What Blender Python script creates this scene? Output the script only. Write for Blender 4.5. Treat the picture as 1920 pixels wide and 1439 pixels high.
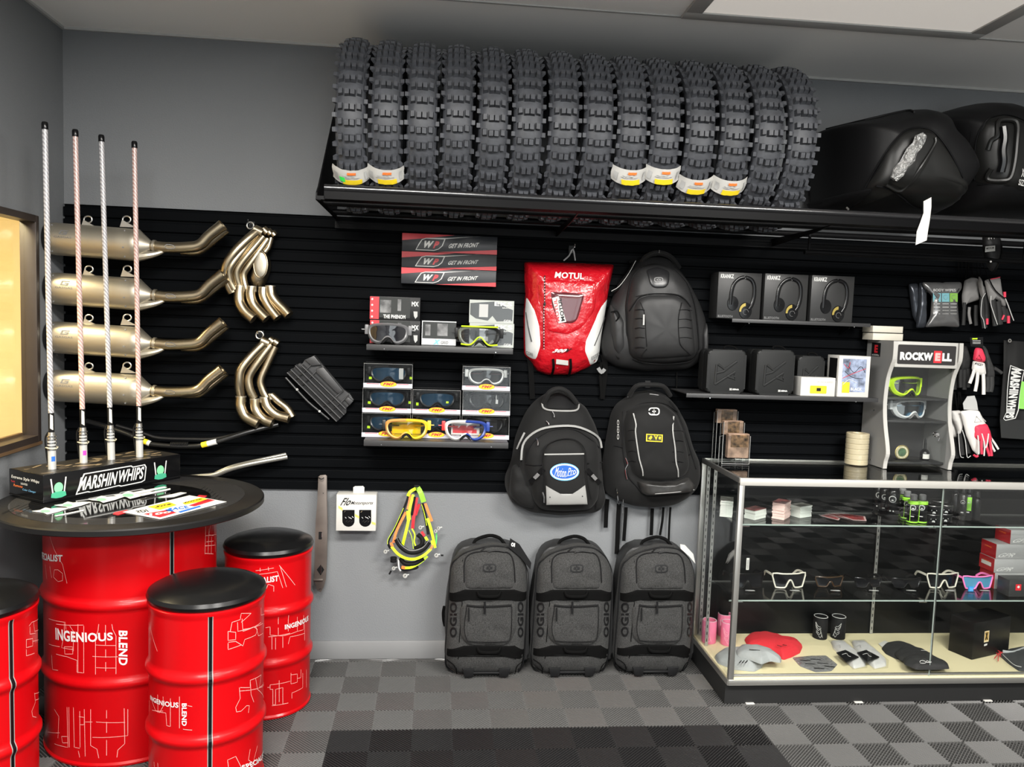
import bpy, bmesh, math, random
from mathutils import Vector, Matrix, noise
import numpy as np
random.seed(7)
SC = bpy.context.scene
for o in list(bpy.data.objects): bpy.data.objects.remove(o)
C = SC.collection
PI = math.pi
# ---------------------------------------------------------------- camera
CF, CYAW, CPITCH, CROLL = 1496.25, 0.0966128, -0.0785894, 0.0349129
CAM = Vector((0, -3.6, 1.57))
_cy, _sy, _cp, _sp = math.cos(CYAW), math.sin(CYAW), math.cos(CPITCH), math.sin(CPITCH)
FW = Vector((_sy*_cp, _cy*_cp, _sp)); _R0 = Vector((_cy, -_sy, 0)); _U0 = _R0.cross(FW)
RT = _R0*math.cos(CROLL) + _U0*math.sin(CROLL); UP = -_R0*math.sin(CROLL) + _U0*math.cos(CROLL)
cd = bpy.data.cameras.new('camera'); cam = bpy.data.objects.new('camera', cd); C.objects.link(cam)
cd.sensor_width = 36; cd.lens = CF*36/1920; cd.clip_start = .05
cam.matrix_world = Matrix(((RT.x, UP.x, -FW.x, CAM.x), (RT.y, UP.y, -FW.y, CAM.y), (RT.z, UP.z, -FW.z, CAM.z), (0, 0, 0, 1)))
SC.camera = cam
# ---------------------------------------------------------------- view, world, lights
SC.view_settings.view_transform = 'Standard'; SC.view_settings.look = 'None'
SC.view_settings.exposure = .22; SC.view_settings.gamma = 1; SC.view_settings.use_curve_mapping = False
wd = bpy.data.worlds.new('world'); SC.world = wd; wd.use_nodes = True
wd.node_tree.nodes['Background'].inputs[0].default_value = (.6, .65, .7, 1)
wd.node_tree.nodes['Background'].inputs[1].default_value = .3
def area(name, loc, sx, sy, power, col=(1, .97, .92), rot=(0, 0, 0)):
    l = bpy.data.lights.new(name, 'AREA'); l.shape = 'RECTANGLE'; l.size = sx; l.size_y = sy; l.energy = power; l.color = col
    o = bpy.data.objects.new(name, l); C.objects.link(o); o.location = loc; o.rotation_euler = rot; return o
CEIL = 2.725
PANELS = [(-.35, -2.55), (1.75, -2.55), (-.35, -4.7), (1.75, -4.7)]
for _x, _y in PANELS:
    area('ceiling_lamp', (_x, _y, CEIL-.03), 1.12, .54, 138)
area('window_room_lamp', (-2.15, -.75, 2.3), .5, .5, 55, (1, .82, .48))
area('fill_daylight', (2.0, -6.75, 1.35), 3.3, 2.0, 62, (.93, .97, 1), (PI/2, 0, 0))  # added fill lamp behind the camera, brightens ceiling and back wall
SC.cycles.transparent_max_bounces = 40

# ---------------------------------------------------------------- pixel -> point on a known plane
def P(x, y, Y=None, Z=None, X=None):
    d = FW*CF + RT*(x-960) - UP*(y-719.5)
    t = (Y-CAM.y)/d.y if Y is not None else (Z-CAM.z)/d.z if Z is not None else (X-CAM.x)/d.x
    return CAM + d*t
# ---------------------------------------------------------------- materials
MATS = {}
def mat(name, col, rough=.5, metal=0, spec=.5, emit=None, es=1, alpha=None, noise_=None, bump=None, coat=0, sheen=0, trans=0):
    """noise_=(scale, amount) varies the colour; bump=(scale, strength, distance)"""
    if name in MATS: return MATS[name]
    m = bpy.data.materials.new(name); m.use_nodes = True; nt = m.node_tree; b = nt.nodes['Principled BSDF']
    b.inputs['Base Color'].default_value = (*col, 1); b.inputs['Roughness'].default_value = rough
    b.inputs['Metallic'].default_value = metal; b.inputs['Specular IOR Level'].default_value = spec
    b.inputs['Coat Weight'].default_value = coat; b.inputs['Coat Roughness'].default_value = .08
    b.inputs['Sheen Weight'].default_value = sheen; b.inputs['Transmission Weight'].default_value = trans
    if emit: b.inputs['Emission Color'].default_value = (*emit, 1); b.inputs['Emission Strength'].default_value = es
    tc = nt.nodes.new('ShaderNodeTexCoord')
    def nz(scale, detail=4):
        n = nt.nodes.new('ShaderNodeTexNoise'); n.inputs['Scale'].default_value = scale; n.inputs['Detail'].default_value = detail
        nt.links.new(tc.outputs['Object'], n.inputs['Vector']); return n
    if noise_:
        n = nz(noise_[0]); r = nt.nodes.new('ShaderNodeValToRGB'); a = noise_[1]
        r.color_ramp.elements[0].position = .3; r.color_ramp.elements[1].position = .7
        r.color_ramp.elements[0].color = (*[c*(1-a) for c in col], 1); r.color_ramp.elements[1].color = (*[min(1, c*(1+a)) for c in col], 1)
        nt.links.new(n.outputs['Fac'], r.inputs[0]); nt.links.new(r.outputs[0], b.inputs['Base Color'])
    if bump:
        n = nz(bump[0]); bp = nt.nodes.new('ShaderNodeBump'); bp.inputs['Strength'].default_value = bump[1]; bp.inputs['Distance'].default_value = bump[2]
        nt.links.new(n.outputs['Fac'], bp.inputs['Height']); nt.links.new(bp.outputs[0], b.inputs['Normal'])
    MATS[name] = m; return m
def glass(name, tint=(1, 1, 1), gloss=.06, rough=.0, refl=1.0):
    """thin sheet of glass: clear, with a fresnel reflection"""
    if name in MATS: return MATS[name]
    m = bpy.data.materials.new(name); m.use_nodes = True; nt = m.node_tree; nt.nodes.clear()
    o = nt.nodes.new('ShaderNodeOutputMaterial'); mx = nt.nodes.new('ShaderNodeMixShader')
    t = nt.nodes.new('ShaderNodeBsdfTransparent'); t.inputs[0].default_value = (*tint, 1)
    g = nt.nodes.new('ShaderNodeBsdfGlossy'); g.inputs['Roughness'].default_value = rough
    f = nt.nodes.new('ShaderNodeLayerWeight'); f.inputs[0].default_value = .5
    pw = nt.nodes.new('ShaderNodeMath'); pw.operation = 'POWER'; pw.inputs[1].default_value = 4.5
    a = nt.nodes.new('ShaderNodeMath'); a.operation = 'MULTIPLY_ADD'; a.inputs[1].default_value = refl*.75; a.inputs[2].default_value = gloss; a.use_clamp = True
    nt.links.new(f.outputs['Facing'], pw.inputs[0]); nt.links.new(pw.outputs[0], a.inputs[0]); nt.links.new(a.outputs[0], mx.inputs[0])
    nt.links.new(t.outputs[0], mx.inputs[1]); nt.links.new(g.outputs[0], mx.inputs[2]); nt.links.new(mx.outputs[0], o.inputs[0])
    MATS[name] = m; return m

M = dict(
    wall=mat('grey_wall_paint', (.168, .176, .184), .7, bump=(160, .35, .004)),
    ceil=mat('ceiling_paint', (.92, .91, .89), .85, bump=(60, .15, .002)),
    slat=mat('black_slatwall', (.0030, .0034, .0040), .5, spec=.02),
    base=mat('grey_baseboard', (.20, .203, .205), .5),
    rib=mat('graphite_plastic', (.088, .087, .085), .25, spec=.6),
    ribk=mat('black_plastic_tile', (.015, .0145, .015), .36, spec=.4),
    sub=mat('subfloor', (.003, .003, .003), .9, spec=.1),
    blk=mat('black_plastic', (.006, .006, .0065), .45, spec=.3),
    blkg=mat('black_gloss', (.004, .004, .0045), .2, spec=.35),
    blkm=mat('black_matte', (.005, .005, .0055), .75, spec=.2),
    steelblk=mat('black_powder_coat', (.0045, .0045, .005), .45, spec=.10),
    rubber=mat('tyre_rubber', (.055, .058, .066), .5, spec=.4, noise_=(30, .25)),
    white=mat('white_print', (.62, .62, .60), .55),
    paper=mat('white_paper', (.54, .53, .50), .6),
    cream=mat('cream_board', (.66, .58, .42), .55),
    red=mat('red_gloss_paint', (.42, .002, .004), .3, coat=.08, spec=.2),
    redp=mat('red_print', (.55, .02, .03), .4),
    yel=mat('yellow_print', (.85, .62, .02), .5),
    neon=mat('neon_yellow', (.55, .85, .02), .45),
    org=mat('orange_print', (.85, .2, .04), .5),
    grn=mat('green_print', (.1, .6, .12), .5),
    blu=mat('blue_print', (.02, .13, .55), .4),
    lblu=mat('light_blue_print', (.18, .45, .75), .4),
    pink=mat('pink_foam', (.82, .2, .34), .6),
    mag=mat('magenta', (.9, .05, .4), .4),
    alu=mat('brushed_aluminium', (.50, .49, .46), .32, metal=.85),
    chrome=mat('chrome', (.75, .75, .75), .12, metal=1),
    steel=mat('titanium_pipe', (.42, .35, .24), .3, metal=1, noise_=(14, .15)),
    can=mat('satin_titanium', (.46, .42, .34), .4, metal=.85),
    grey=mat('grey_plastic', (.18, .18, .18), .5),
    greyl=mat('light_grey', (.42, .42, .41), .5),
    fab=mat('black_nylon', (.008, .008, .008), .75, spec=.2, bump=(500, .3, .001), sheen=.05),
    fabd=mat('black_webbing', (.0025, .0025, .0025), .8, spec=.08),
    heath=mat('heather_grey_fabric', (.036, .036, .0355), .8, spec=.15, noise_=(260, .5), bump=(400, .3, .001), sheen=.03),
    glass=glass('clear_glass', (.975, .985, .98), .04),
    film=glass('clear_film', (.92, .93, .94), .04, .06),
    acr=glass('clear_acrylic', (.92, .93, .93), .02, .02),
)
# ---------------------------------------------------------------- objects
def prop(o, label=None, cat=None, group=None, kind=None):
    if label: o['label'] = label
    if cat: o['category'] = cat
    if group: o['group'] = group
    if kind: o['kind'] = kind
    return o
def thing(name, loc, label, cat, group=None, rz=0):
    o = bpy.data.objects.new(name, None); o.empty_display_size = .03; C.objects.link(o)
    o.location = loc; o.rotation_euler.z = rz
    return prop(o, label, cat, group)
def dup(root, loc=None, label=None, rot=None):
    r = root.copy(); C.objects.link(r)
    if loc is not None: r.location = loc
    if rot is not None: r.rotation_euler = rot
    if label: r['label'] = label
    for ch in list(root.children):
        c = ch.copy(); C.objects.link(c); c.parent = r
        for g in list(ch.children):
            d = g.copy(); C.objects.link(d); d.parent = c
    return r
ORG = Vector((0, 0, 0))      # world point that is the local origin of what is being built
class MB:
    """collects shapes, links them as one mesh object"""
    def __init__(s, m='blk'): s.v = []; s.f = []; s.fm = []; s.sm = []; s.ms = []; s.m = m
    def mi(s, m):
        m = m or s.m
        m = M[m] if isinstance(m, str) else m
        if m not in s.ms: s.ms.append(m)
        return s.ms.index(m)
    def add(s, vs, fs, m=None, smooth=True, T=None):
        n = len(s.v); k = s.mi(m)
        for v in vs:
            v = Vector(v)
            if T is not None: v = T @ v if isinstance(T, Matrix) else T(v)
            s.v.append(v)
        for f in fs: s.f.append([n+i for i in f]); s.fm.append(k); s.sm.append(smooth)
        return s
    def box(s, x0, x1, y0, y1, z0, z1, m=None, bev=0, T=None, seg=2):
        if x0 > x1: x0, x1 = x1, x0
        if y0 > y1: y0, y1 = y1, y0
        if z0 > z1: z0, z1 = z1, z0
        vs = [(x, y, z) for x in (x0, x1) for y in (y0, y1) for z in (z0, z1)]
        fs = [(0, 1, 3, 2), (4, 6, 7, 5), (0, 4, 5, 1), (2, 3, 7, 6), (0, 2, 6, 4), (1, 5, 7, 3)]
        if bev <= 0: return s.add(vs, fs, m, False, T)
        bm = bmesh.new(); bv = [bm.verts.new(v) for v in vs]
        for f in fs: bm.faces.new([bv[i] for i in f])
        bev = min(bev, .49*min(x1-x0, y1-y0, z1-z0))
        bmesh.ops.bevel(bm, geom=list(bm.edges), offset=bev, segments=seg, affect='EDGES', profile=.5)
        s.frombm(bm, m, True, T); bm.free(); return s
    def frombm(s, bm, m=None, smooth=True, T=None):
        bm.verts.index_update()
        return s.add([v.co.copy() for v in bm.verts], [[v.index for v in f.verts] for f in bm.faces], m, smooth, T)
    def prism(s, pts, y0, y1, m=None, bev=0, T=None, smooth=False, seg=2):
        """outline pts (x,z) extruded along y"""
        n = len(pts); a = sum(pts[i][0]*pts[(i+1) % n][1]-pts[(i+1) % n][0]*pts[i][1] for i in range(n))
        if a < 0: pts = pts[::-1]
        if y0 > y1: y0, y1 = y1, y0
        vs = [(x, y0, z) for x, z in pts]+[(x, y1, z) for x, z in pts]
        fs = [list(range(n)), list(range(2*n-1, n-1, -1))]+[[(i+1) % n, i, n+i, n+(i+1) % n] for i in range(n)]
        if bev <= 0: return s.add(vs, fs, m, smooth, T)
        bm = bmesh.new(); bv = [bm.verts.new(v) for v in vs]
        for f in fs: bm.faces.new([bv[i] for i in f])
        es = [e for e in bm.edges if abs(e.verts[0].co.y-e.verts[1].co.y) < 1e-6]
        bmesh.ops.bevel(bm, geom=es, offset=bev, segments=seg, affect='EDGES', profile=.5)
        s.frombm(bm, m, True, T); bm.free(); return s
    def lathe(s, prof, m=None, seg=32, T=None, smooth=True, a0=0, a1=2*PI):
        """profile [(r,z)] about z"""
        full = abs(a1-a0-2*PI) < 1e-6; na = seg if full else seg+1; vs = []
        for i in range(na):
            a = a0+(a1-a0)*i/seg
            for r, z in prof: vs.append((r*math.cos(a), r*math.sin(a), z))
        k = len(prof); fs = []
        for i in range(seg):
            j = (i+1) % na
            for q in range(k-1): fs.append((i*k+q, j*k+q, j*k+q+1, i*k+q+1))
        return s.add(vs, fs, m, smooth, T)
    def cyl(s, p0, p1, r, m=None, seg=16, r1=None, cap=True):
        p0 = Vector(p0); p1 = Vector(p1); r1 = r if r1 is None else r1; d = p1-p0; L = d.length
        T = Matrix.Translation(p0) @ d.to_track_quat('Z', 'Y').to_matrix().to_4x4()
        pr = [(r, 0), (r1, L)]
        if cap: pr = [(0.0001, 0), (r*.999, 0)]+pr+[(r1*.999, L), (.0001, L)]
        return s.lathe(pr, m, seg, T, True)
    def tube(s, pts, r, m=None, seg=10, closed=False, sub=4, cap=True, flat=1.0, up=(0, 0, 1)):
        pts = [Vector(p) for p in pts]; n = len(pts)
        rs = r if isinstance(r, (list, tuple)) else [r]*n
        P2 = []; R2 = []
        if sub > 1 and n > 2:
            rng = n if closed else n-1
            for i in range(rng):
                p0, p1, p2, p3 = (pts[(i-1) % n] if closed or i > 0 else pts[0]*2-pts[1]), pts[i], pts[(i+1) % n], (pts[(i+2) % n] if closed or i+2 < n else pts[-1]*2-pts[-2])
                for k in range(sub):
                    t = k/sub
                    P2.append(.5*((2*p1)+(p2-p0)*t+(2*p0-5*p1+4*p2-p3)*t*t+(3*p1-p0-3*p2+p3)*t**3))
                    R2.append(rs[i]*(1-t)+rs[(i+1) % n]*t)
            if not closed: P2.append(pts[-1]); R2.append(rs[-1])
        else: P2, R2 = pts, list(rs)
        n = len(P2); vs = []; u0 = None
        for i in range(n):
            t = (P2[(i+1) % n]-P2[i-1]) if closed else (P2[min(i+1, n-1)]-P2[max(i-1, 0)])
            t = t.normalized() if t.length > 1e-9 else Vector((0, 0, 1))
            if u0 is None:
                u0 = Vector(up)
                if abs(u0.dot(t)) > .95: u0 = Vector((1, 0, 0))
            u = u0-t*u0.dot(t); u = u.normalized() if u.length > 1e-6 else t.orthogonal().normalized()
            if flat == 1.0: u0 = u
            w = t.cross(u)
            for k in range(seg):
                a = 2*PI*k/seg; vs.append(P2[i]+u*(R2[i]*math.cos(a)*1.0)+w*(R2[i]*flat*math.sin(a)))
        fs = []
        for i in range(n if closed else n-1):
            j = (i+1) % n
            for k in range(seg):
                l = (k+1) % seg; fs.append((i*seg+k, i*seg+l, j*seg+l, j*seg+k))
        if cap and not closed: fs.append(list(range(seg-1, -1, -1))); fs.append([(n-1)*seg+k for k in range(seg)])
        return s.add(vs, fs, m, True)
    def strap(s, pts, w, th, m=None, nrm=(0, -1, 0), sub=3):
        """flat ribbon through pts; wide in the direction across the path, thin along nrm"""
        pts = [Vector(p) for p in pts]; n = len(pts); P2 = []
        if n > 2 and sub > 1:
            for i in range(n-1):
                p0, p1, p2, p3 = pts[max(i-1, 0)], pts[i], pts[i+1], pts[min(i+2, n-1)]
                for k in range(sub):
                    t = k/sub; P2.append(.5*((2*p1)+(p2-p0)*t+(2*p0-5*p1+4*p2-p3)*t*t+(3*p1-p0-3*p2+p3)*t**3))
            P2.append(pts[-1])
        else: P2 = pts
        n = len(P2); vs = []; N = Vector(nrm).normalized()
        for i in range(n):
            t = (P2[min(i+1, n-1)]-P2[max(i-1, 0)]).normalized(); c = t.cross(N)
            c = c.normalized() if c.length > 1e-5 else Vector((1, 0, 0)); nn = c.cross(t).normalized()
            for a, b in ((-1, -1), (1, -1), (1, 1), (-1, 1)): vs.append(P2[i]+c*(a*w/2)+nn*(b*th/2))
        fs = [(3, 2, 1, 0), tuple(4*(n-1)+k for k in range(4))]
        for i in range(n-1):
            for k in range(4):
                l = (k+1) % 4; fs.append((i*4+k, i*4+l, i*4+4+l, i*4+4+k))
        return s.add(vs, fs, m, False)
    def puff(s, pts, y0, depth, m=None, n=3.0, q=2.0, rings=8, wr=0, ws=20, back=True, c=None, T=None, seed=0, base=None):
        """inflated cushion shape: outline pts (x,z) in the plane y0, bulging to y0-depth"""
        N = len(pts); c = c or (sum(p[0] for p in pts)/N, sum(p[1] for p in pts)/N)
        A = sum(pts[i][0]*pts[(i+1) % N][1]-pts[(i+1) % N][0]*pts[i][1] for i in range(N))
        if A < 0: pts = pts[::-1]
        bf = base or (lambda x, z: y0)
        vs = [(c[0], bf(*c)-depth, c[1])]; sc = [i/rings for i in range(1, rings+1)]; sc = [1-(1-x)**1.7 for x in sc]
        for u in sc:
            h = depth*max(0, 1-u**n)**(1/q)
            for x, z in pts:
                X, Z = c[0]+(x-c[0])*u, c[1]+(z-c[1])*u
                e = wr*noise.noise(Vector((X*ws+seed, Z*ws, seed*.37)))*min(1, 3*(1-u))
                vs.append((X, bf(X, Z)-h-e, Z))
        fs = [(0, 1+i, 1+(i+1) % N) for i in range(N)]
        for k in range(rings-1):
            a = 1+k*N; b = a+N
            for i in range(N): fs.append((a+i, b+i, b+(i+1) % N, a+(i+1) % N))
        if back:
            vs.append((c[0], bf(*c)+(.002 if base else 0), c[1])); e = len(vs)-1; a = 1+(rings-1)*N
            for i in range(N): fs.append((a+i, e, a+(i+1) % N))
        return s.add(vs, fs, m, True, T)
    def build(s, name, parent=None, world=True, label=None, kind=None, cat=None, group=None, auto=35):
        me = bpy.data.meshes.new(name)
        off = Vector((0, 0, 0))
        if parent is not None and world:
            off = parent.location.copy(); q = parent
            while q.parent: q = q.parent; off += q.location
        me.from_pydata([tuple(v-off) for v in s.v], [], s.f)
        for m in s.ms: me.materials.append(m)
        me.polygons.foreach_set('material_index', s.fm); me.polygons.foreach_set('use_smooth', s.sm)
        me.validate(clean_customdata=False); me.update()
        if any(s.sm) and auto:
            bm = bmesh.new(); bm.from_mesh(me); lim = math.radians(auto)
            for e in bm.edges:
                if len(e.link_faces) == 2 and e.calc_face_angle(0) > lim: e.smooth = False
            bm.to_mesh(me); bm.free()
        o = bpy.data.objects.new(name, me); C.objects.link(o)
        if parent is not None: o.parent = parent
        return prop(o, label, cat, group, kind)
class Bulge:
    """front of a stuffed bag: traced outline, real depth; gives the surface for pockets, straps and print"""
    def __init__(s, px, y0, depth, n=3.5, q=2.0, k=None, step=.012, sm=3, side=.35):
        k = k or (lambda x, y: (x, y)); s.k = k; s.y0, s.d, s.n, s.q = y0, depth, n, q
        s.o = dense(W([k(*p) for p in px], y0-depth*side), step, sm)
        s.c = (sum(p[0] for p in s.o)/len(s.o), sum(p[1] for p in s.o)/len(s.o))
    def u(s, x, z):
        dx, dz = x-s.c[0], z-s.c[1]; R = math.hypot(dx, dz)
        if R < 1e-6: return 0
        best = 1e9; o = s.o
        for i in range(len(o)):
            ax, az = o[i-1][0]-s.c[0], o[i-1][1]-s.c[1]; ex, ez = o[i][0]-o[i-1][0], o[i][1]-o[i-1][1]
            den = dx*ez-dz*ex
            if abs(den) < 1e-12: continue
            t = (ax*ez-az*ex)/den; w = (ax*dz-az*dx)/den
            if t > 0 and -1e-6 <= w <= 1+1e-6: best = min(best, t)
        return 1/best if best < 1e8 else 1
    def y(s, x, z): return s.y0-s.d*max(0, 1-min(1, s.u(x, z))**s.n)**(1/s.q)
    def at(s, px, py, lift=.002):
        px, py = s.k(px, py); Y = s.y0-s.d
        for _ in range(5): p = P(px, py, Y=Y); Y = Y*.4+(s.y(p.x, p.z)-lift)*.6
        return P(px, py, Y=Y)
    def body(s, mb, m=None, wr=0, ws=20, rings=12, seed=0): return mb.puff(s.o, s.y0, s.d, m, s.n, s.q, rings, wr, ws, c=s.c, seed=seed)
    def patch(s, mb, px, depth=.004, m=None, n=6, q=2, lift=.0005, step=.01, sm=2, wr=0, ws=30, rings=6, seed=0):
        pts = [s.at(*p) for p in px]; o = dense([(p.x, p.z) for p in pts], step, sm)
        return mb.puff(o, 0, depth, m, n, q, rings, wr, ws, seed=seed, base=lambda x, z: s.y(x, z)-lift)
    def line(s, mb, px, r=.002, m=None, lift=.002, seg=8, closed=False, sub=4): return mb.tube([s.at(*p, lift) for p in px], r, m, seg, closed=closed, sub=sub)
    def strap(s, mb, px, w, th=.002, m=None, lift=.003): return mb.strap([s.at(*p, lift) for p in px], w, th, m)
    def text(s, mb, t, px, m='white', bold=.02, shear=0, lift=.0035):
        a = [s.at(*p, lift) for p in px]; f = quad(*a)
        def g(u, v): p = f(u, v); return Vector((p.x, s.y(p.x, p.z)-lift, p.z))
        return text(mb, t, g, m, bold, shear)
def rr(x0, x1, z0, z1, r, n=5):
    """rounded rectangle outline; r may be 4 radii (bl, br, tr, tl)"""
    if not isinstance(r, (tuple, list)): r = (r,)*4
    out = []
    for (cx, cz, a0, q) in ((x0+r[0], z0+r[0], PI, r[0]), (x1-r[1], z0+r[1], 1.5*PI, r[1]), (x1-r[2], z1-r[2], 0, r[2]), (x0+r[3], z1-r[3], .5*PI, r[3])):
        for i in range(n+1):
            a = a0+.5*PI*i/n; out.append((cx+q*math.cos(a), cz+q*math.sin(a)))
    return out
def dense(pts, step=.02, smooth=2, closed=True):
    """resample an outline and round it off"""
    out = []; n = len(pts)
    for i in range(n):
        a, b = Vector(pts[i]), Vector(pts[(i+1) % n]); k = max(1, int((b-a).length/step))
        for j in range(k): out.append(a.lerp(b, j/k))
    for _ in range(smooth):
        m = len(out); out = [(out[i-1]+out[i]*2+out[(i+1) % m])/4 for i in range(m)]
    return [tuple(p) for p in out]
def W(pts, Y):
    """photo outline -> (x,z) on the plane at depth Y"""
    return [(p.x, p.z) for p in (P(a, b, Y=Y) for a, b in pts)]
_tc = {}
def text2d(t, bold=0.0, shear=0.0, res=3):
    k = (t, bold, shear)
    if k in _tc: return _tc[k]
    cu = bpy.data.curves.new('t', 'FONT'); cu.body = t; cu.size = 1; cu.offset = bold; cu.shear = shear; cu.resolution_u = res; cu.fill_mode = 'FRONT'
    cu.space_character = 1.0+bold*2
    ob = bpy.data.objects.new('t', cu); C.objects.link(ob)
    dg = bpy.context.evaluated_depsgraph_get(); dg.update(); me = ob.evaluated_get(dg).to_mesh()
    vs = [(v.co.x, v.co.y) for v in me.vertices]; fs = [list(p.vertices) for p in me.polygons]
    ob.evaluated_get(dg).to_mesh_clear(); bpy.data.objects.remove(ob); bpy.data.curves.remove(cu)
    x0 = min(v[0] for v in vs); x1 = max(v[0] for v in vs); z0 = min(v[1] for v in vs); z1 = max(v[1] for v in vs)
    vs = [((x-x0)/(x1-x0), (z-z0)/(z1-z0)) for x, z in vs]
    _tc[k] = (vs, fs, (x1-x0)/(z1-z0)); return _tc[k]
def text(mb, t, fn, m='white', bold=0.01, shear=0.0):
    """fn maps (u,v) in 0..1 over the lettering's box to a point"""
    vs, fs, asp = text2d(t, bold, shear)
    return mb.add([fn(u, v) for u, v in vs], fs, m, False)
def quad(a, b, c, d):
    """bilinear map over corners a(0,0) b(1,0) c(1,1) d(0,1)"""
    a, b, c, d = map(Vector, (a, b, c, d))
    return lambda u, v: (a*(1-u)+b*u)*(1-v)+(d*(1-u)+c*u)*v
def flat(x0, x1, z0, z1, y): return quad((x0, y, z0), (x1, y, z0), (x1, y, z1), (x0, y, z1))
def pxq(x0, x1, y0, y1, Y):
    """map over a photo rectangle (y0 top, y1 bottom) on plane Y"""
    return quad(P(x0, y1, Y=Y), P(x1, y1, Y=Y), P(x1, y0, Y=Y), P(x0, y0, Y=Y))

# ================================================================ the setting
XL, XR, YB, YF = -1.586, 4.7, 0.0, -6.4
b = MB('ceil'); b.box(XL-.1, XR+.1, YF-.1, YB+.1, CEIL, CEIL+.08); b.build('ceiling', kind='structure')
b = MB('wall'); b.box(XL-.1, XR+.1, YB, YB+.1, -.03, CEIL); b.build('wall_back', kind='structure')
b = MB(mat('bounce_wall_paint', (.30, .30, .295), .7)); b.box(XR, XR+.1, YF, YB, -.03, CEIL); b.build('wall_right', kind='structure')  # unseen wall kept paler than the others to bounce more light
b = MB('wall')
for q in ((XL-.1, .3, -.03, CEIL), (3.7, XR+.1, -.03, CEIL), (.3, 3.7, -.03, .3), (.3, 3.7, 2.4, CEIL)): b.box(q[0], q[1], YF-.1, YF, q[2], q[3])  # opening left in the unseen front wall to let the fill light in
b.build('wall_front', kind='structure')
b = MB('alu')
for q in ((.3, .35, .3, 2.4), (3.65, 3.7, .3, 2.4), (1.97, 2.03, .3, 2.4), (.35, 3.65, .3, .35), (.35, 3.65, 2.35, 2.4)): b.box(q[0], q[1], YF-.08, YF-.02, q[2], q[3])
o = b.build('fill_window', kind='structure'); b = MB('glass'); b.box(.35, 3.65, YF-.052, YF-.048, .35, 2.35); b.build('pane', o)  # added window out of view, made for the fill lamp outside it
# left wall with a window opening
WY0, WY1, WZ0, WZ1 = -1.42, -.243, 1.02, 1.917
b = MB('wall')
b.box(XL-.05, XL, WY1, YB, -.03, CEIL); b.box(XL-.05, XL, YF, WY0, -.03, CEIL)
b.box(XL-.05, XL, WY0, WY1, -.03, WZ0); b.box(XL-.05, XL, WY0, WY1, WZ1, CEIL)
b.build('wall_left', kind='structure')
b = MB('base'); b.box(XL, XR, -.012, 0, 0, .085, bev=.003); b.build('baseboard_back', kind='structure')
b = MB('base'); b.box(XL, XL+.012, YF, -.012, 0, .085, bev=.003); b.build('baseboard_left', kind='structure')
# ceiling grid trims
b = MB('ceil'); b.box(XL, XR, -.597, -.585, CEIL-.004, CEIL, 'greyl'); b.build('trim_1', kind='structure')
b = MB('greyl'); b.box(XL, XR, -.012, 0, CEIL-.01, CEIL); b.box(XL, XL+.012, YF, -.012, CEIL-.01, CEIL); b.build('trim_2', kind='structure')
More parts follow.
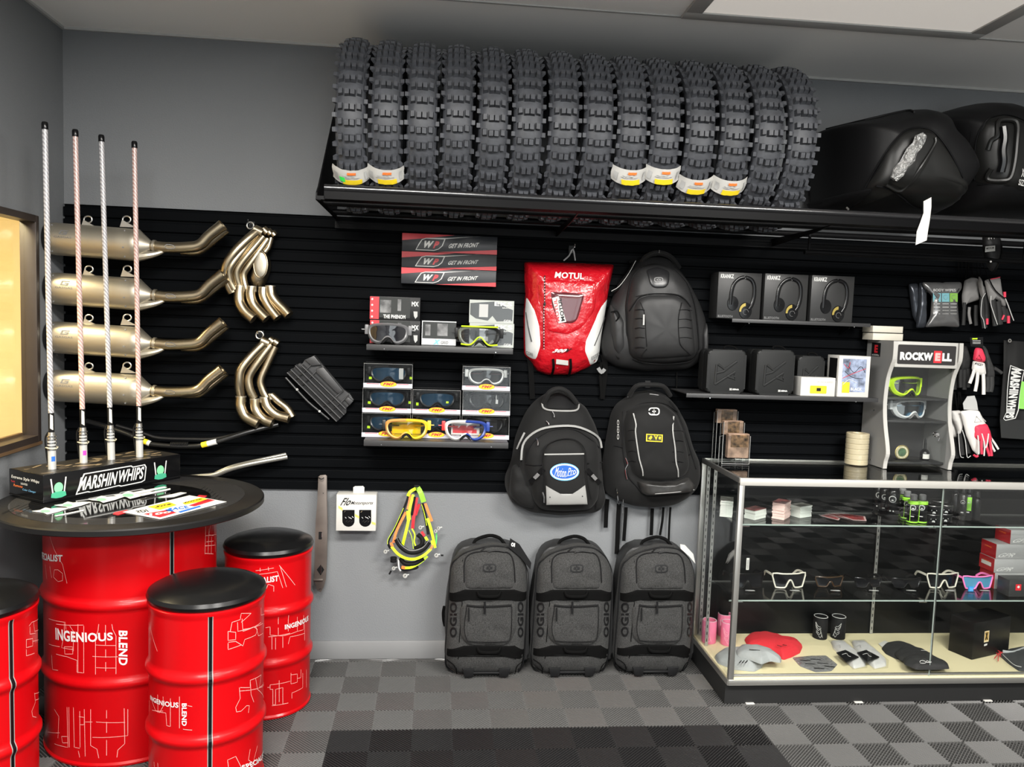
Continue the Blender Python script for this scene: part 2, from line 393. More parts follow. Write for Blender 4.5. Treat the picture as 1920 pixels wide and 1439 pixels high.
# floor: interlocking ribbed tiles, ribs run diagonally and turn in every quarter tile
Q4 = .1524; FX0 = .1016-12*Q4; FY0 = -.6450+5*Q4
def floor_build():
    vs = []; fs = []; fm = []
    pitch = Q4/11; w = .0056*1.414
    def strip(i, j, sgn, c, hw, zt, zb, inset, base):
        # lines x - sgn*y = c  clipped to the unit square
        rows = []
        for o, z in ((-hw, zb), (-hw*.82, zt-.0022*(zt == 0)), (-hw*.4, zt), (hw*.4, zt), (hw*.82, zt-.0022*(zt == 0)), (hw, zb)):
            k = c+o; pts = []
            # u - v = k (sgn=1) or u + v = k (sgn=-1)
            if sgn == 1:
                if k >= Q4-1e-5 or k <= -Q4+1e-5: return
                a = (max(k, 0), max(-k, 0)); e = (min(Q4, Q4+k), min(Q4, Q4-k))
            else:
                if k <= 1e-5 or k >= 2*Q4-1e-5: return
                a = (max(0, k-Q4), min(Q4, k)); e = (min(Q4, k), max(0, k-Q4))
            rows.append(((i+a[0], j+a[1], z), (i+e[0], j+e[1], z)))
        n = len(vs)
        for r in rows: vs.extend(r)
        for q in range(5): fs.append((n+2*q, n+2*q+1, n+2*q+3, n+2*q+2))
        base.extend([0]*3)
    tmpl = {}
    for sgn in (1, -1):
        vs = []; fs = []; dummy = []
        for k in range(-11, 12):
            c = (k+.5)*pitch + (Q4 if sgn == -1 else 0)
            strip(0, 0, sgn, c, w*.44, 0, -.014, 0, dummy)
        for k in range(-6, 7):
            c = (k+.25)*pitch*2 + (Q4 if sgn == 1 else 0)
            strip(0, 0, -sgn, c, .0030, -.010, -.016, 0, dummy)
        tmpl[sgn] = (np.array(vs), np.array(fs))
    V = []; F = []; FM = []; n = 0
    for i in range(0, 42):
        for j in range(0, 30):
            x = FX0+(i-0)*Q4; y = FY0-(j+1)*Q4
            if x < XL-.2 or x > XR: continue
            sgn = 1 if (i+j) % 2 == SG else -1
            tv, tf = tmpl[sgn]; v = tv+np.array((x, y, 0))
            V.append(v); F.append(tf+n); n += len(v)
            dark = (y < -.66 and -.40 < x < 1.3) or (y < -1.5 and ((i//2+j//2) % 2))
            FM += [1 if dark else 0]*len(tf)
    V = np.concatenate(V); F = np.concatenate(F)
    V[:, 0] = np.clip(V[:, 0], XL, XR); V[:, 1] = np.minimum(V[:, 1], 0)
    n0 = len(V)
    me = bpy.data.meshes.new('floor')
    V = V.tolist()+[(XL, YF, -.022), (XR, YF, -.022), (XR, 0, -.022), (XL, 0, -.022), (XL, YF, -.0005), (XR, YF, -.0005), (XR, FY0-30*Q4, -.0005), (XL, FY0-30*Q4, -.0005)]
    F = F.tolist()+[(n0, n0+1, n0+2, n0+3), (n0+4, n0+5, n0+6, n0+7)]; FM += [2, 0]
    me.from_pydata(V, [], F)
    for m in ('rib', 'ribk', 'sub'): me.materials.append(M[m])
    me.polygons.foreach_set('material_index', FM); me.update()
    o = bpy.data.objects.new('floor', me); C.objects.link(o); o['kind'] = 'structure'
SG = 0
floor_build()
# window with a brown frame; a lit room with cream wall beyond
def window():
    M['wframe'] = mat('dark_bronze_frame', (.035, .026, .022), .4)
    M['roomw'] = mat('cream_wall', (.80, .66, .40), .8, noise_=(3, .06))
    M['wood'] = mat('brown_trim', (.12, .07, .035), .5)
    w = MB('wframe'); t = .026
    w.box(XL-.05, XL+.012, WY1-t, WY1, WZ0, WZ1, bev=.002); w.box(XL-.05, XL+.012, WY0, WY0+t, WZ0, WZ1, bev=.002)
    w.box(XL-.05, XL+.012, WY0+t, WY1-t, WZ1-t, WZ1); w.box(XL-.05, XL+.012, WY0+t, WY1-t, WZ0, WZ0+t)
    w.box(XL-.06, XL-.045, WY0+t, WY1-t, WZ0+t, WZ0+t+.01, 'wood'); w.box(XL-.02, XL+.016, WY0, WY1, WZ0-.012, WZ0, 'wood')
    root = w.build('window_1', kind='structure')
    g = MB('glass'); g.box(XL-.035, XL-.031, WY0+t, WY1-t, WZ0+t, WZ1-t); g.build('pane', root)
    r = MB('roomw'); x0 = XL-1.3
    r.box(x0-.05, x0, -2.2, .6, -.03, CEIL); r.box(x0, XL-.05, .6, .65, -.03, CEIL); r.box(x0, XL-.05, -2.25, -2.2, -.03, CEIL)
    for y in (-1.35, -.9, -.45, .0, .35): r.box(x0, x0+.012, y, y+.05, .3, 2.4, 'roomw')
    r.build('wall_neighbour', kind='structure')
    r = MB('ceil'); r.box(x0, XL-.05, -2.25, .65, CEIL, CEIL+.05); r.build('ceiling_neighbour', kind='structure')
    r = MB('wood'); r.box(x0, XL-.05, -2.25, .65, -.06, -.03); r.build('floor_neighbour', kind='structure')
window()
# slatwall: profiled black planks with a groove every two inches
def slatwall():
    prof = []; z = .787; pit = .0504; n = 24
    prof.append((0, z))
    for k in range(n):
        a = z+k*pit
        prof += [(.0150, a+.0003), (.0172, a+.0015), (.018, a+.004), (.018, a+pit-.0145), (.0172, a+pit-.0120), (.0150, a+pit-.0105), (.004, a+pit-.010), (.004, a+pit-.0005)]
    prof.append((.018, z+n*pit)); prof.append((0, z+n*pit))
    b = MB('slat'); x0, x1 = XL+.004, XR-.01; vs = []; fs = []
    for d, zz in prof: vs += [(x0, -d-.0005, zz), (x1, -d-.0005, zz)]
    for i in range(len(prof)-1): fs.append((2*i, 2*i+1, 2*i+3, 2*i+2))
    b.add(vs, fs, None, False); b.build('trim_4', kind='structure')
slatwall()
# ceiling lights
def troffer(x, y, lit, label, sx=1.17, sy=.61):
    t = thing('ceiling_light', (x, y, CEIL), label, 'ceiling light', None if not lit else 'lit ceiling lights')
    f = MB('greyl'); w = .062; z0 = CEIL-.012
    for a in ((-sx/2, sx/2, -sy/2, -sy/2+w), (-sx/2, sx/2, sy/2-w, sy/2), (-sx/2, -sx/2+w, -sy/2+w, sy/2-w), (sx/2-w, sx/2, -sy/2+w, sy/2-w)):
        f.box(x+a[0], x+a[1], y+a[2], y+a[3], z0, CEIL, bev=.002)
    f.build('frame', t)
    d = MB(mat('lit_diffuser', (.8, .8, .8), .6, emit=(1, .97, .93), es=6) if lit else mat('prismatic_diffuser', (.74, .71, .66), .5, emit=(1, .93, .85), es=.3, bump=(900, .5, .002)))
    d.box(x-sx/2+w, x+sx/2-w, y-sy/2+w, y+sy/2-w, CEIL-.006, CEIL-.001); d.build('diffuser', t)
troffer(1.46, -.902, False, 'ceiling light with a ribbed diffuser at the top right, nearest the back wall')
for _x, _y in PANELS: troffer(_x, _y, True, 'lit ceiling light behind the camera')
# ================================================================ round table, stools and what stands on them
def crop(ox, oy, s): return lambda x, y: (ox+x/s, oy+y/s)
def on_cyl(px, py, cx, cy, r):
    """where the view ray of a photo point meets an upright drum: (angle, height)"""
    d = P(px, py, Y=0)-CAM; a = d.x**2+d.y**2; ox, oy = CAM.x-cx, CAM.y-cy
    bq = ox*d.x+oy*d.y; c = ox*ox+oy*oy-r*r; D = max(0, bq*bq-a*c); t = (-bq-math.sqrt(D))/a; p = CAM+d*t
    return math.atan2(p.y-cy, p.x-cx), p.z
def drum_prof(r, h, rib):
    z1, z2 = h*.345, h*.665
    p = [(.001, .012), (r-.012, .012), (r-.012, .004), (r-.004, 0), (r+.003, .002), (r+.004, .009), (r-.001, .016)]
    for z in (z1, z2):
        p += [(r-.001, z-.03), (r, z-.022), (r+rib*.5, z-.014), (r+rib, z-.006), (r+rib, z+.004), (r+rib*.45, z+.013), (r-.001, z+.021), (r-.001, z+.03)]
    p += [(r-.001, h-.03), (r, h-.02), (r+.0035, h-.012), (r+.004, h-.004), (r-.002, h), (r-.010, h-.002), (r-.012, h-.012), (.001, h-.014)]
    return p
def r_at(prof, z):
    best = 0
    for (r0, z0), (r1, z1) in zip(prof[1:-1], prof[2:-1]):
        if z0 != z1 and min(z0, z1) <= z <= max(z0, z1): best = max(best, r0+(r1-r0)*(z-z0)/(z1-z0))
    return best
def drum_parts(t, cx, cy, r, h, stripes, words, lines, rib=.009):
    prof = drum_prof(r, h, rib)
    b = MB('red'); b.lathe(prof, None, 72, Matrix.Translation((cx, cy, 0)))
    body = b.build('drum', t)
    def onto(px, py, e=.0008):
        a, z = on_cyl(px, py, cx, cy, r); z = min(max(z, .01), h-.01); q = r_at(prof, z)+e
        return a, z, q
    def pt(a, z, e=.0012):
        q = r_at(prof, min(max(z, .02), h-.015))+e; return Vector((cx+q*math.cos(a), cy+q*math.sin(a), z))
    for px, py in stripes:
        a0, _ = on_cyl(px, py, cx, cy, r); b = MB('blkg'); w = .0062/r
        pr = [(q+.0006, z) for q, z in prof[6:-5]]
        b.lathe(pr, mat('stripe_edge', (.24, .23, .22), .4), 4, Matrix.Translation((cx, cy, 0)), True, a0-w*1.25, a0-w*.8)
        b.lathe(pr, mat('stripe_edge', (.24, .23, .22), .4), 4, Matrix.Translation((cx, cy, 0)), True, a0+w*.8, a0+w*1.25)
        b.lathe([(q+.0003, z) for q, z in pr], 'blkg', 4, Matrix.Translation((cx, cy, 0)), True, a0-w*.8, a0+w*.8)
        b.build('stripe', t, label='black vertical stripe edged in white')
    if words:
        b = MB('white')
        for w, c in words:           # c = 4 photo corners: lower left, lower right, upper right, upper left
            A = [on_cyl(x, y, cx, cy, r) for x, y in c]
            def fn(u, v, A=A):
                q = [(A[0][i]*(1-u)+A[1][i]*u)*(1-v)+(A[3][i]*(1-u)+A[2][i]*u)*v for i in (0, 1)]
                return pt(q[0], q[1], .0016)
            text(b, w, fn, 'white', .03)
        b.build('lettering', t)
    b = MB(mat('pale_line_print', (.80, .36, .32), .5))
    for L, wd_ in lines:
        q = [on_cyl(x, y, cx, cy, r) for x, y in L]; D = []
        for k in range(len(q)-1):
            for s in range(4): D.append(tuple(q[k][i]*(1-s/4)+q[k+1][i]*s/4 for i in (0, 1)))
        D.append(q[-1])
        vs = []; n = len(D)
        for i in range(n):
            a0, z0 = D[max(i-1, 0)]; a1, z1 = D[min(i+1, n-1)]; dx, dz = (a1-a0)*r, z1-z0; l = math.hypot(dx, dz) or 1
            nx, nz = -dz/l*wd_/2, dx/l*wd_/2; a, z = D[i]
            vs += [pt(a+nx/r, z+nz), pt(a-nx/r, z-nz)]
        b.add(vs, [(2*i, 2*i+1, 2*i+3, 2*i+2) for i in range(n-1)], None, False)
    b.build('line_drawing', t, label='pale technical drawing printed on the drum')
k3 = crop(0, 950, 2.942)
def KL(*ls, w=.0017): return [([k3(*p) for p in l], w) for l in ls]
# the table: a big red drum under a round top
TX, TY = -1.096, -.583
ZTOP = .872
t = thing('drum_table', (TX, TY, 0), 'tall round table made of a large red oil drum with a black top', 'table')
tl = KL(((310, 650), (460, 655)), ((355, 645), (355, 700), (340, 780), (400, 790)), ((430, 650), (430, 920)), ((462, 660), (462, 920), (425, 915), (425, 850), (370, 830), (310, 815)),
        ((355, 775), (400, 775), (402, 815), (358, 815), (355, 775)), ((270, 620), (360, 640), (365, 680)), ((385, 660), (405, 690), (405, 800)), ((270, 760), (330, 775)), ((285, 820), (290, 900), (320, 905)),
        ((545, 650), (540, 690), (527, 720), (527, 928)), ((617, 650), (622, 680), (640, 715), (640, 925)), ((527, 765), (640, 768)), ((530, 890), (640, 892)), ((510, 828), (650, 830)),
        ((582, 655), (582, 700)), ((582, 720), (582, 765)), ((583, 790), (583, 835)), ((583, 860), (583, 910)),
        ((500, 1120), (500, 1320), (535, 1340), (545, 1390)), ((685, 1115), (688, 1310), (650, 1345), (645, 1385)), ((705, 1120), (705, 1265), (510, 1275)), ((588, 1125), (588, 1170)), ((588, 1190), (588, 1250)), ((588, 1290), (588, 1375)),
        ((465, 1120), (470, 1380)), ((440, 1130), (442, 1330)), ((405, 1110), (410, 1330), (440, 1335)), ((370, 1108), (375, 1330), (300, 1310)), ((380, 1108), (383, 1330)), ((300, 1120), (325, 1160), (320, 1280)), ((340, 1270), (375, 1270), (375, 1305), (345, 1305), (340, 1270)),
        ((435, 1160), (465, 1165), (465, 1205), (440, 1205)), ((470, 1190), (510, 1190)), ((530, 1190), (690, 1192)), ((265, 1245), (330, 1250)), ((432, 1350), (440, 1385)),
        ((275, 165), (300, 240), (345, 320), (370, 425)), ((250, 320), (258, 400)), ((275, 330), (285, 395)), ((300, 350), (295, 390), (320, 415), (345, 410), (345, 370), (320, 350), (300, 350)))
tl += [([(200+x/6, 860+y/6) for x, y in l], .002) for l in
       (((1115, 710), (1105, 1080)), ((1120, 760), (1160, 740)), ((1190, 700), (1170, 740), (1150, 860), (1200, 870)), ((1110, 870), (1230, 855)), ((1105, 985), (1220, 975)), ((1150, 790), (1140, 1070)), ((1180, 880), (1175, 1070)), ((1105, 1070), (1200, 1075)), ((1215, 790), (1222, 1050)), ((1120, 940), (1200, 930)))]
drum_parts(t, TX, TY, .291, .847, [(322.5, 1040)],
           [('INGENIOUS', [k3(308, 735), k3(624, 738), k3(622, 695), k3(306, 668)]), ('BLEND', [k3(655, 685), k3(655, 875), k3(703, 878), k3(703, 687)]), ('SPECIALIST', [k3(195, 290), k3(344, 305), k3(346, 268), k3(195, 250)])],
           tl, rib=.010)
TR = .4525
b = MB(mat('table_edge_band', (.007, .0065, .0065), .4, spec=.3)); b.lathe([(.001, .846), (TR-.006, .846), (TR, .850), (TR, .866), (TR-.004, .8705), (TR-.055, .8705), (TR-.06, .872), (.001, .872)], None, 96, Matrix.Translation((TX+.011, TY-.006, 0)))
b.build('tabletop', t)
b = MB(mat('table_sheet', (.035, .034, .034), .06, spec=.6)); b.lathe([(TR-.062, .8722), (TR-.062, .8732), (.001, .8732)], None, 72, Matrix.Translation((TX, TY, 0)))
for i in range(9):   # fine dark printed strokes towards the rim
    for sx in (1, -1):
        x = TX+sx*(.20+.018*i*(1 if i < 8 else .5)); y0 = TY+(.16-.03*i if sx > 0 else -.05-.02*i)
        b.box(min(x, TX+.35) if sx > 0 else max(x, TX-.33), (min(x, TX+.35) if sx > 0 else max(x, TX-.33))+.004, y0-.07, y0+.04, .8732, .8736, 'blkm')
b.build('table_sheet', t, label='dark glossy printed sheet inlaid in the top')
M['gsheet'] = mat('black_mirror_sheet', (.005, .005, .005), .025, spec=1, coat=.6)
b = MB('gsheet'); c = [P(x, y, Z=.8737) for x, y in ((110, 965), (240, 994), (410, 935), (325, 905))]
c = [Vector((TX+.25*math.cos(a)*1.2-.02, TY+.25*math.sin(a)*1.1-.04, .8739)) for a in [2*PI*i/40 for i in range(40)]]
b.add(c, [list(range(40))], None, False); b.build('glossy_inlay', t, label='black glossy panel in the middle of the top')
# drum stools
def stool(cx, cy, label, stripes, words, lines, r=.180, h=.635):
    t = thing('drum_stool', (cx, cy, 0), label, 'stool', 'drum stools around the table')
    drum_parts(t, cx, cy, r, h, stripes, words, lines)
    b = MB(mat('black_vinyl', (.005, .005, .0052), .27, spec=.35))
    b.lathe([(.001, h-.012), (r-.02, h-.012), (r-.006, h-.004), (r+.004, h+.006), (r+.007, h+.016), (r+.002, h+.028), (r-.02, h+.040), (r*.7, h+.050), (r*.35, h+.055), (.001, h+.056)], None, 72, Matrix.Translation((cx, cy, 0)))
    b.build('seat_cushion', t)
    return t
SPEC = lambda x0, y0, x1, y1, hh: [(x0, y0), (x1, y1), (x1, y1-hh), (x0, y0-hh)]
stool(-.728, -.945, 'red drum stool in front of the table, nearest the camera, with INGENIOUS BLEND lettering', [(394.5, 1250)],
      [('INGENIOUS', [k3(830, 1065), k3(985, 1112), k3(985, 1082), k3(830, 1040)]), ('BLEND', [k3(1003, 1087), k3(1003, 1210), k3(1030, 1212), k3(1030, 1087)]), ('SPECIALIST', [k3(1345, 1455), k3(1458, 1375), k3(1456, 1345), k3(1330, 1430)])],
      KL(((1270, 690), (1280, 640), (1325, 625), (1330, 590), (1385, 590)), ((1258, 690), (1300, 695), (1300, 735), (1258, 740), (1258, 690)), ((1335, 620), (1340, 690), (1440, 640)), ((1310, 640), (1312, 690), (1400, 665)),
         ((1260, 750), (1300, 745), (1340, 770), (1350, 735), (1410, 710), (1420, 680), (1400, 665)), ((1258, 755), (1258, 790), (1330, 765)), ((1410, 660), (1425, 715), (1450, 700)), ((1340, 680), (1450, 645)), ((1440, 560), (1440, 600), (1458, 595)), ((1385, 590), (1330, 640)),
         ((1320, 1000), (1325, 1060), (1300, 1110), (1305, 1135), (1330, 1130), (1360, 1100), (1375, 1100), (1370, 1140)), ((1325, 1000), (1380, 1000), (1380, 960), (1440, 930)), ((1380, 960), (1385, 1040), (1400, 1080)), ((1410, 950), (1420, 1010), (1455, 1060)), ((1440, 930), (1430, 1000), (1458, 970)), ((1320, 1020), (1458, 985)),
         ((828, 660), (868, 800)), ((825, 1070), (825, 1130)), ((835, 1060), (860, 1130), (915, 1140), (920, 1210), (940, 1215), (940, 1060)), ((870, 1040), (872, 1140)), ((990, 1050), (990, 1225)), ((900, 1050), (902, 1100), (880, 1140)), ((1035, 1100), (1060, 1105)), ((840, 1125), (900, 1130)), ((1010, 1230), (1060, 1235)),
         ((850, 1410), (852, 1439)), ((870, 1415), (872, 1439)), ((1260, 1439), (1255, 1400), (1300, 1380), (1330, 1439)), ((1380, 1340), (1370, 1400), (1400, 1420)), ((1420, 1320), (1400, 1400), (1455, 1400))))
stool(-.642, -.398, 'red drum stool by the back wall, right of the table', [],
      [('SPECIALIST', SPEC(464, 1095, 522, 1090, 11)), ('INGENIOUS', [(534, 1181), (578, 1164), (578, 1154), (534, 1172)])],
      KL(((1410, 355), (1510, 340)), ((1435, 340), (1435, 360)), ((1480, 335), (1482, 355)), ((1430, 375), (1530, 360), (1560, 450)), ((1540, 325), (1628, 435)), ((1545, 330), (1580, 445)), ((1460, 470), (1480, 430), (1510, 440), (1510, 470)), ((1440, 440), (1470, 430)),
         ((1465, 670), (1490, 665), (1490, 710), (1560, 715), (1640, 690)), ((1535, 610), (1535, 650)), ((1535, 670), (1535, 710)), ((1590, 600), (1590, 690)), ((1640, 610), (1640, 690), (1675, 680), (1675, 600)), ((1500, 720), (1500, 790)), ((1520, 725), (1520, 790)), ((1560, 720), (1560, 780)), ((1590, 760), (1600, 720), (1680, 700)), ((1480, 720), (1600, 700)), ((1680, 650), (1680, 740)),
         ((1490, 985), (1600, 965)), ((1490, 985), (1490, 1010), (1505, 1010), (1505, 1095), (1520, 1095), (1520, 1010), (1560, 1000), (1560, 1090), (1590, 1085)), ((1605, 920), (1605, 980), (1640, 970), (1640, 925), (1605, 930)), ((1640, 950), (1660, 945), (1660, 900)), ((1610, 1060), (1610, 1030), (1670, 1000), (1670, 920)), ((1690, 900), (1690, 1000)), ((1540, 960), (1540, 1080)), ((1475, 1000), (1490, 998)), ((1500, 1100), (1590, 1085))), r=.167)
stool(-1.398, -1.06, 'red drum stool at the left edge of the photo, cut off by the frame', [(21.5, 1250)],
      [], KL(((160, 660), (175, 640), (215, 620)), ((165, 665), (165, 705), (195, 700)), ((185, 640), (190, 690), (215, 680)), ((145, 735), (180, 730), (180, 770), (145, 780), (145, 735)), ((145, 790), (145, 825), (190, 810)), ((180, 745), (215, 735)), ((190, 1030), (195, 1080), (175, 1130), (180, 1160), (200, 1165)), ((190, 1035), (215, 1025)), ((195, 1070), (215, 1060))), r=.172)
# counter display of lit whips
A, B_, D_ = P(81, 945, Z=.8745), P(338, 897, Z=.8745), P(17, 930, Z=.8745)
ex = (B_-A).normalized(); ey = Vector((-ex.y, ex.x, 0)); BL, BD, BH = (B_-A).length, (D_-A).length*.98, P(81, 892, Y=A.y).z-A.z
if ey.dot(D_-A) < 0: ey = -ey
def bx_(u, v, w): return A+ex*u+ey*v+Vector((0, 0, w))
t = thing('counter_display', tuple(bx_(BL/2, BD/2, 0)), 'black display box with big white slanted lettering, standing on the drum table', 'display box')
TB = Matrix(((ex.x, ey.x, 0, A.x), (ex.y, ey.y, 0, A.y), (0, 0, 1, A.z), (0, 0, 0, 1)))
b = MB('blkg'); b.box(0, BL, 0, BD, 0, BH, bev=.0015, T=TB); b.box(-.001, BL+.001, -.001, BD+.001, .008, .010, 'blkm', T=TB); b.build('box_body', t)
b = MB(mat('camouflage_print', (.02, .018, .016), .35)); b.box(.004, BL-.004, .004, BD-.004, BH, BH+.0006, T=TB)
rnd = random.Random(3)
for i in range(38):
    cx, cy = rnd.uniform(.02, BL-.03), rnd.uniform(.015, BD-.02); n = 9; a_, c_ = rnd.uniform(.012, .04), rnd.uniform(.005, .014); an = rnd.uniform(-.6, .6)
    pts = []
    for k in range(n):
        a = 2*PI*k/n; q = rnd.uniform(.6, 1.1); x = a_*q*math.cos(a); y = c_*q*math.sin(a)
        pts.append((min(max(cx+x*math.cos(an)-y*math.sin(an), .005), BL-.005), min(max(cy+x*math.sin(an)+y*math.cos(an), .005), BD-.005), BH+.0008+.00003*i))
    b.add(pts, [list(range(n))], mat('camouflage_tan', (.22, .17, .11), .4) if i % 3 else mat('camouflage_brown', (.09, .07, .05), .4), False, TB)
b.build('camouflage_top', t, label='tan and black camouflage print')
b = MB('white')
def ff(u0, u1, v0, v1, e=.001, sh=0): return lambda u, v: TB @ Vector((u0+(u1-u0)*u+sh*(v-.5), -e, v0+(v1-v0)*v))
b.add([TB @ Vector((x, -.0008, z)) for x, z in ((.118, .010), (.135, .052), (.150, .084), (.345, .086), (.352, .080), (.405, .082), (.412, .07), (.405, .018), (.39, .012), (.30, .010), (.29, .014), (.175, .008), (.165, .012))], [list(range(13))], 'white', False)
b.add([TB @ Vector((x, -.0011, z)) for x, z in ((.124, .014), (.140, .052), (.154, .080), (.343, .082), (.350, .076), (.401, .078), (.407, .069), (.401, .021), (.388, .016), (.302, .014), (.292, .018), (.176, .012), (.166, .016))], [list(range(13))], 'blkg', False)
text(b, 'MARSHIN', ff(.132, .282, .022, .072, .0014, .012), 'white', .025); text(b, 'WHIPS', ff(.288, .398, .026, .074, .0014, .010), 'white', .025)
b.build('lettering', t)
for c0 in (.055, .475):   # green badge between two slanting white bars
    b = MB('grn')
    for s in (-1, 1): b.add([TB @ Vector((c0+x, -.0012, z)) for x, z in ((s*.018, .028), (s*.023, .028), (s*.030, .083), (s*.025, .083))], [(0, 1, 2, 3)], 'white', False)
    b.add([TB @ Vector((c0+.0165*math.cos(a), -.0014, .048+.019*math.sin(a))) for a in [2*PI*i/20 for i in range(20)]], [list(range(20))], mat('pale_green_print', (.2, .62, .3), .5), False)
    b.add([TB @ Vector((c0+x, -.0016, z)) for x, z in ((-.028, .016), (-.026, .030), (-.012, .034), (.012, .034), (.026, .030), (.028, .016), (.01, .011), (-.01, .011))], [list(range(8))], mat('deep_green_print', (.05, .35, .2), .5), False)
    b.build('badge', t, label='green badge between two white bars')
b = MB('white')
def fs_(u0, u1, v0, v1): return lambda u, v: TB @ Vector((-.001, u0+(u1-u0)*u, v0+(v1-v0)*v))
text(b, 'Extreme Style Whips', fs_(.188, .02, .066, .080), 'white', .01, .2)
text(b, 'LIGHTED', fs_(.13, .09, .052, .059), 'white'); text(b, 'Remote', fs_(.175, .12, .040, .049), 'org', 0, .2); text(b, 'Color Changer', fs_(.12, .04, .030, .039), 'lblu', 0, .2); text(b, 'Twist', fs_(.19, .165, .054, .061), 'redp', 0, .2)
b.build('side_lettering', t)
WH = [((98, 880), (84, 232), 'w', 'blu', 'leftmost lit whip, white, with a blue sticker at its foot'), ((157, 868), (141, 246), 'p', 'mag', 'second whip from the left, pinkish, with a magenta sticker at its foot'),
      ((209, 862), (190, 256), 'w', None, 'third whip from the left, white, without a sticker'), ((262, 857), (252, 268), 'p', None, 'rightmost whip, pinkish, ending lowest in the photo')]
def whip_mat(key):
    nm = 'clear_twisted_whip_'+key
    if nm in MATS: return MATS[nm]
    m = mat(nm, (.75, .72, .72), .25, spec=.6); nt = m.node_tree; bs = nt.nodes['Principled BSDF']
    tc = nt.nodes.new('ShaderNodeTexCoord'); w = nt.nodes.new('ShaderNodeTexWave'); w.wave_type = 'BANDS'; w.bands_direction = 'DIAGONAL'
    w.inputs['Scale'].default_value = 42; w.inputs['Distortion'].default_value = .5
    r = nt.nodes.new('ShaderNodeValToRGB'); c0, c1 = ((.28, .27, .28), (.52, .51, .52)) if key == 'w' else ((.42, .24, .21), (.56, .46, .43))
    r.color_ramp.elements[0].color = (*c0, 1); r.color_ramp.elements[1].color = (*c1, 1); r.color_ramp.elements[0].position = .2; r.color_ramp.elements[1].position = .7
    nt.links.new(tc.outputs['Object'], w.inputs['Vector']); nt.links.new(w.outputs['Color'], r.inputs[0]); nt.links.new(r.outputs[0], bs.inputs['Base Color'])
    return m
for base, tip, key, stk, lab in WH:
    p0 = P(*base, Z=.8745+BH+.001); p1 = P(*tip, Y=p0.y); ax = (p1-p0).normalized()
    t = thing('lit_whip', tuple(p0), lab, 'whip antenna', 'whips standing in the display box')
    at = lambda d: p0+ax*d
    L = (p1-p0).length
    b = MB(mat('clear_tube', (.62, .62, .60), .15, metal=.35)); b.cyl(p0, at(.105), .0135, None, 20)
    for k in range(5): b.cyl(at(.070+.012*k), at(.075+.012*k), .0155, 'chrome', 20)
    b.cyl(at(.105), at(.135), .013, 'alu', 20, .011); b.build('base_tube', t)
    b = MB('blkm'); b.cyl(at(.133), at(.205), .0098, None, 14); b.tube([at(.135)+Vector((-.01, -.004, 0)), at(.11)+Vector((-.022, 0, 0)), at(.06)+Vector((-.021, .004, 0)), at(.02)+Vector((-.017, .006, 0)), at(.004)+Vector((-.012, .008, 0))], .003, None, 8); b.build('wire_sleeve', t)
    b = MB('paper'); vv = []; side = RT
    for k, (dx, dz) in enumerate(((.000, .150), (.0105, .143), (.0105, .196), (.001, .202))): vv.append(at(dz)+side*dx+Vector((0, -.0108+.25*dx, 0)))
    b.add(vv, [(0, 1, 2, 3)], None, False); b.build('label_tag', t, label='small white printed label')
    b = MB(mat('clear_rod', (.7, .68, .68), .2)); b.m = whip_mat(key); b.cyl(at(.203), at(L-.018), .0092, None, 14); b.build('rod', t)
    b = MB('blkg'); b.lathe([(.0105, 0), (.011, .002), (.011, .02), (.0085, .026), (.0001, .028)], None, 16, Matrix.Translation(at(L-.02)) @ ax.to_track_quat('Z', 'Y').to_matrix().to_4x4()); b.build('cap', t)
    b = MB(mat('rubber_band', (.65, .58, .40), .6)); q = [at(.078)+Vector((.0195*math.cos(a), .017*math.sin(a), .002*math.sin(2*a))) for a in [2*PI*i/16 for i in range(16)]]
    b.tube(q, .0018, None, 6, closed=True, sub=1); b.build('rubber_band', t)
    if stk:
        b = MB(stk); TT = Matrix.Translation(at(.03)) @ ax.to_track_quat('Z', 'Y').to_matrix().to_4x4(); ca = math.atan2(CAM.y-p0.y, CAM.x-p0.x)+.3
        b.lathe([(.0139, 0), (.0139, .018)], None, 6, Matrix.Translation(at(.03)), True, ca-.45, ca+.45); b.build('sticker', t)
# stickers lying on the table
ZT = .8746
def sticker(name, lab, pts, z, m='white', group=None, art=None, th=.0008):
    w = [P(x, y, Z=z) for x, y in pts]; c = sum(w, Vector())/len(w)
    b = MB(m); n = len(w); low = [Vector((v.x, v.y, z-th)) for v in w]
    b.add(w+low, [list(range(n)), list(range(2*n-1, n-1, -1))]+[(i, n+i, n+(i+1) % n, (i+1) % n) for i in range(n)], None, False)
    if art: art(b, z+.0002)
    o = b.build(name, None); c.z = z-th
    for v in o.data.vertices: v.co -= c
    o.location = c
    return prop(o, lab, 'sticker', group)
kt = crop(0, 830, 6)
def die(x, y, s=1, dx=0, dy=0):
    return [kt(x+a*s+dx, y+c*s+dy) for a, c in ((0, 0), (90, -12), (150, -40), (210, -28), (330, -38), (420, -34), (300, 6), (170, 38), (130, 18), (40, 8))]
def ga(x, y, s):
    def f(b, z):
        q = [P(*kt(x+170*s+55*s*math.cos(a)*1.1-20*s, y+2+17*s*math.sin(a)), Z=z) for a in [2*PI*i/12 for i in range(12)]]
        b.add(q, [list(range(12))], 'pale_green_print' if 'pale_green_print' in M else MATS['pale_green_print'], False)
    return f
for i, (x, y, s, lab) in enumerate(((360, 772, 1, 'white cut-out sticker at the left end of the row on the table'), (610, 705, 1, 'second white cut-out sticker from the left on the table'), (990, 640, 1, 'white cut-out sticker in the middle of the row below the display box'), (1275, 592, 1.1, 'white cut-out sticker at the right end of the row below the display box'))):
    sticker('cutout_sticker', lab, die(x, y, s), ZT+.0012*(i+1), group='cut-out stickers on the table', art=ga(x, y, s))
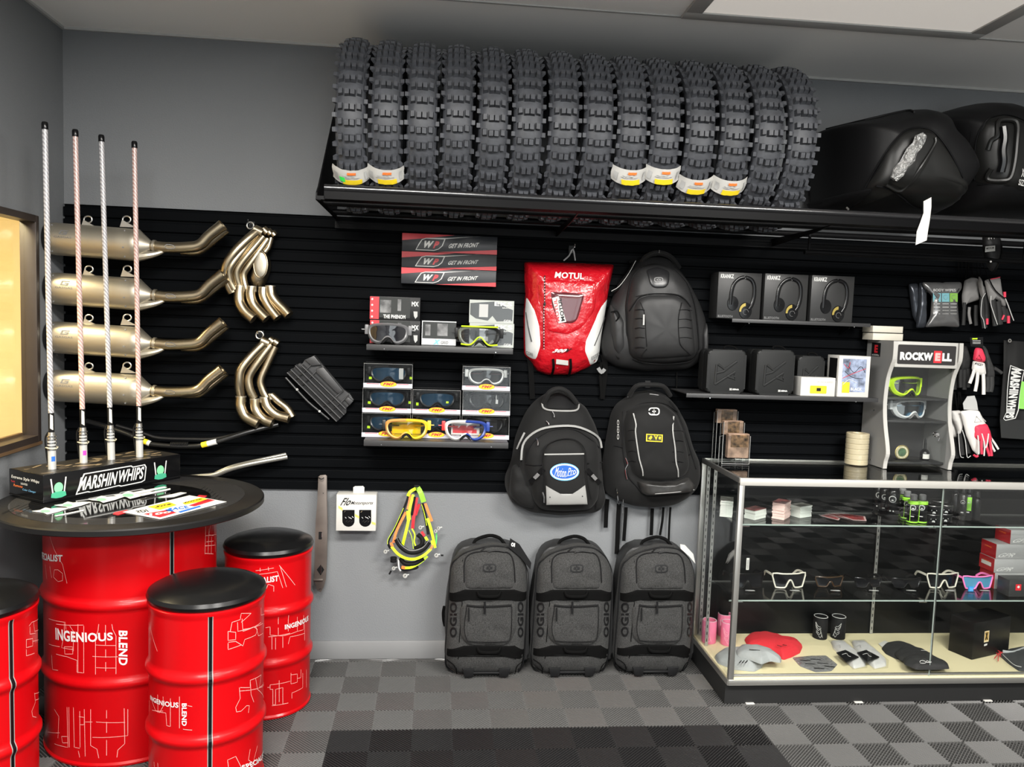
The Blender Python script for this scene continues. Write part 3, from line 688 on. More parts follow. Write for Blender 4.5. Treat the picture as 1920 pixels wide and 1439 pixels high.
sticker('bar_sticker', 'long white bar sticker between the cut-outs on the table, upper one', [kt(*p) for p in ((1500, 560), (1850, 495), (1880, 505), (1560, 575))], ZT+.0075, group='long bar stickers')
sticker('bar_sticker', 'long white bar sticker on the table, just below the other bar', [kt(*p) for p in ((1560, 585), (1915, 515), (1919, 530), (1600, 600))], ZT+.0088, group='long bar stickers')
sticker('strip_sticker', 'long thin white strip lying on the table below the cut-outs', [kt(*p) for p in ((610, 825), (950, 755), (940, 768), (630, 832))], ZT+.0010)
kr = crop(200, 860, 6)
def sheet_art(b, z):
    def q(pts, m, e=0): b.add([P(*kr(*p), Z=z+e) for p in pts], [list(range(len(pts)))], m, False)
    q(((455, 545), (700, 490), (790, 525), (600, 580)), 'yel'); q(((850, 500), (1060, 440), (1180, 465), (880, 520)), 'yel'); q(((410, 625), (680, 580), (790, 610), (600, 665)), 'redp'); q(((920, 530), (1140, 455), (1220, 470), (990, 540)), 'redp')
    q(((800, 600), (1050, 530), (1060, 545), (830, 612)), 'blu'); q(((650, 580), (720, 565), (760, 600), (700, 598)), 'blu')
    for s, a, m in (('SDI', ((320, 590), (440, 570), (480, 600), (350, 612)), 'blk'), ('50%', ((540, 560), (720, 520), (760, 500), (560, 535)), 'blk'), ('SHOK', ((860, 510), (1080, 460), (1090, 445), (880, 490)), 'blk'), ('100', ((480, 650), (720, 610), (730, 590), (480, 620)), 'white'), ('RACE', ((680, 590), (930, 560), (900, 530), (700, 560)), 'blu')):
        c = [P(*kr(*p), Z=z+.0003) for p in a]; text(b, s, quad(*c), m, .04)
sticker('sticker_sheet', 'white sheet of red, yellow and blue racing stickers near the table edge', [kr(*p) for p in ((180, 603), (930, 415), (1350, 487), (600, 683))], ZT+.0012, art=sheet_art)
sticker('red_sticker', 'small red sticker peeping out left of the sticker sheet', [kr(*p) for p in ((70, 625), (90, 605), (230, 580), (250, 600), (130, 635))], ZT+.0006, m='redp')
sticker('red_sticker', 'small red sticker peeping out behind the sticker sheet', [kr(*p) for p in ((1010, 432), (1040, 412), (1130, 420), (1100, 440))], ZT+.0006, m='redp')
sticker('slim_sticker', 'narrow white sticker lying alone right of the cut-outs', [kr(*p) for p in ((585, 437), (640, 425), (830, 380), (900, 385), (760, 430), (640, 440))], ZT+.0006)

# ================================================================ wall goods on the left half
YM = -.165
def muffler():
    p = P(172, 452, Y=YM)
    t = thing('exhaust_silencer', tuple(p), 'x', 'exhaust silencer', 'silver exhaust silencers stacked on the left of the slatwall')
    k = crop(0, 200, 3.2); w = lambda x, y, Y=YM: P(*k(x, y), Y=Y)
    a, c = w(305, 792), w(800, 830); d = (c-a).normalized()
    def ovl(mb, stations, m, seg=36):
        vs = []
        for q, rz, ry in stations:
            for i in range(seg):
                an = 2*PI*i/seg; vs.append(q+Vector((0, -ry*math.cos(an), rz*math.sin(an))))
        n = len(stations); fs = [(i*seg+j, i*seg+(j+1) % seg, (i+1)*seg+(j+1) % seg, (i+1)*seg+j) for i in range(n-1) for j in range(seg)]
        fs.append(list(range(seg-1, -1, -1))); fs.append([(n-1)*seg+j for j in range(seg)]); mb.add(vs, fs, m)
    b = MB('can'); ovl(b, [(a+d*s, .0655*f, .052*f) for s, f in ((0, .90), (.004, .97), (.02, 1), (.325, 1))], None)
    for s, an in ((.02, .9), (.02, -.25), (.30, .9), (.30, -.25), (.30, -.9), (.02, -.9)):
        q = a+d*s+Vector((0, -.0525*math.cos(an), .066*math.sin(an))); b.cyl(q, q+Vector((0, -.002*math.cos(an)-.001, .0015*math.sin(an))), .0035, 'grey', 8)
    b.build('canister', t)
    b = MB('blk'); ovl(b, [(a-d*.022, .045, .036), (a-d*.018, .055, .043), (a, .059, .046)], None); b.build('end_cap', t, label='black end cap')
    e = w(925, 838); n = w(800, 832)
    b = MB('can'); ovl(b, [(a+d*.322, .066, .0525), (a+d*.345, .0655, .052), (n+(e-n)*.45, .052, .044), (n+(e-n)*.85, .022, .021), (e, .023, .023)], None)
    b.tube([w(830, 900, YM-.02), w(930, 885, YM-.015), w(990, 865, YM)], [.02, .012, .006], 'can', 10); b.build('cone', t)
    b = MB('steel'); b.tube([e-d*.01, w(1000, 846), w(1110, 845), w(1195, 832), w(1255, 775), w(1335, 712)], [.0225, .0225, .0225, .0225, .0225, .023], None, 18, cap=False)
    b.tube([w(1090, 862, YM+.03), w(1190, 862, YM+.03), w(1270, 805, YM+.03), w(1355, 735, YM+.03)], .021, None, 14)
    b.cyl(e-d*.004, e+d*.006, 0.0255, 'can', 20); b.cyl(w(1330, 716)-Vector((.004, 0, .004)), w(1338, 710), 0.024, 'steel', 18, cap=False)
    b.tube([w(1000, 828, YM-.024), w(1035, 832, YM-.024), w(1050, 848, YM-.024), w(1010, 852, YM-.024), w(990, 840, YM-.024)], .0012, 'chrome', 6, closed=True); b.build('link_pipe', t)
    for x in (528, 760):
        b = MB('alu'); hk = [w(x-35, 715), w(x-20, 690), w(x-12, 672)]
        ring = [w(x+24*math.cos(an), 678-20*math.sin(an)) for an in [PI*1.05-i*PI*1.55/10 for i in range(11)]]
        b.tube(ring, .0032, None, 8, sub=2); b.prism([(q.x, q.z) for q in (w(x-40, 722), w(x+60, 726), w(x+20, 706), w(x-8, 690), w(x-26, 678))], YM-.003, YM+.003, None); b.build('hanger_bracket', t)
    b = MB('grey'); q0 = a+d*.062+Vector((0, 0, .012))
    def cs(u0, u1, z0, z1): return lambda u, v: Vector(((a+d*(u0+(u1-u0)*u)).x, YM-.0528*math.cos(math.asin(min(1, max(-1, (z0+(z1-z0)*v)/.0655))))-.0006, (a+d*(u0+(u1-u0)*u)).z+z0+(z1-z0)*v))
    text(b, 'GASGAS', cs(.035, .102, .002, .010), 'grey', .01)
    for pl in (((.058, .034), (.09, .034), (.088, .030), (.064, .030)), ((.058, .034), (.064, .030), (.060, .019), (.053, .016)), ((.053, .016), (.082, .016), (.079, .020), (.060, .019)), ((.082, .016), (.086, .027), (.080, .027), (.077, .020)), ((.07, .027), (.086, .027), (.085, .023), (.069, .023))):
        b.add([cs(0, 1, 0, 1)(u, v) for u, v in pl], [(0, 1, 2, 3)], None, False)
    b.build('emblem', t, label='etched grey emblem and name')
    return t
mu = muffler(); mu['label'] = 'silver exhaust silencer, topmost of the four on the slatwall'
base = mu.location.copy()
for py, lab in ((545, 'silver exhaust silencer, second from the top of the four'), (636, 'silver exhaust silencer, third from the top of the four'), (726, 'silver exhaust silencer, lowest of the four, just above the black handlebar')):
    q = P(172+(py-452)*.0, py, Y=YM); dup(mu, Vector((q.x+.004, YM, q.z)), lab)
def hook(mb, p, L=.07):
    mb.cyl(Vector((p.x, -.016, p.z)), Vector((p.x, -L, p.z)), .0025, 'chrome', 8); mb.cyl(Vector((p.x, -L, p.z)), Vector((p.x, -L-.006, p.z+.012)), .0025, 'chrome', 8)
    mb.box(p.x-.012, p.x+.012, -.021, -.017, p.z-.02, p.z+.012, 'blk')
# header pipes
def header(name, lab, kk, tubes, collars, lows, ring, top, extra=None):
    w = lambda x, y, Y: P(*kk(x, y), Y=Y*.72-.012)
    c = w(*ring[:2], -.08)
    t = thing('exhaust_header', tuple(c), lab, 'exhaust header', 'bronze exhaust headers hanging on the slatwall')
    b = MB('steel')
    for pts, r in tubes: b.tube([w(*p) for p in pts], r, None, 14)
    b.build('header_tubes', t)
    b = MB('steel')
    for p, q, r in top: b.cyl(w(*p), w(*q), r, None, 18)
    b.build('flange_collar', t)
    for pts, r in lows: b = MB('steel'); b.tube([w(*p) for p in pts], r, None, 14, sub=5); b.cyl(w(*pts[0])+Vector((0, 0, .006)), w(*pts[0])-Vector((0, 0, .018)), r*.98, 'can', 18); b.build('elbow_pipe', t)
    b = MB('alu'); x, y, rr_ = ring; b.tube([w(x+rr_*math.cos(a), y+rr_*math.sin(a), -.08) for a in [2*PI*i/12 for i in range(12)]], .0032, None, 8, closed=True, sub=2); b.build('hanger_bracket', t)
    if extra: extra(t, w)
    h = MB('chrome'); hook(h, w(x, y-rr_*.5, -.05), .085); o = h.build('wall_hook', None); prop(o, 'small chrome hook holding the '+name, 'hook', 'chrome hooks on the slatwall')
    return t
def plate(t, w):
    b = MB('steel')
    out = [w(x, y, -.07) for x, y in ((545, 400), (600, 450), (640, 540), (640, 620), (610, 720), (560, 830), (500, 860), (430, 820), (400, 760), (430, 640), (480, 520))]
    b.puff(dense([(p.x, p.z) for p in out], .008, 3), -.045, .05, None, n=4, q=2, rings=7); b.build('collector_body', t)
    b = MB('can'); q = [w(538+78*math.cos(a), 580+150*math.sin(a), -.096) for a in [2*PI*i/24 for i in range(24)]]
    b.puff([(p.x, p.z) for p in q], -.088, .012, None, n=6, q=2, rings=4); b.tube([Vector((p.x, -.094, p.z)) for p in q], .003, 'steel', 8, closed=True, sub=1); b.build('oval_plate', t, label='oval flattened plate on the collector')
k6 = crop(400, 400, 5.997)
header('upper exhaust header', 'bronze four-pipe exhaust header with an oval plate, the upper one right of the silencers', k6,
       [(((500, 200, -.10), (380, 300, -.13), (240, 440, -.15), (150, 580, -.15), (135, 700, -.14), (170, 810, -.13), (215, 890, -.12)), .020),
        (((470, 250, -.10), (330, 420, -.13), (220, 560, -.15), (175, 660, -.15), (190, 770, -.14), (235, 860, -.13)), .0165),
        (((560, 265, -.09), (430, 420, -.12), (310, 570, -.13), (262, 670, -.13), (280, 780, -.12), (320, 870, -.11)), .016),
        (((610, 290, -.08), (500, 450, -.10), (390, 600, -.11), (340, 690, -.11), (350, 790, -.11), (375, 860, -.11)), .015),
        (((650, 280, -.07), (620, 380, -.08), (575, 440, -.09)), .013)], None,
       [(((300, 830, -.12), (290, 920, -.125), (300, 1010, -.13), (360, 1110, -.14), (455, 1190, -.15)), .0235), (((430, 835, -.11), (420, 920, -.115), (450, 1020, -.12), (520, 1110, -.13), (600, 1190, -.14)), .0225),
        (((560, 845, -.10), (560, 920, -.105), (600, 1010, -.11), (660, 1100, -.12), (725, 1180, -.13)), .0215), (((640, 830, -.09), (655, 920, -.095), (710, 1000, -.10), (790, 1080, -.11), (850, 1150, -.12)), .0225)],
       (415, 138, 38), [((460, 180, -.10), (555, 225, -.10), .021), ((560, 180, -.09), (610, 225, -.09), .018), ((610, 195, -.08), (650, 240, -.08), .017), ((660, 215, -.07), (695, 255, -.07), .016)], plate)
k2 = crop(0, 600, 3.2)
header('lower exhaust header', 'bronze exhaust header without a plate, the lower one right of the silencers', k2,
       [(((1590, 135, -.10), (1510, 215, -.12), (1445, 300, -.14), (1435, 380, -.14), (1445, 460, -.12)), .020), (((1625, 150, -.09), (1550, 250, -.11), (1495, 340, -.12), (1498, 410, -.12), (1525, 470, -.11)), .0185),
        (((1650, 160, -.08), (1600, 270, -.09), (1563, 360, -.10), (1575, 420, -.10), (1600, 470, -.10)), .017)], None,
       [(((1445, 465, -.12), (1445, 520, -.125), (1475, 580, -.13), (1550, 622, -.145)), .0235), (((1528, 480, -.11), (1535, 540, -.115), (1580, 595, -.12), (1635, 620, -.13)), .022), (((1588, 470, -.10), (1605, 520, -.105), (1660, 570, -.11), (1735, 592, -.12)), .0225), (((1625, 450, -.08), (1670, 490, -.08), (1720, 530, -.09), (1755, 585, -.10)), .018)],
       (1558, 92, 22), [((1570, 125, -.10), (1615, 145, -.10), .022), ((1615, 118, -.09), (1640, 135, -.09), .019), ((1640, 125, -.08), (1668, 145, -.08), .017)])
# radiator guard
k9 = crop(520, 650, 9.59)
def radguard():
    w = lambda x, y, Y=-.06: P(*k9(x, y), Y=Y); m = mat('black_guard_plastic', (.032, .032, .033), .45)
    t = thing('radiator_guard', tuple(w(700, 750)), 'black louvred plastic radiator guard hanging tilted beside the headers', 'radiator guard')
    b = MB(m); b.prism([(q.x, q.z) for q in (w(*p) for p in ((175, 480), (390, 300), (440, 330), (480, 240), (660, 160), (1180, 790), (1290, 850), (1370, 970), (1230, 1110), (1235, 1200), (1070, 1355)))], -.045, -.022, None, bev=.002); b.build('back_frame', t)
    sl = [((175, 470), (1065, 1350)), ((240, 415), (1130, 1295)), ((320, 345), (1200, 1230)), ((435, 345), (1225, 1120))]
    for a, c in sl:
        b = MB(m); b.tube([w(*a, -.066), w(*c, -.066)], .0028, None, 8, sub=1); b.add([w(*a, -.066), w(*c, -.066), w(c[0]+35, c[1]-30, -.047), w(a[0]+35, a[1]-30, -.047)], [(0, 1, 2, 3)], None, False); b.build('louvre', t)
    b = MB(m)
    for a, c in (((330, 600), (690, 250)), ((430, 720), (800, 340)), ((830, 1090), (1190, 790)), ((930, 1200), (1290, 870))): b.box(-.0001, .0001, -.0001, .0001, 0, .0001); b.tube([w(*a, -.058), w(*c, -.058)], .0022, None, 6, sub=1)
    b.build('cross_rib', t)
    b = MB(m); b.prism([(q.x, q.z) for q in (w(*p) for p in ((490, 240), (660, 165), (790, 330), (620, 350)))], -.062, -.044, None, bev=.003)
    b.prism([(q.x, q.z) for q in (w(*p) for p in ((700, 400), (830, 370), (1180, 790), (1110, 850), (1060, 830), (700, 470)))], -.064, -.044, None, bev=.004)
    b.prism([(q.x, q.z) for q in (w(*p) for p in ((1210, 960), (1270, 910), (1370, 980), (1300, 1060)))], -.062, -.044, None, bev=.003); b.build('mounting_side', t)
    b = MB(m); b.tube([w(150, 560, -.05), w(350, 780, -.055), w(560, 1000, -.055), w(750, 1160, -.055), w(930, 1310, -.05)], .004, None, 8); b.build('lower_edge', t)
    b = MB('white')
    for x, y in ((357, 773), (760, 1165)): b.lathe([(.0022, 0), (.0048, 0), (.0048, .003), (.0022, .003)], None, 14, Matrix.Translation(w(x, y, -.06)) @ Matrix.Rotation(PI/2, 4, 'X'))
    b.build('white_grommet', t, label='two white washers on the lower edge')
radguard()
# handlebars
kb = crop(150, 760, 4.683)
def hbar(lab, pts, r, m, Y, extra=None):
    w = lambda x, y, YY=Y: P(*kb(x, y), Y=YY)
    t = thing('handlebar', tuple(w(*pts[len(pts)//2])), lab, 'handlebar')
    b = MB(m); b.tube([w(*p) for p in pts], r, None, 16, sub=6); b.build('bar', t)
    if extra: extra(t, w)
    return t
def hb1(t, w):
    b = MB('grey')
    for x in range(800, 950, 12): b.cyl(w(x, 345, -.125), w(x+4, 345, -.125), .0118, 'blk', 14)
    b.build('knurled_clamp', t)
    for a, c, d in (((560, 318), (590, 328), (615, 340)), ((1070, 352), (1120, 340), (1200, 320))):
        b = MB('yel'); b.cyl(w(*a, -.125), w(*c, -.125), .0122, 'yel', 16); b.cyl(w(*c, -.125), w(*d, -.125), .0121, 'white', 16); b.build('sticker', t, label='yellow and white sticker')
    b = MB('blk'); b.tube([w(*p, -.10) for p in ((320, 180), (560, 250), (700, 290), (1000, 300), (1200, 295), (1480, 230))], .008, None, 12); b.build('rear_bar', t)
hbar('black motorcycle handlebar with yellow stickers, hung below the silencers', ((60, 140, -.07), (220, 185, -.10), (420, 255, -.12), (560, 318, -.125), (640, 345, -.125), (840, 362, -.125), (1010, 360, -.125), (1080, 350, -.125), (1220, 315, -.12), (1480, 235, -.10), (1740, 170, -.07)), .0105, mat('black_anodised', (.012, .012, .012), .3, metal=.3), -.1, hb1)
hbar('silver handlebar end rising from behind the drum table', ((900, 640, -.12), (1060, 625, -.12), (1190, 610, -.12), (1320, 560, -.12), (1500, 515, -.11), (1820, 455, -.08)), .0105, mat('silver_anodised', (.36, .35, .31), .32, metal=.7), -.1,
     lambda t, w: (lambda b: (b.tube([w(1190, 600, -.10), w(1320, 545, -.10), w(1500, 500, -.09), w(1810, 432, -.06)], .008, None, 12), b.build('rear_bar', t)))(MB(mat('silver_anodised', (0, 0, 0)))))
# brown steel arm
ka = crop(560, 860, 5.533)
def arm():
    w = lambda x, y, Y=-.05: P(*ka(x, y), Y=Y); m = mat('raw_brown_steel', (.155, .13, .115), .42, metal=.55, noise_=(9, .25))
    t = thing('steel_arm', tuple(w(240, 700)), 'long brownish steel arm hanging left of the white boxed part', 'metal arm')
    b = MB(m); b.prism([(q.x, q.z) for q in (w(*p) for p in ((205, 190), (225, 172), (280, 168), (295, 180), (297, 480), (302, 640), (297, 1000), (285, 1245), (262, 1330), (232, 1385), (195, 1370), (163, 1260), (172, 900), (178, 640), (195, 460)))], -.057, -.05, None, bev=.001)
    b.build('plate', t)
    b = MB(m); b.box(w(172, 0).x, w(278, 0).x, -.066, -.05, w(0, 1262).z, w(0, 1240).z, bev=.003); b.build('ridge', t)
    b = MB('blkm'); b.prism(rr(w(222, 0).x, w(256, 0).x, w(0, 835).z, w(0, 755).z, .0028), -.0576, -.0568); b.prism([(q.x, q.z) for q in (w(*p) for p in ((232, 1098), (268, 1150), (230, 1210), (190, 1150)))], -.0576, -.0568)
    for x, y in ((255, 362), (228, 1355), (215, 1358)): b.cyl(w(x, y, -.057), w(x, y, -.0578), .0022, None, 10)
    b.build('cutout', t)
    b = MB('chrome'); b.cyl(w(238, 775, -.057), w(238, 820, -.059), .002, None, 8); b.cyl(w(232, 1110, -.057), w(230, 1195, -.06), .002, None, 8); b.build('pin', t)
    h = MB('blk'); h.tube([w(195, 190, -.02), w(215, 205, -.07), w(240, 215, -.075), w(262, 200, -.07)], .002, None, 8); prop(h.build('wire_hook'), 'thin black wire hook holding the brown steel arm', 'hook')
arm()
def flobox():
    w = lambda x, y, Y=-.085: P(*ka(x, y), Y=Y)
    t = thing('hanging_box', tuple(w(600, 560)), 'white carton with black script lettering with two dark windows, hung below the slatwall', 'box')
    x0, x1 = w(390, 560).x, w(803, 560).x; z0, z1 = w(600, 752).z, w(600, 378).z
    b = MB('paper'); b.box(x0, x1, -.085, -.012, z0, z1, bev=.001); b.build('carton', t)
    b = MB('paper'); b.prism([(q.x, q.z) for q in (w(*p, -.045) for p in ((566, 378), (566, 300), (585, 288), (668, 286), (682, 300), (680, 378)))], -.046, -.044); b.build('hang_tab', t)
    b = MB('blkg')
    for a, c in ((453, 580), (628, 753)):
        o = [w(a, 535), w(c, 535), w(c, 650)]+[w((a+c)/2+(c-a)/2*math.cos(q), 650+60*math.sin(q)) for q in [PI*i/10 for i in range(1, 10)]]+[w(a, 650)]
        b.prism([(p.x, p.z) for p in o], -.0856, -.0851)
        for i in range(9):
            p = w(a+18+(c-a-36)*((i*37) % 10)/10, 560+((i*53) % 110), -.086); b.cyl(p, p+Vector((.006, -.001, .006*(-1)**i)), .0016, 'chrome', 6)
    b.build('window', t, label='dark arched windows showing metal parts')
    b = MB('yel'); c_ = mat('gold_band', (.75, .55, .12), .5)
    for a in (((412, 490), (455, 515), (455, 545), (412, 515)), ((583, 575), (628, 600), (628, 625), (583, 600)), ((757, 655), (798, 670), (798, 695), (757, 680))): b.add([w(*p, -.0858) for p in a], [(0, 1, 2, 3)], c_, False)
    b.build('gold_band', t)
    b = MB('blk'); text(b, 'Flo', quad(w(430, 490, -.0858), w(525, 490, -.0858), w(560, 412, -.0858), w(455, 410, -.0858)), 'blk', .02, .35); text(b, 'Motorsports', quad(w(535, 490, -.0858), w(770, 488, -.0858), w(775, 445, -.0858), w(545, 445, -.0858)), 'blk', .01, .35)
    b.build('lettering', t)
flobox()
# bundle of neon goggle straps
kn = crop(700, 900, 7.193)
def bundle():
    w = lambda x, y, Y=-.06: P(*kn(x, y), Y=Y)
    t = thing('neon_strap_bundle', tuple(w(550, 400)), 'bundle of neon yellow, orange and black head straps with clear fittings, hung on the wall', 'strap bundle')
    def st(pts, wd_, m, nm='strap', th=.0022, lab=None):
        b = MB(m); b.strap([w(*p) for p in pts], wd_, th, None, (0, -1, 0)); b.build(nm, t, label=lab)
    st(((470, 225, -.05), (440, 320, -.055), (330, 580, -.06), (215, 800, -.065), (205, 880, -.07), (235, 930, -.07)), .010, 'blkm', lab='black strap edge')
    st(((470, 240, -.051), (400, 400, -.057), (290, 640, -.062), (200, 800, -.068), (192, 870, -.072)), .0022, 'neon')
    st(((500, 200, -.05), (480, 320, -.055), (460, 400, -.06)), .009, 'org'); st(((540, 200, -.055), (505, 330, -.06), (485, 440, -.065)), .012, 'neon'); st(((560, 230, -.058), (545, 330, -.06), (520, 480, -.06)), .010, 'blkm')
    st(((440, 440, -.06), (375, 560, -.065), (310, 700, -.07), (270, 850, -.075)), .011, 'org', lab='orange strap')
    st(((478, 530, -.07), (455, 640, -.072), (420, 780, -.075), (395, 885, -.07)), .013, 'neon', lab='wide neon yellow strap')
    st(((585, 240, -.05), (560, 400, -.055), (540, 540, -.06), (530, 660, -.06)), .014, 'redp', lab='red strap'); st(((620, 330, -.05), (590, 420, -.05), (570, 480, -.05)), .011, 'redp')
    st(((660, 320, -.05), (700, 480, -.055), (730, 660, -.06), (740, 740, -.065)), .013, 'blkm'); st(((700, 320, -.06), (740, 430, -.065), (790, 560, -.07)), .012, 'org', lab='orange strap')
    st(((730, 520, -.065), (770, 640, -.07), (800, 760, -.072), (835, 920, -.072)), .012, 'neon'); st(((650, 330, -.061), (690, 460, -.062), (720, 620, -.065)), .0025, 'neon'); st(((850, 720, -.05), (850, 820, -.05), (835, 900, -.05)), .006, 'grn')
    st(((520, 660, -.06), (560, 740, -.065), (550, 830, -.065), (570, 890, -.065)), .006, 'neon'); st(((480, 680, -.06), (520, 780, -.06), (540, 930, -.06)), .0025, 'neon')
    # folded loop over the hook and curved gaskets
    b = MB(mat('lime_strap', (.3, .75, .05), .5)); b.strap([w(*p) for p in ((600, 110, -.05), (640, 180, -.065), (680, 300, -.06))], .022, .003); b.build('hanging_loop', t, label='lime strap looped over the hook')
    b = MB('neon'); b.strap([w(*p) for p in ((570, 120, -.045), (500, 160, -.06), (465, 220, -.06))], .014, .003); b.build('buckle_loop', t); b = MB('neon'); b.strap([w(*p) for p in ((470, 420, -.066), (475, 480, -.068), (480, 540, -.07))], .018, .004); b.build('buckle_loop', t)
    g = [(310, 800, -.085), (370, 900, -.095), (470, 970, -.10), (570, 975, -.10), (680, 930, -.095), (750, 840, -.085)]
    b = MB('blkm'); b.tube([w(*p) for p in g], .011, None, 12); b.build('foam_gasket', t, label='black curved foam pad'); b = MB('grey'); b.tube([w(x, y-22, Y-.005) for x, y, Y in g], .0028, None, 8); b.build('gasket_rim', t)
    st(((245, 900, -.09), (330, 1000, -.10), (440, 1060, -.105), (560, 1070, -.105), (680, 1020, -.10), (780, 930, -.09)), .012, 'neon', lab='neon yellow lower band')
    st(((235, 850, -.09), (262, 905, -.092)), .011, 'org'); st(((770, 940, -.092), (800, 880, -.088), (790, 840, -.085)), .010, 'org'); st(((800, 880, -.088), (785, 820, -.086)), .009, 'neon')
    b = MB('blkm'); b.tube([w(*p) for p in ((360, 1060, -.07), (430, 1130, -.08), (560, 1130, -.08), (680, 1060, -.075))], .010, None, 10); b.tube([w(*p) for p in ((600, 740, -.04), (660, 800, -.05), (650, 880, -.055), (560, 930, -.05))], .010, None, 10); b.tube([w(*p) for p in ((370, 1190, -.07), (420, 1215, -.075), (560, 1195, -.075), (600, 1170, -.07))], .007, None, 8); b.build('rear_pad', t)
    st(((380, 1180, -.082), (430, 1190, -.084)), .013, 'org'); st(((430, 1190, -.084), (520, 1180, -.085), (640, 1110, -.08), (730, 1030, -.075)), .011, 'neon'); st(((340, 1070, -.075), (345, 1180, -.078), (370, 1230, -.078)), .006, 'white')
    st(((650, 700, -.05), (690, 760, -.055)), .012, 'redp'); st(((700, 770, -.056), (730, 820, -.06)), .012, 'neon')
    M['clearp'] = mat('frosted_clear_plastic', (.42, .42, .40), .2, spec=.6)
    for x, y, r in ((165, 965, .009), (430, 1290, .0105), (850, 1015, .010), (880, 650, .008), (840, 690, .008), (635, 640, .009), (275, 1190, .0085)):
        b = MB('clearp'); b.lathe([(.0001, 0), (r*.4, .002), (r*.5, .006), (r, .006), (r, .010), (r*.85, .012), (r*.3, .012), (r*.2, .016), (.0001, .016)], None, 18, Matrix.Translation(w(x, y, -.06)) @ Matrix.Rotation(PI/2, 4, 'X'))
        b.tube([w(x, y, -.062), w(x+50, y-10, -.062)], .003, None, 8); b.cyl(w(x, y, -.077), w(x, y, -.079), .0025, 'blk', 8); b.build('roll_off_canister', t, label='clear round fitting')
    b = MB('blkm'); b.lathe([(.0001, 0), (.014, 0), (.0145, .008), (.012, .011), (.0145, .014), (.0145, .022), (.0001, .022)], None, 20, Matrix.Translation(w(272, 1110, -.075))); b.cyl(w(240, 1230, -.06), w(215, 1275, -.06), .004, None, 8); b.cyl(w(910, 1020, -.062), w(945, 1022, -.062), .004, None, 8); b.build('black_fitting', t)
    h = MB('chrome'); hook(h, w(585, 125, -.05), .06); prop(h.build('wall_hook'), 'chrome hook holding the neon strap bundle', 'hook', 'chrome hooks on the slatwall')
bundle()
# ================================================================ wall rack with tyres and gear bags
RX0, RX1 = -.451, 2.95
rk = thing('wall_rack', (1.2, 0, 2.0), 'long black steel wall rack carrying the tyres and gear bags', 'rack')
b = MB(mat('black_rail', (.003, .003, .0034), .4, spec=.06)); b.prism([(-.575, 1.985), (-.592, 1.99), (-.592, 2.018), (-.588, 2.030), (-.578, 2.038), (-.562, 2.040), (-.556, 2.034), (-.556, 1.985)], RX0+.03, RX1, T=Matrix(((0, 1, 0, 0), (1, 0, 0, 0), (0, 0, 1, 0), (0, 0, 0, 1)))); b.cyl((RX0+.03, -.580, 2.031), (RX1, -.580, 2.031), .0135, mat('polished_black_rail', (.01, .01, .011), .2, spec=.8, coat=.2), 24); b.build('front_rail', rk)
for y in (-.425, -.155):
    b = MB('steelblk'); b.cyl((RX0, y, 1.998), (RX1, y, 1.998), .0125, None, 14); b.build('support_rail', rk)
for x in (RX0, .52, 1.52, RX1-.006):
    sh = [(0, 1.985), (-.589, 1.985), (-.589, 2.012), (-.545, 2.040), (-.263, 2.296), (0, 2.53)] if x == RX0 else [(0, 1.95), (-.45, 1.97), (-.575, 1.985), (0, 1.985)]
    b = MB('steelblk'); b.prism(sh, x, x+.005, T=Matrix(((0, 1, 0, 0), (1, 0, 0, 0), (0, 0, 1, 0), (0, 0, 0, 1))))
    if x == RX0: b.box(x, x+.032, -.592, -.56, 1.987, 2.0); b.box(x, x+.018, -.589, 0, 1.985, 1.989)
    b.build('end_bracket' if x == RX0 else 'bracket', rk)
b = MB('steelblk'); b.box(RX0, RX1, -.03, -.019, 1.945, 1.975); b.build('wall_rail', rk)
b = MB('steelblk'); b.cyl((1.55, -.30, 1.905), (2.62, -.30, 1.905), .011, None, 12); b.cyl((1.57, -.30, 1.905), (1.57, -.30, 1.99), .006, None, 10); b.cyl((2.55, -.30, 1.905), (2.55, -.30, 1.99), .006, None, 10); b.build('hanging_bar', rk)
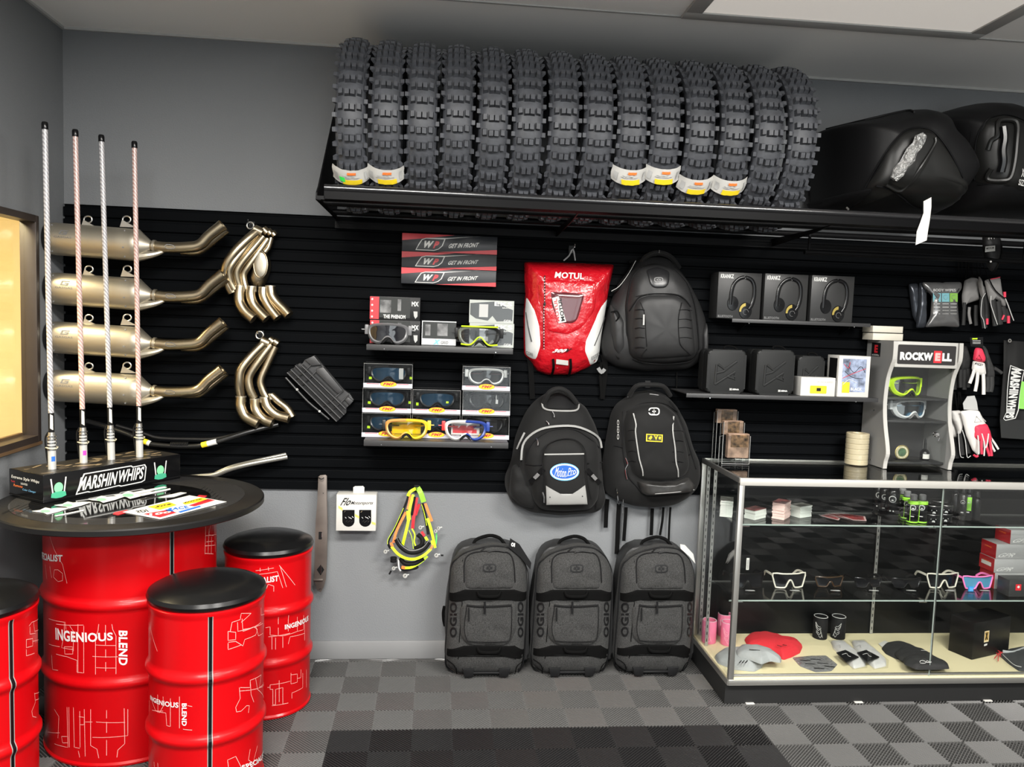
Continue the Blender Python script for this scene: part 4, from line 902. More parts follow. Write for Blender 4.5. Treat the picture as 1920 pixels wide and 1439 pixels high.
# one tyre, axle along x
R_T = .334
def tyre(p, label):
    t = thing('dirt_bike_tyre', p, label, 'tyre', 'knobbly tyres side by side on the wall rack')
    SW = Matrix(((0, 0, 1, 0), (1, 0, 0, 0), (0, 1, 0, 0), (0, 0, 0, 1)))
    b = MB('rubber')
    pr = [(.232, .028), (.228, .036), (.236, .043), (.252, .050), (.275, .0555), (.295, .0535), (.308, .044), (.315, .026), (.317, 0)]
    pr = pr+[(r, -x) for r, x in pr[-2::-1]]; inn = [(.232, -.020), (.25, -.040), (.285, -.045), (.305, -.02), (.307, 0), (.305, .02), (.285, .045), (.25, .040), (.232, .020)]
    pr = pr+inn+[pr[0]]
    b.lathe(pr, None, 60, SW); o = b.build('carcass', t, world=False)
    b = MB('rubber'); N = 38
    def knob(a, da, xc, w, r0, h, tilt=0, tap=.82, dx=0):
        # block standing on the crown at angle a, sideways position xc
        vs = []
        for lvl, s_ in ((0, 1.12), (h, tap)):
            for sa, sx in ((-1, -1), (1, -1), (1, 1), (-1, 1)):
                an = a+sa*da*s_/2+(dx*sx); x = xc+sx*w*s_/2+tilt*lvl; r = r0+lvl*(1-abs(tilt)*.35)-(abs(x)**2*3.2 if not tilt else 0)
                vs.append((x, r*math.cos(an), r*math.sin(an)))
        b.add(vs, [(4, 5, 6, 7), (0, 4, 7, 3), (1, 2, 6, 5), (0, 1, 5, 4), (2, 3, 7, 6)], None, False)
    for k in range(N):
        a = 2*PI*k/N; d = .023/.33
        knob(a, d, -.0098, .0185, .314, .021, dx=-.0014); knob(a, d, .0098, .0185, .314, .021, dx=.0014)
        knob(a-.01, d*1.05, -.0335, .0165, .312, .021, dx=-.002); knob(a-.01, d*1.05, .0335, .0165, .312, .021, dx=.002)
        a2 = a+PI/N
        knob(a2, d*.9, -.0445, .015, .298, .018, -.7); knob(a2, d*.9, .0445, .015, .298, .018, .7)
    b.build('tread', t, world=False)
    return t
TPX = [654, 722, 790, 858, 926, 992, 1060, 1126, 1190, 1254, 1320, 1386, 1450, 1514]
TC = Vector((0, -.292, 2.316))
ordn = ['leftmost', 'second', 'third', 'fourth', 'fifth', 'sixth', 'seventh', 'eighth', 'ninth', 'tenth', 'eleventh', 'twelfth', 'thirteenth', 'rightmost']
LBL = {0: (.0, 1), 1: (.0, 0), 8: (.06, 0), 9: (.07, 0), 10: (.045, 0), 11: (.03, 0)}
T0 = None; prev = -9
for i, px in enumerate(TPX):
    x = P(px, 250, Y=-.62).x
    lab = ('leftmost black knobbly tyre on the wall rack' if i == 0 else 'rightmost black knobbly tyre on the wall rack, beside the gear bag' if i == 13 else ordn[i]+' black knobbly tyre from the left on the wall rack')+(', with a paper band' if i in LBL else '')
    if T0 is None: T0 = tyre((x, TC.y, TC.z), lab); t = T0
    else: t = dup(T0, (x, TC.y+random.uniform(-.004, .004), TC.z), lab, (random.choice((0, 1, 2, 3))*2*PI/38+random.uniform(.0, .12), 0, 0))
    t['grp_i'] = i
del_keys = [o for o in C.objects if 'grp_i' in o]
TY_ = {o['grp_i']: o for o in del_keys}
for o in del_keys: del o['grp_i']
# paper bands low on the front of six tyres
def band(i, up, green):
    t = TY_[i]; x = t.location.x; r = R_T+.006; a0 = -.72-up*.0
    zc = {0: 328, 1: 328, 8: 332, 9: 331, 10: 349, 11: 351}[i]
    p = P(TPX[i], zc, Y=-.60); ang = math.asin(max(-1, min(1, (p.z-TC.z)/r)))
    w, h = .068, .062; jx = random.Random(i+40)
    def pt(u, v, e=0):
        a = ang+(v-.5)*h/r+ (.035*(u-.5)**2*4)*.9; q = r+e-.0065*(2*u-1)**2*6*.35
        q = r+e-.030*(abs(2*u-1)**3)
        return Vector((x+(u-.5)*2*w+.002*math.sin(7*v+i), t.location.y-q*math.cos(a), t.location.z+q*math.sin(a)))
    def grid(b, u0, u1, v0, v1, m, e, nu=10, nv=3):
        vs = [pt(u0+(u1-u0)*a/nu, v0+(v1-v0)*c/nv, e+.0012*math.sin(a*2.1+i*1.3)*math.sin(c*2+i)) for a in range(nu+1) for c in range(nv+1)]
        b.add(vs, [(a*(nv+1)+c, (a+1)*(nv+1)+c, (a+1)*(nv+1)+c+1, a*(nv+1)+c+1) for a in range(nu) for c in range(nv)], m, True)
    b = MB('paper'); grid(b, 0, 1, 0, 1, 'paper', 0, 14, 4)
    grid(b, .28, .80, .03, .36, 'yel', .0035, 8); grid(b, .42, .66, .70, .86, 'org', .0035, 6); grid(b, .25, .75, .48, .52, 'greyl', .0035, 6, 1); grid(b, .28, .62, .58, .61, 'greyl', .0035, 6, 1); grid(b, .06, .16, .2, .7, 'greyl', .003, 3); grid(b, .88, .94, .2, .75, 'greyl', .003, 3)
    if green:
        grid(b, .20, .34, .2, .52, mat('green_sticker', (.05, .8, .1), .5), .005, 4)
    # parent it like a part of this tyre, whatever way the tyre is turned
    o = b.build('paper_band', None); o.parent = t; bpy.context.view_layer.update(); o.matrix_parent_inverse = t.matrix_world.inverted()
    o['label'] = 'white paper band printed yellow and orange'+(', with a round green sticker' if green else '')
for i, (u, g) in LBL.items(): band(i, u, g)

# gear bags lying on the rack
kg = crop(1500, 150, 4.569)
M['bagblk'] = mat('black_ballistic_cloth', (.0055, .0055, .006), .5, spec=.25, bump=(350, .2, .001))
M['bagpl'] = mat('black_moulded_panel', (.010, .010, .0095), .36, spec=.35)
def gearbag1():
    t = thing('gear_bag', tuple(P(*kg(820, 800), Y=-.35)), 'black gear bag with a plastic-wrapped handle, lying tilted right of the tyres', 'gear bag', 'gear bags on the wall rack')
    B = Bulge([(225, 400), (560, 320), (900, 250), (985, 265), (1090, 310), (1150, 440), (1270, 560), (1350, 690), (1420, 840), (1370, 930), (1240, 1110), (1190, 1165), (1000, 1160), (700, 1155), (430, 1140), (235, 1090), (225, 760)], -.10, .44, n=5, q=1.6, k=kg)
    b = MB('bagblk'); B.body(b, wr=.006, ws=9); b.build('body', t)
    b = MB('bagpl'); B.patch(b, [(430, 1125), (560, 900), (740, 600), (850, 470), (960, 415), (1080, 415), (1170, 470), (1270, 600), (1390, 840), (1250, 1080), (1190, 1120), (1050, 1110), (930, 1060), (800, 960), (660, 905)], .018, n=8, sm=1); b.build('end_panel', t)
    b = MB('steelblk'); B.line(b, [(560, 920), (720, 640), (860, 470), (960, 412), (1080, 412), (1170, 465), (1280, 610), (1400, 840)], .0035, None, .016); B.line(b, [(650, 910), (760, 935), (860, 1000), (960, 1080), (1040, 1110)], .0045, None, .018); B.line(b, [(430, 1120), (600, 860), (780, 600)], .002, None, .008); b.build('piping', t)
    b = MB('bagpl'); B.patch(b, [(725, 895), (860, 640), (990, 460), (1090, 450), (1160, 490), (1150, 560), (1060, 740), (900, 940), (860, 955)], .014, n=8, q=3, lift=.014, sm=1); b.build('handle_recess', t)
    b = MB('greyl'); B.line(b, [(735, 900), (870, 950), (1010, 780), (1150, 560), (1160, 495)], .006, MATS['black_moulded_panel'], .03); b.build('recess_rim', t)
    b = MB(mat('crinkled_clear_wrap', (.42, .42, .41), .16, metal=.6, bump=(70, 1, .02)))
    rnd = random.Random(5); pts = [(800, 850), (850, 790), (900, 730), (940, 670), (970, 610), (1000, 560), (1030, 510), (1065, 470)]
    L = [B.at(x, y, .045) for x, y in pts]; vs = []; sg = 10
    for i, p in enumerate(L):
        for k in range(sg):
            a = 2*PI*k/sg; r = .019*(.65+.7*rnd.random())*(0.6 if i in (0, len(L)-1) else 1)
            tt = (L[min(i+1, len(L)-1)]-L[max(i-1, 0)]).normalized(); c = tt.cross(Vector((0, 1, 0))).normalized(); vs.append(p+c*r*1.15*math.cos(a)+Vector((0, 1, 0))*r*.6*math.sin(a))
    b.add(vs, [(i*sg+k, i*sg+(k+1) % sg, (i+1)*sg+(k+1) % sg, (i+1)*sg+k) for i in range(len(L)-1) for k in range(sg)]+[list(range(sg-1, -1, -1)), [(len(L)-1)*sg+k for k in range(sg)]], None, False); b.build('wrapped_handle', t, label='handle in crinkled clear plastic wrap')
    b = MB('paper'); w = lambda x, y, Y=-.60: P(*kg(x, y), Y=Y)
    q = [w(1125, 1005), w(1125, 1090), w(1112, 1200), w(1095, 1300), w(1085, 1375), w(990, 1415), w(1000, 1300), w(1030, 1220), w(1058, 1140), w(1058, 1040)]
    b.prism([(v.x, v.z) for v in q], -.6005, -.5995); b.build('white_tag', t, label='long white paper tag hanging in front of the rack')
    b = MB('blk'); b.tube([w(1090, 980, -.565), w(1100, 1010, -.595)], .0015, None, 6, sub=1); b.build('tag_string', t)
    b = MB('bagblk'); B.line(b, [(225, 420), (560, 340), (905, 262), (980, 275)], .004, None, .004); B.patch(b, [(230, 1000), (330, 1010), (440, 1090), (400, 1130), (240, 1110)], .03, wr=.006, ws=25); b.build('seam', t)
    b = MB('alu'); p = w(1270, 520, -.5); b.tube([w(1235, 520, -.50), w(1262, 478, -.50), (w(1290, 480, -.50)), w(1270, 560, -.50)], .0028, None, 8); b.cyl(w(400, 1095, -.42), w(415, 1110, -.43), .004, None, 8); b.build('metal_buckle', t)
gearbag1()
def gearbag2():
    t = thing('gear_bag', tuple(P(*kg(1650, 700), Y=-.3)), 'black gear bag at the right edge of the photo with an open moulded handle', 'gear bag', 'gear bags on the wall rack')
    B = Bulge([(1110, 330), (1250, 250), (1500, 180), (1660, 185), (1790, 250), (1840, 230), (1900, 250), (2050, 420), (2200, 700), (2200, 1000), (2100, 1180), (1900, 1185), (1400, 1180), (1300, 1150), (1200, 900)], -.10, .36, n=5, q=1.6, k=kg)
    b = MB('bagblk'); B.body(b, wr=.006, ws=9, seed=4); b.build('body', t)
    b = MB('bagpl'); B.patch(b, [(1500, 880), (1490, 700), (1520, 480), (1600, 340), (1750, 300), (1880, 330), (2100, 480), (2160, 800), (2050, 1000), (1700, 900)], .014, n=8, sm=1); b.build('end_panel', t)
    b = MB('steelblk'); B.line(b, [(1495, 860), (1490, 700), (1520, 480), (1600, 345), (1700, 302), (1800, 300), (1919, 345), (2100, 480)], .003, None, .013); B.line(b, [(1440, 680), (1470, 440)], .0015, None, .004); B.line(b, [(1520, 895), (1800, 905)], .002, None, .014); b.build('piping', t)
    b = MB('bagpl'); B.line(b, [(1610, 600), (1640, 520), (1690, 480), (1700, 360), (1760, 340), (1840, 350), (1865, 400), (1860, 500), (1840, 700), (1800, 840), (1720, 862), (1620, 855), (1605, 820), (1640, 760)], .010, None, .022); b.build('recess_rim', t)
    b = MB('blkg'); B.line(b, [(1740, 400), (1750, 500), (1735, 600), (1740, 700), (1720, 790)], .016, None, .028); b.build('handle', t, label='black grip in the recess')
    b = MB('greyl'); w = lambda x, y: P(*kg(x, y), Y=-.48)
    text(b, 'SIZE', quad(w(1870, 900), w(1930, 915), w(1935, 860), w(1880, 850)), 'white'); text(b, 'XL', quad(w(1895, 830), w(1935, 830), w(1935, 760), w(1905, 760)), 'white'); b.build('lettering', t)
gearbag2()
# dark garments hung under the rack on the right
kh = crop(1400, 400, 3.692)
def hung():
    w = lambda x, y, Y: P(*kh(x, y), Y=Y)
    t = thing('hanging_sleeve', tuple(w(1700, 240, -.30)), 'black protector sleeve with a white label hanging from the rack bar', 'protective sleeve')
    b = MB('bagblk'); B = Bulge([(1640, 130), (1730, 125), (1765, 180), (1765, 260), (1740, 370), (1715, 405), (1690, 395), (1660, 330), (1645, 250)], -.28, .03, k=kh, n=3, step=.006); B.body(b, wr=.002, ws=30); b.build('sleeve', t)
    b = MB('fabd'); B.line(b, [(1760, 190), (1765, 280), (1735, 370), (1712, 400)], .004, None, .003); b.build('edge_binding', t)
    b = MB('paper'); q = [w(x, y, -.316) for x, y in ((1650, 270), (1720, 262), (1720, 224), (1653, 230))]; b.add(q, [(0, 1, 2, 3)], None, False)
    text(b, 'MEDIUM', quad(w(1660, 252, -.3165), w(1712, 246, -.3165), w(1712, 232, -.3165), w(1660, 238, -.3165)), 'blk'); b.build('price_label', t, label='small white label')
    b = MB('greyl'); text(b, 'IN 1', quad(w(1672, 182, -.316), w(1715, 178, -.316), w(1715, 145, -.316), w(1672, 150, -.316)), 'greyl'); b.cyl(w(1690, 335, -.312), w(1690, 335, -.320), .004, 'alu', 10); b.build('lettering', t)
    b = MB('blkm'); b.strap([Vector((w(1700, 130, -.29).x, -.295, 1.93)), w(1700, 130, -.295)], .02, .003, None); b.build('hanging_loop', t)
hung()
# ================================================================ middle of the wall: boxes, goggles, backpacks, suitcases
kw = crop(640, 420, 5.3306)
M['wpblk'] = mat('carton_black', (.012, .014, .018), .45)
def wp(i, y0, y1):
    w = lambda x, y, Y=-.065: P(*kw(x, y), Y=Y)
    xa, xb = w(603, 350).x, w(1553, 350).x; za, zb = w(1078, y1).z, w(1078, y0).z-.0012
    t = thing('suspension_box', ((xa+xb)/2, -.03, za), ['top one of the three long black and red GET IN FRONT boxes', 'middle one of the three long black and red GET IN FRONT boxes', 'bottom one of the three long black and red GET IN FRONT boxes'][i], 'box', 'GET IN FRONT boxes')
    b = MB('wpblk'); b.box(xa, xb, -.065, -.021, za, zb, bev=.001); b.build('carton', t)
    H = zb-za; L = xb-xa; y = -.0656
    F = lambda u, v, e=0: Vector((xa+L*u, y-e, za+H*v))
    b = MB('redp'); b.add([F(0, .60), F(0, .995), F(.55, .995), F(.30, .80)], [(0, 1, 2, 3)], None, False); b.build('red_stripe', t, label='red wedge')
    b = MB('redp'); b.add([F(.36, .005), F(1, .005), F(1, .27)], [(0, 1, 2)], None, False); b.build('red_stripe', t, label='red wedge')
    b = MB('white')
    o = [(.14, .08), (.335, .08), (.385, .17), (.425, .36), (.455, .78), (.25, .78), (.205, .70), (.175, .45)]
    b.add([F(u, v, .0002) for u, v in o], [list(range(8))], 'white', False)
    o2 = [(.152, .12), (.335, .12), (.38, .20), (.415, .38), (.440, .735), (.25, .735), (.212, .66), (.184, .43)]
    b.add([F(u, v, .0005) for u, v in o2], [list(range(8))], 'wpblk', False)
    b.add([F(.25, .78, .0003), F(.455, .76, .0003), F(.78, .97, .0003), F(.84, .99, .0003), F(.455, .82, .0003)], [(0, 1, 2, 3, 4)], 'white', False)
    b.build('emblem_frame', t)
    b = MB('white'); text(b, 'W', lambda u, v: F(.205+.10*u+.03*v, .22+.40*v, .0009), 'white', .06, 0); text(b, 'P', lambda u, v: F(.322+.045*u+.03*v, .22+.40*v, .0009), 'redp', .06, 0); b.build('emblem_letters', t)
    b = MB('white'); text(b, 'GET IN FRONT', lambda u, v: F(.48+.31*u+.02*v, .25+.13*u+.26*v, .0004), 'white', .03, 0); b.build('lettering', t)
wp(2, 450, 612); wp(1, 290, 450); wp(0, 108, 290)
def simple_shelf(lab, x0, x1, ztop, depth, th=.024, nb=2):
    t = thing('wall_shelf', ((x0+x1)/2, -.1, ztop), lab, 'shelf')
    b = MB(mat('dark_grey_shelf', (.03, .03, .031), .45)); b.box(x0, x1, -depth, -.019, ztop-.004, ztop); b.box(x0, x1, -depth-.002, -depth+.002, ztop-th, ztop, bev=.0008); b.build('shelf_board', t)
    for i in range(nb):
        x = x0+(x1-x0)*(.12+.76*i/(nb-1)); b = MB('blk'); b.prism([(-.019, ztop-.06), (-depth*.7, ztop-.028), (-depth*.8, ztop-.005), (-.019, ztop-.005)], x, x+.003, T=Matrix(((0, 1, 0, 0), (1, 0, 0, 0), (0, 0, 1, 0), (0, 0, 0, 1))))
        b.build('bracket', t); b = MB('chrome'); b.cyl((x, -depth-.001, ztop-.018), (x, -depth-.004, ztop-.018), .0022, None, 8); b.build('screw', t)
    return t
SH1, SH2 = P(700, 646, Y=-.21).z, P(690, 826, Y=-.21).z
simple_shelf('upper grey shelf holding the goggle boxes', P(687, 650, Y=-.21).x, P(962, 655, Y=-.21).x, SH1, .21)
simple_shelf('lower grey shelf under the boxed and loose goggles', P(682, 832, Y=-.21).x, P(953, 838, Y=-.21).x, SH2, .21)
# goggles: curved frame, lens, nose notch, outriggers, strap ends
def goggles(name, lab, px, Y, W_, H_, mats, z0, yaw=0, group=None, tilt=0, rolloff=False, bars=False):
    fm, lm, em, fo, em2 = mats
    t = thing(name, (px, Y, z0), lab, 'goggles', group, rz=yaw)
    def cv(x): return -.030*math.cos(x/(W_/2)*1.15)+.018*abs(x/(W_/2))**2
    out = [(-.50, .10), (-.50, .28), (-.47, .38), (-.36, .46), (-.18, .50), (0, .515), (.18, .50), (.36, .46), (.47, .38), (.50, .28), (.50, .10), (.47, -.15), (.40, -.34), (.26, -.45), (.16, -.43), (.10, -.27), (.05, -.16), (0, -.13), (-.05, -.16), (-.10, -.27), (-.16, -.43), (-.26, -.45), (-.40, -.34), (-.47, -.15)]
    oi = [(x*.86, (z-.04)*.74+.05) for x, z in out]
    for i in (15, 16, 17, 18, 19): oi[i] = (out[i][0]*1.15, out[i][1]+.09)
    O = dense([(x*W_, (z+.45)*H_) for x, z in out], .005, 2); I = dense([(x*W_, (z+.45)*H_) for x, z in oi], .005, 2)
    # ring between outer and inner outline, resampled to the same count
    def resamp(L, n):
        d = [0]
        for i in range(len(L)): d.append(d[-1]+math.dist(L[i], L[(i+1) % len(L)]))
        r = []
        for k in range(n):
            s = d[-1]*k/n; i = max(j for j in range(len(L)) if d[j] <= s); f = (s-d[i])/max(1e-9, d[i+1]-d[i]); a, b_ = L[i], L[(i+1) % len(L)]; r.append((a[0]+(b_[0]-a[0])*f, a[1]+(b_[1]-a[1])*f))
        return r
    n = 64; O = resamp(O, n); c = (0, .5*H_)
    start = min(range(len(I)), key=lambda i: math.dist(I[i], (O[0][0]*.86, O[0][1]*.8))); I = resamp(I[start:]+I[:start], n)
    def ring(mb, A, B, ya, yb, m, side=None):
        vs = [(x, cv(x)+ya, z) for x, z in A]+[(x, cv(x)+yb, z) for x, z in B]
        k = len(A); fs = [(i, (i+1) % k, k+(i+1) % k, k+i) for i in range(k)]
        if side is None: mb.add(vs, fs, m)
        else:
            L_ = [f for f in fs if vs[f[0]][0] < 0]; R_ = [f for f in fs if vs[f[0]][0] >= 0]; mb.add(vs, L_, m); mb.add(vs, R_, side)
    b = MB(fm); s2 = em2 if em2 != fm else None
    mid = [((a[0]+b_[0])/2, (a[1]+b_[1])/2) for a, b_ in zip(O, I)]
    ring(b, O, mid, .004, -.006, fm, s2); ring(b, mid, I, -.006, -.001, fm, s2); ring(b, [(x, z) for x, z in O], [(x*.98, z) for x, z in O], .004, .022, fm, s2)
    b.build('frame', t, world=False)
    b = MB(fo); ring(b, [(x*.98, z) for x, z in O], [(x*.93, z*.97+.002) for x, z in O], .022, .032, fo); ring(b, [(x*.93, z*.97+.002) for x, z in O], [(x*.80, z*.9+.006) for x, z in O], .032, .026, fo); b.build('face_foam', t, world=False)
    b = MB(lm); vs = [(0, cv(0)-.0015, c[1]+.004)]+[(x, cv(x)-.001, z) for x, z in I]
    mids = [(x*.5, c[1]+.004+(z-c[1]-.004)*.5) for x, z in I]; vs += [(x, cv(x)-.0015, z) for x, z in mids]; k = len(I)
    b.add(vs, [(0, 1+k+i, 1+k+(i+1) % k) for i in range(k)]+[(1+k+i, 1+i, 1+(i+1) % k, 1+k+(i+1) % k) for i in range(k)]); b.build('lens', t, world=False)
    for s in (-1, 1):
        b = MB(em if s < 0 else em2); x = s*W_*.5
        b.box(min(x-.004*s, x+.012*s), max(x-.004*s, x+.012*s), .008, .026, H_*.42, H_*.86, bev=.003); b.build('outrigger', t, world=False)
        b = MB(em if s < 0 else em2); b.strap([(x+.008*s, .024, H_*.64), (x+.004*s, .031, H_*.62), (x-.03*s, .034, H_*.60), (x-.06*s, .035, H_*.60)], H_*.38, .003, None, (0, 0, 1)); b.build('strap', t, world=False)
    b = MB(em); b.prism([(x*W_, (z+.45)*H_) for x, z in ((-.13, -.42), (-.09, -.25), (0, -.13), (.09, -.25), (.13, -.42), (.08, -.36), (0, -.22), (-.08, -.36))], cv(0)-.004, cv(0)+.012, fo); b.build('nose_guard', t, world=False)
    if bars:
        b = MB('neon')
        for z in (.93, .12): b.tube([(x*W_, cv(x*W_)-.008, H_*(z-(.35 if z < .5 and abs(x) < .05 else 0)*-1)) for x in (-.42, -.2, 0, .2, .42)], .0035, None, 8)
        b.build('trim_bar', t, world=False, label='neon trim bars')
    if rolloff:
        b = MB('film'); vs = []
        for i in range(13):
            x = (-.44+.88*i/12)*W_; vs += [(x, cv(x)-.012, H_*.30), (x, cv(x)-.012, H_*.80)]
        b.add(vs, [(2*i, 2*i+2, 2*i+3, 2*i+1) for i in range(12)], None); b.build('film', t, world=False)
        for s in (-1, 1): b = MB('acr'); b.cyl((s*W_*.46, -.004, H_*.22), (s*W_*.46, -.004, H_*.88), .011, None, 16); b.build('film_canister', t, world=False)
    return t
# goggle boxes: a clear front carton with a printed strip
def fmf(px, py, lab, inner):
    """px,py = lower left photo corner of the box front"""
    Yf = -.125; a = P(px, py, Y=Yf); Wd, Hh = .212, .107
    t = thing('goggle_box', (a.x+Wd/2, -.07, a.z), lab, 'box', 'clear-fronted goggle boxes on the lower shelf')
    return t, a, Wd, Hh, Yf
def fmf_parts(t, a, Wd, Hh, Yf, inner):
    b = MB('blk'); x, z = a.x, a.z; g = .0008
    b.box(x+g, x+Wd-g, Yf+.002, -.021, z+g, z+Hh*.17); b.box(x+g, x+Wd-g, -.024, -.021, z, z+Hh-g); b.box(x+g, x+g+.001, Yf+.002, -.021, z, z+Hh-g); b.box(x+Wd-g-.001, x+Wd-g, Yf+.002, -.021, z, z+Hh-g)
    b.build('carton', t)
    b = MB(mat('lilac_grey_print', (.50, .50, .55), .5)); b.box(x+g, x+Wd-g, Yf-.0005, Yf+.002, z+.001, z+Hh*.19); b.build('front_strip', t)
    b = MB('redp'); b.box(x+.015, x+.068, Yf-.0009, Yf, z+Hh*.155, z+Hh*.175); b.box(x+.145, x+.195, Yf-.0009, Yf, z+Hh*.155, z+Hh*.175); b.build('red_line', t)
    b = MB('yel'); c = Vector((x+Wd*.51, Yf-.0012, z+Hh*.16)); n = 24
    b.add([c+Vector((.036*math.cos(2*PI*i/n), 0, .0125*math.sin(2*PI*i/n))) for i in range(n)], [list(range(n))], 'redp', False)
    b.add([c+Vector((.0345*math.cos(2*PI*i/n), -.0003, .0112*math.sin(2*PI*i/n))) for i in range(n)], [list(range(n))], mat('bright_yellow', (.9, .68, .01), .45), False)
    text(b, 'FMF', lambda u, v: c+Vector((-.024+.044*u+.006*v, -.0006, -.006+.013*v)), 'redp', .06); b.build('badge', t, label='yellow oval badge with red letters')
    b = MB('acr'); b.box(x+.001, x+Wd-.001, Yf+.0, Yf+.0006, z+Hh*.19, z+Hh-.002); b.box(x+.001, x+Wd-.001, Yf, -.03, z+Hh-.002, z+Hh-.0014); b.build('clear_window', t)
    b = MB('greyl'); b.tube([(x+.003, Yf-.0005, z+Hh*.2), (x+.002, Yf-.0005, z+Hh-.002), (x+Wd-.003, Yf-.0005, z+Hh-.002), (x+Wd-.002, Yf-.0005, z+Hh*.2)], .0007, None, 5, sub=1); b.build('window_edge', t)
    for kind, u0, u1, v0, v1 in inner:
        b = MB(kind); b.add([(x+Wd*u0, Yf+.035, z+Hh*v0), (x+Wd*u1, Yf+.03, z+Hh*v0), (x+Wd*u1, Yf+.03, z+Hh*v1), (x+Wd*u0, Yf+.035, z+Hh*v1)], [(0, 1, 2, 3)], None, False); b.build('insert', t)
M['dklens'] = mat('dark_lens', (.01, .01, .011), .1, spec=.6); M['lensblue'] = mat('blue_lens', (.006, .028, .055), .15)
inn_a = [('neon', .10, .16, .32, .42), ('neon', .93, .99, .36, .46)]
inn_b = [('greyl', .42, .46, .3, .9)]
kf = crop(660, 650, 5.997)
rows = [((105, 1022), inn_a, 'clear-fronted goggle box, bottom of the left stack on the lower shelf'), ((668, 1038), inn_b, 'clear-fronted goggle box, bottom of the middle stack on the lower shelf'), ((1225, 1052), [], 'clear-fronted goggle box, bottom of the right stack on the lower shelf'),
        ((112, 742), inn_a+[('greyl', .30, .42, .35, .75)], 'clear-fronted goggle box, second in the left stack on the lower shelf'), ((672, 755), [('neon', .08, .13, .3, .42), ('neon', .45, .75, .42, .5)], 'clear-fronted goggle box, top of the middle stack on the lower shelf'), ((1235, 775), [('greyl', .40, .75, .45, .62), ('greyl', .66, .72, .5, .85)], 'clear-fronted goggle box, second in the right stack, with pale zigzag print'),
        ((125, 450), inn_a+[('greyl', .68, .80, .35, .8)], 'clear-fronted goggle box, top of the left stack on the lower shelf'), ((1235, 495), [], 'clear-fronted goggle box, top of the right stack, holding a white goggle')]
zbase = SH2+.0006; cols = {}
for (cx, cy), inn, lab in rows:
    px, py = kf(cx, cy); t, a, Wd, Hh, Yf = fmf(px, py, lab, inn)
    col = 0 if cx < 400 else 1 if cx < 900 else 2; lev = cols.get(col, 0); cols[col] = lev+1
    if lev == 0: x_ = P(px, py, Y=-.125).x
    a.z = zbase+lev*(Hh+.0008); t.location.z = a.z
    fmf_parts(t, a, Wd, Hh, Yf, inn)
FR = lambda c, r=.35: mat('goggle_%s' % '_'.join('%d' % (v*100) for v in c), c, r)
lens_clear = glass('clear_lens', (.86, .87, .87), .10); lens_red = glass('smoky_red_lens', (.35, .12, .12), .10); M['lensblk'] = mat('mirror_dark_lens', (.01, .01, .013), .05, coat=1)
gx = P(*kf(1510, 330), Y=-.08)
g_ = goggles('boxed_goggle', 'white goggle inside the top box of the right stack', gx.x, -.075, .165, .078, (FR((.62, .62, .6)), lens_red, 'white', 'blkm', 'white'), zbase+2*.1078+.022)
for gx_, lv, w_ in ((400, 0, 'bottom box of the left stack'), (950, 0, 'bottom box of the middle stack'), (1500, 0, 'bottom box of the right stack'), (390, 1, 'second box of the left stack'), (950, 1, 'top box of the middle stack'), (1505, 1, 'second box of the right stack'), (400, 2, 'top box of the left stack')):
    goggles('boxed_goggle', 'dark goggle inside the '+w_, P(*kf(gx_, 900), Y=-.08).x, -.072, .165, .078, (mat('dark_goggle_frame', (.03, .03, .032), .3), 'lensblue' if gx_ < 1400 else 'dklens', 'blk', 'blkm', 'blk'), zbase+lv*.1078+.021)
p = P(*kf(610, 1060), Y=-.165); goggles('goggle', 'loose black and orange-yellow goggle with yellow tinted lens on the lower shelf', p.x, -.165, .185, .094, (FR((.75, .36, .10)), glass('yellow_lens', (.95, .80, .06), .08), mat('black_strap_side', (.012, .012, .012), .4), 'blkm', FR((.85, .55, .03))), SH2+.001, yaw=.02)
p = P(*kf(1275, 1070), Y=-.165); goggles('goggle', 'loose red, white and blue goggle on the lower shelf', p.x, -.165, .185, .094, (FR((.75, .74, .72)), glass('pale_lens', (.95, .93, .92), .12), FR((.7, .03, .03)), 'blkm', FR((.02, .05, .25))), SH2+.001, yaw=-.02)
for gx_, y0_, mm in ((610, 905, mat('yellow_box_print', (.85, .65, .02), .5)), (1275, 900, MATS['red_print'])):   # printed lens cards behind the loose goggles
    c = P(*kf(gx_, 940), Y=-.135)
    t = thing('lens_card', (c.x, -.131, SH2+.001), 'printed card standing inside the %s goggle' % ('orange-yellow' if gx_ < 1000 else 'red, white and blue'), 'card')
    b = MB('white'); b.box(c.x-.062, c.x+.062, -.1312, -.1300, SH2+.020, SH2+.075, 'white'); b.build('card', t); b = MB(mm); b.prism([(c.x+x, SH2+z) for x, z in ((-.055, .028), (.05, .028), (.05, .045), (.035, .045), (.05, .062), (-.02, .062), (-.03, .05), (-.055, .066))], -.1316, -.1311); b.build('print', t)
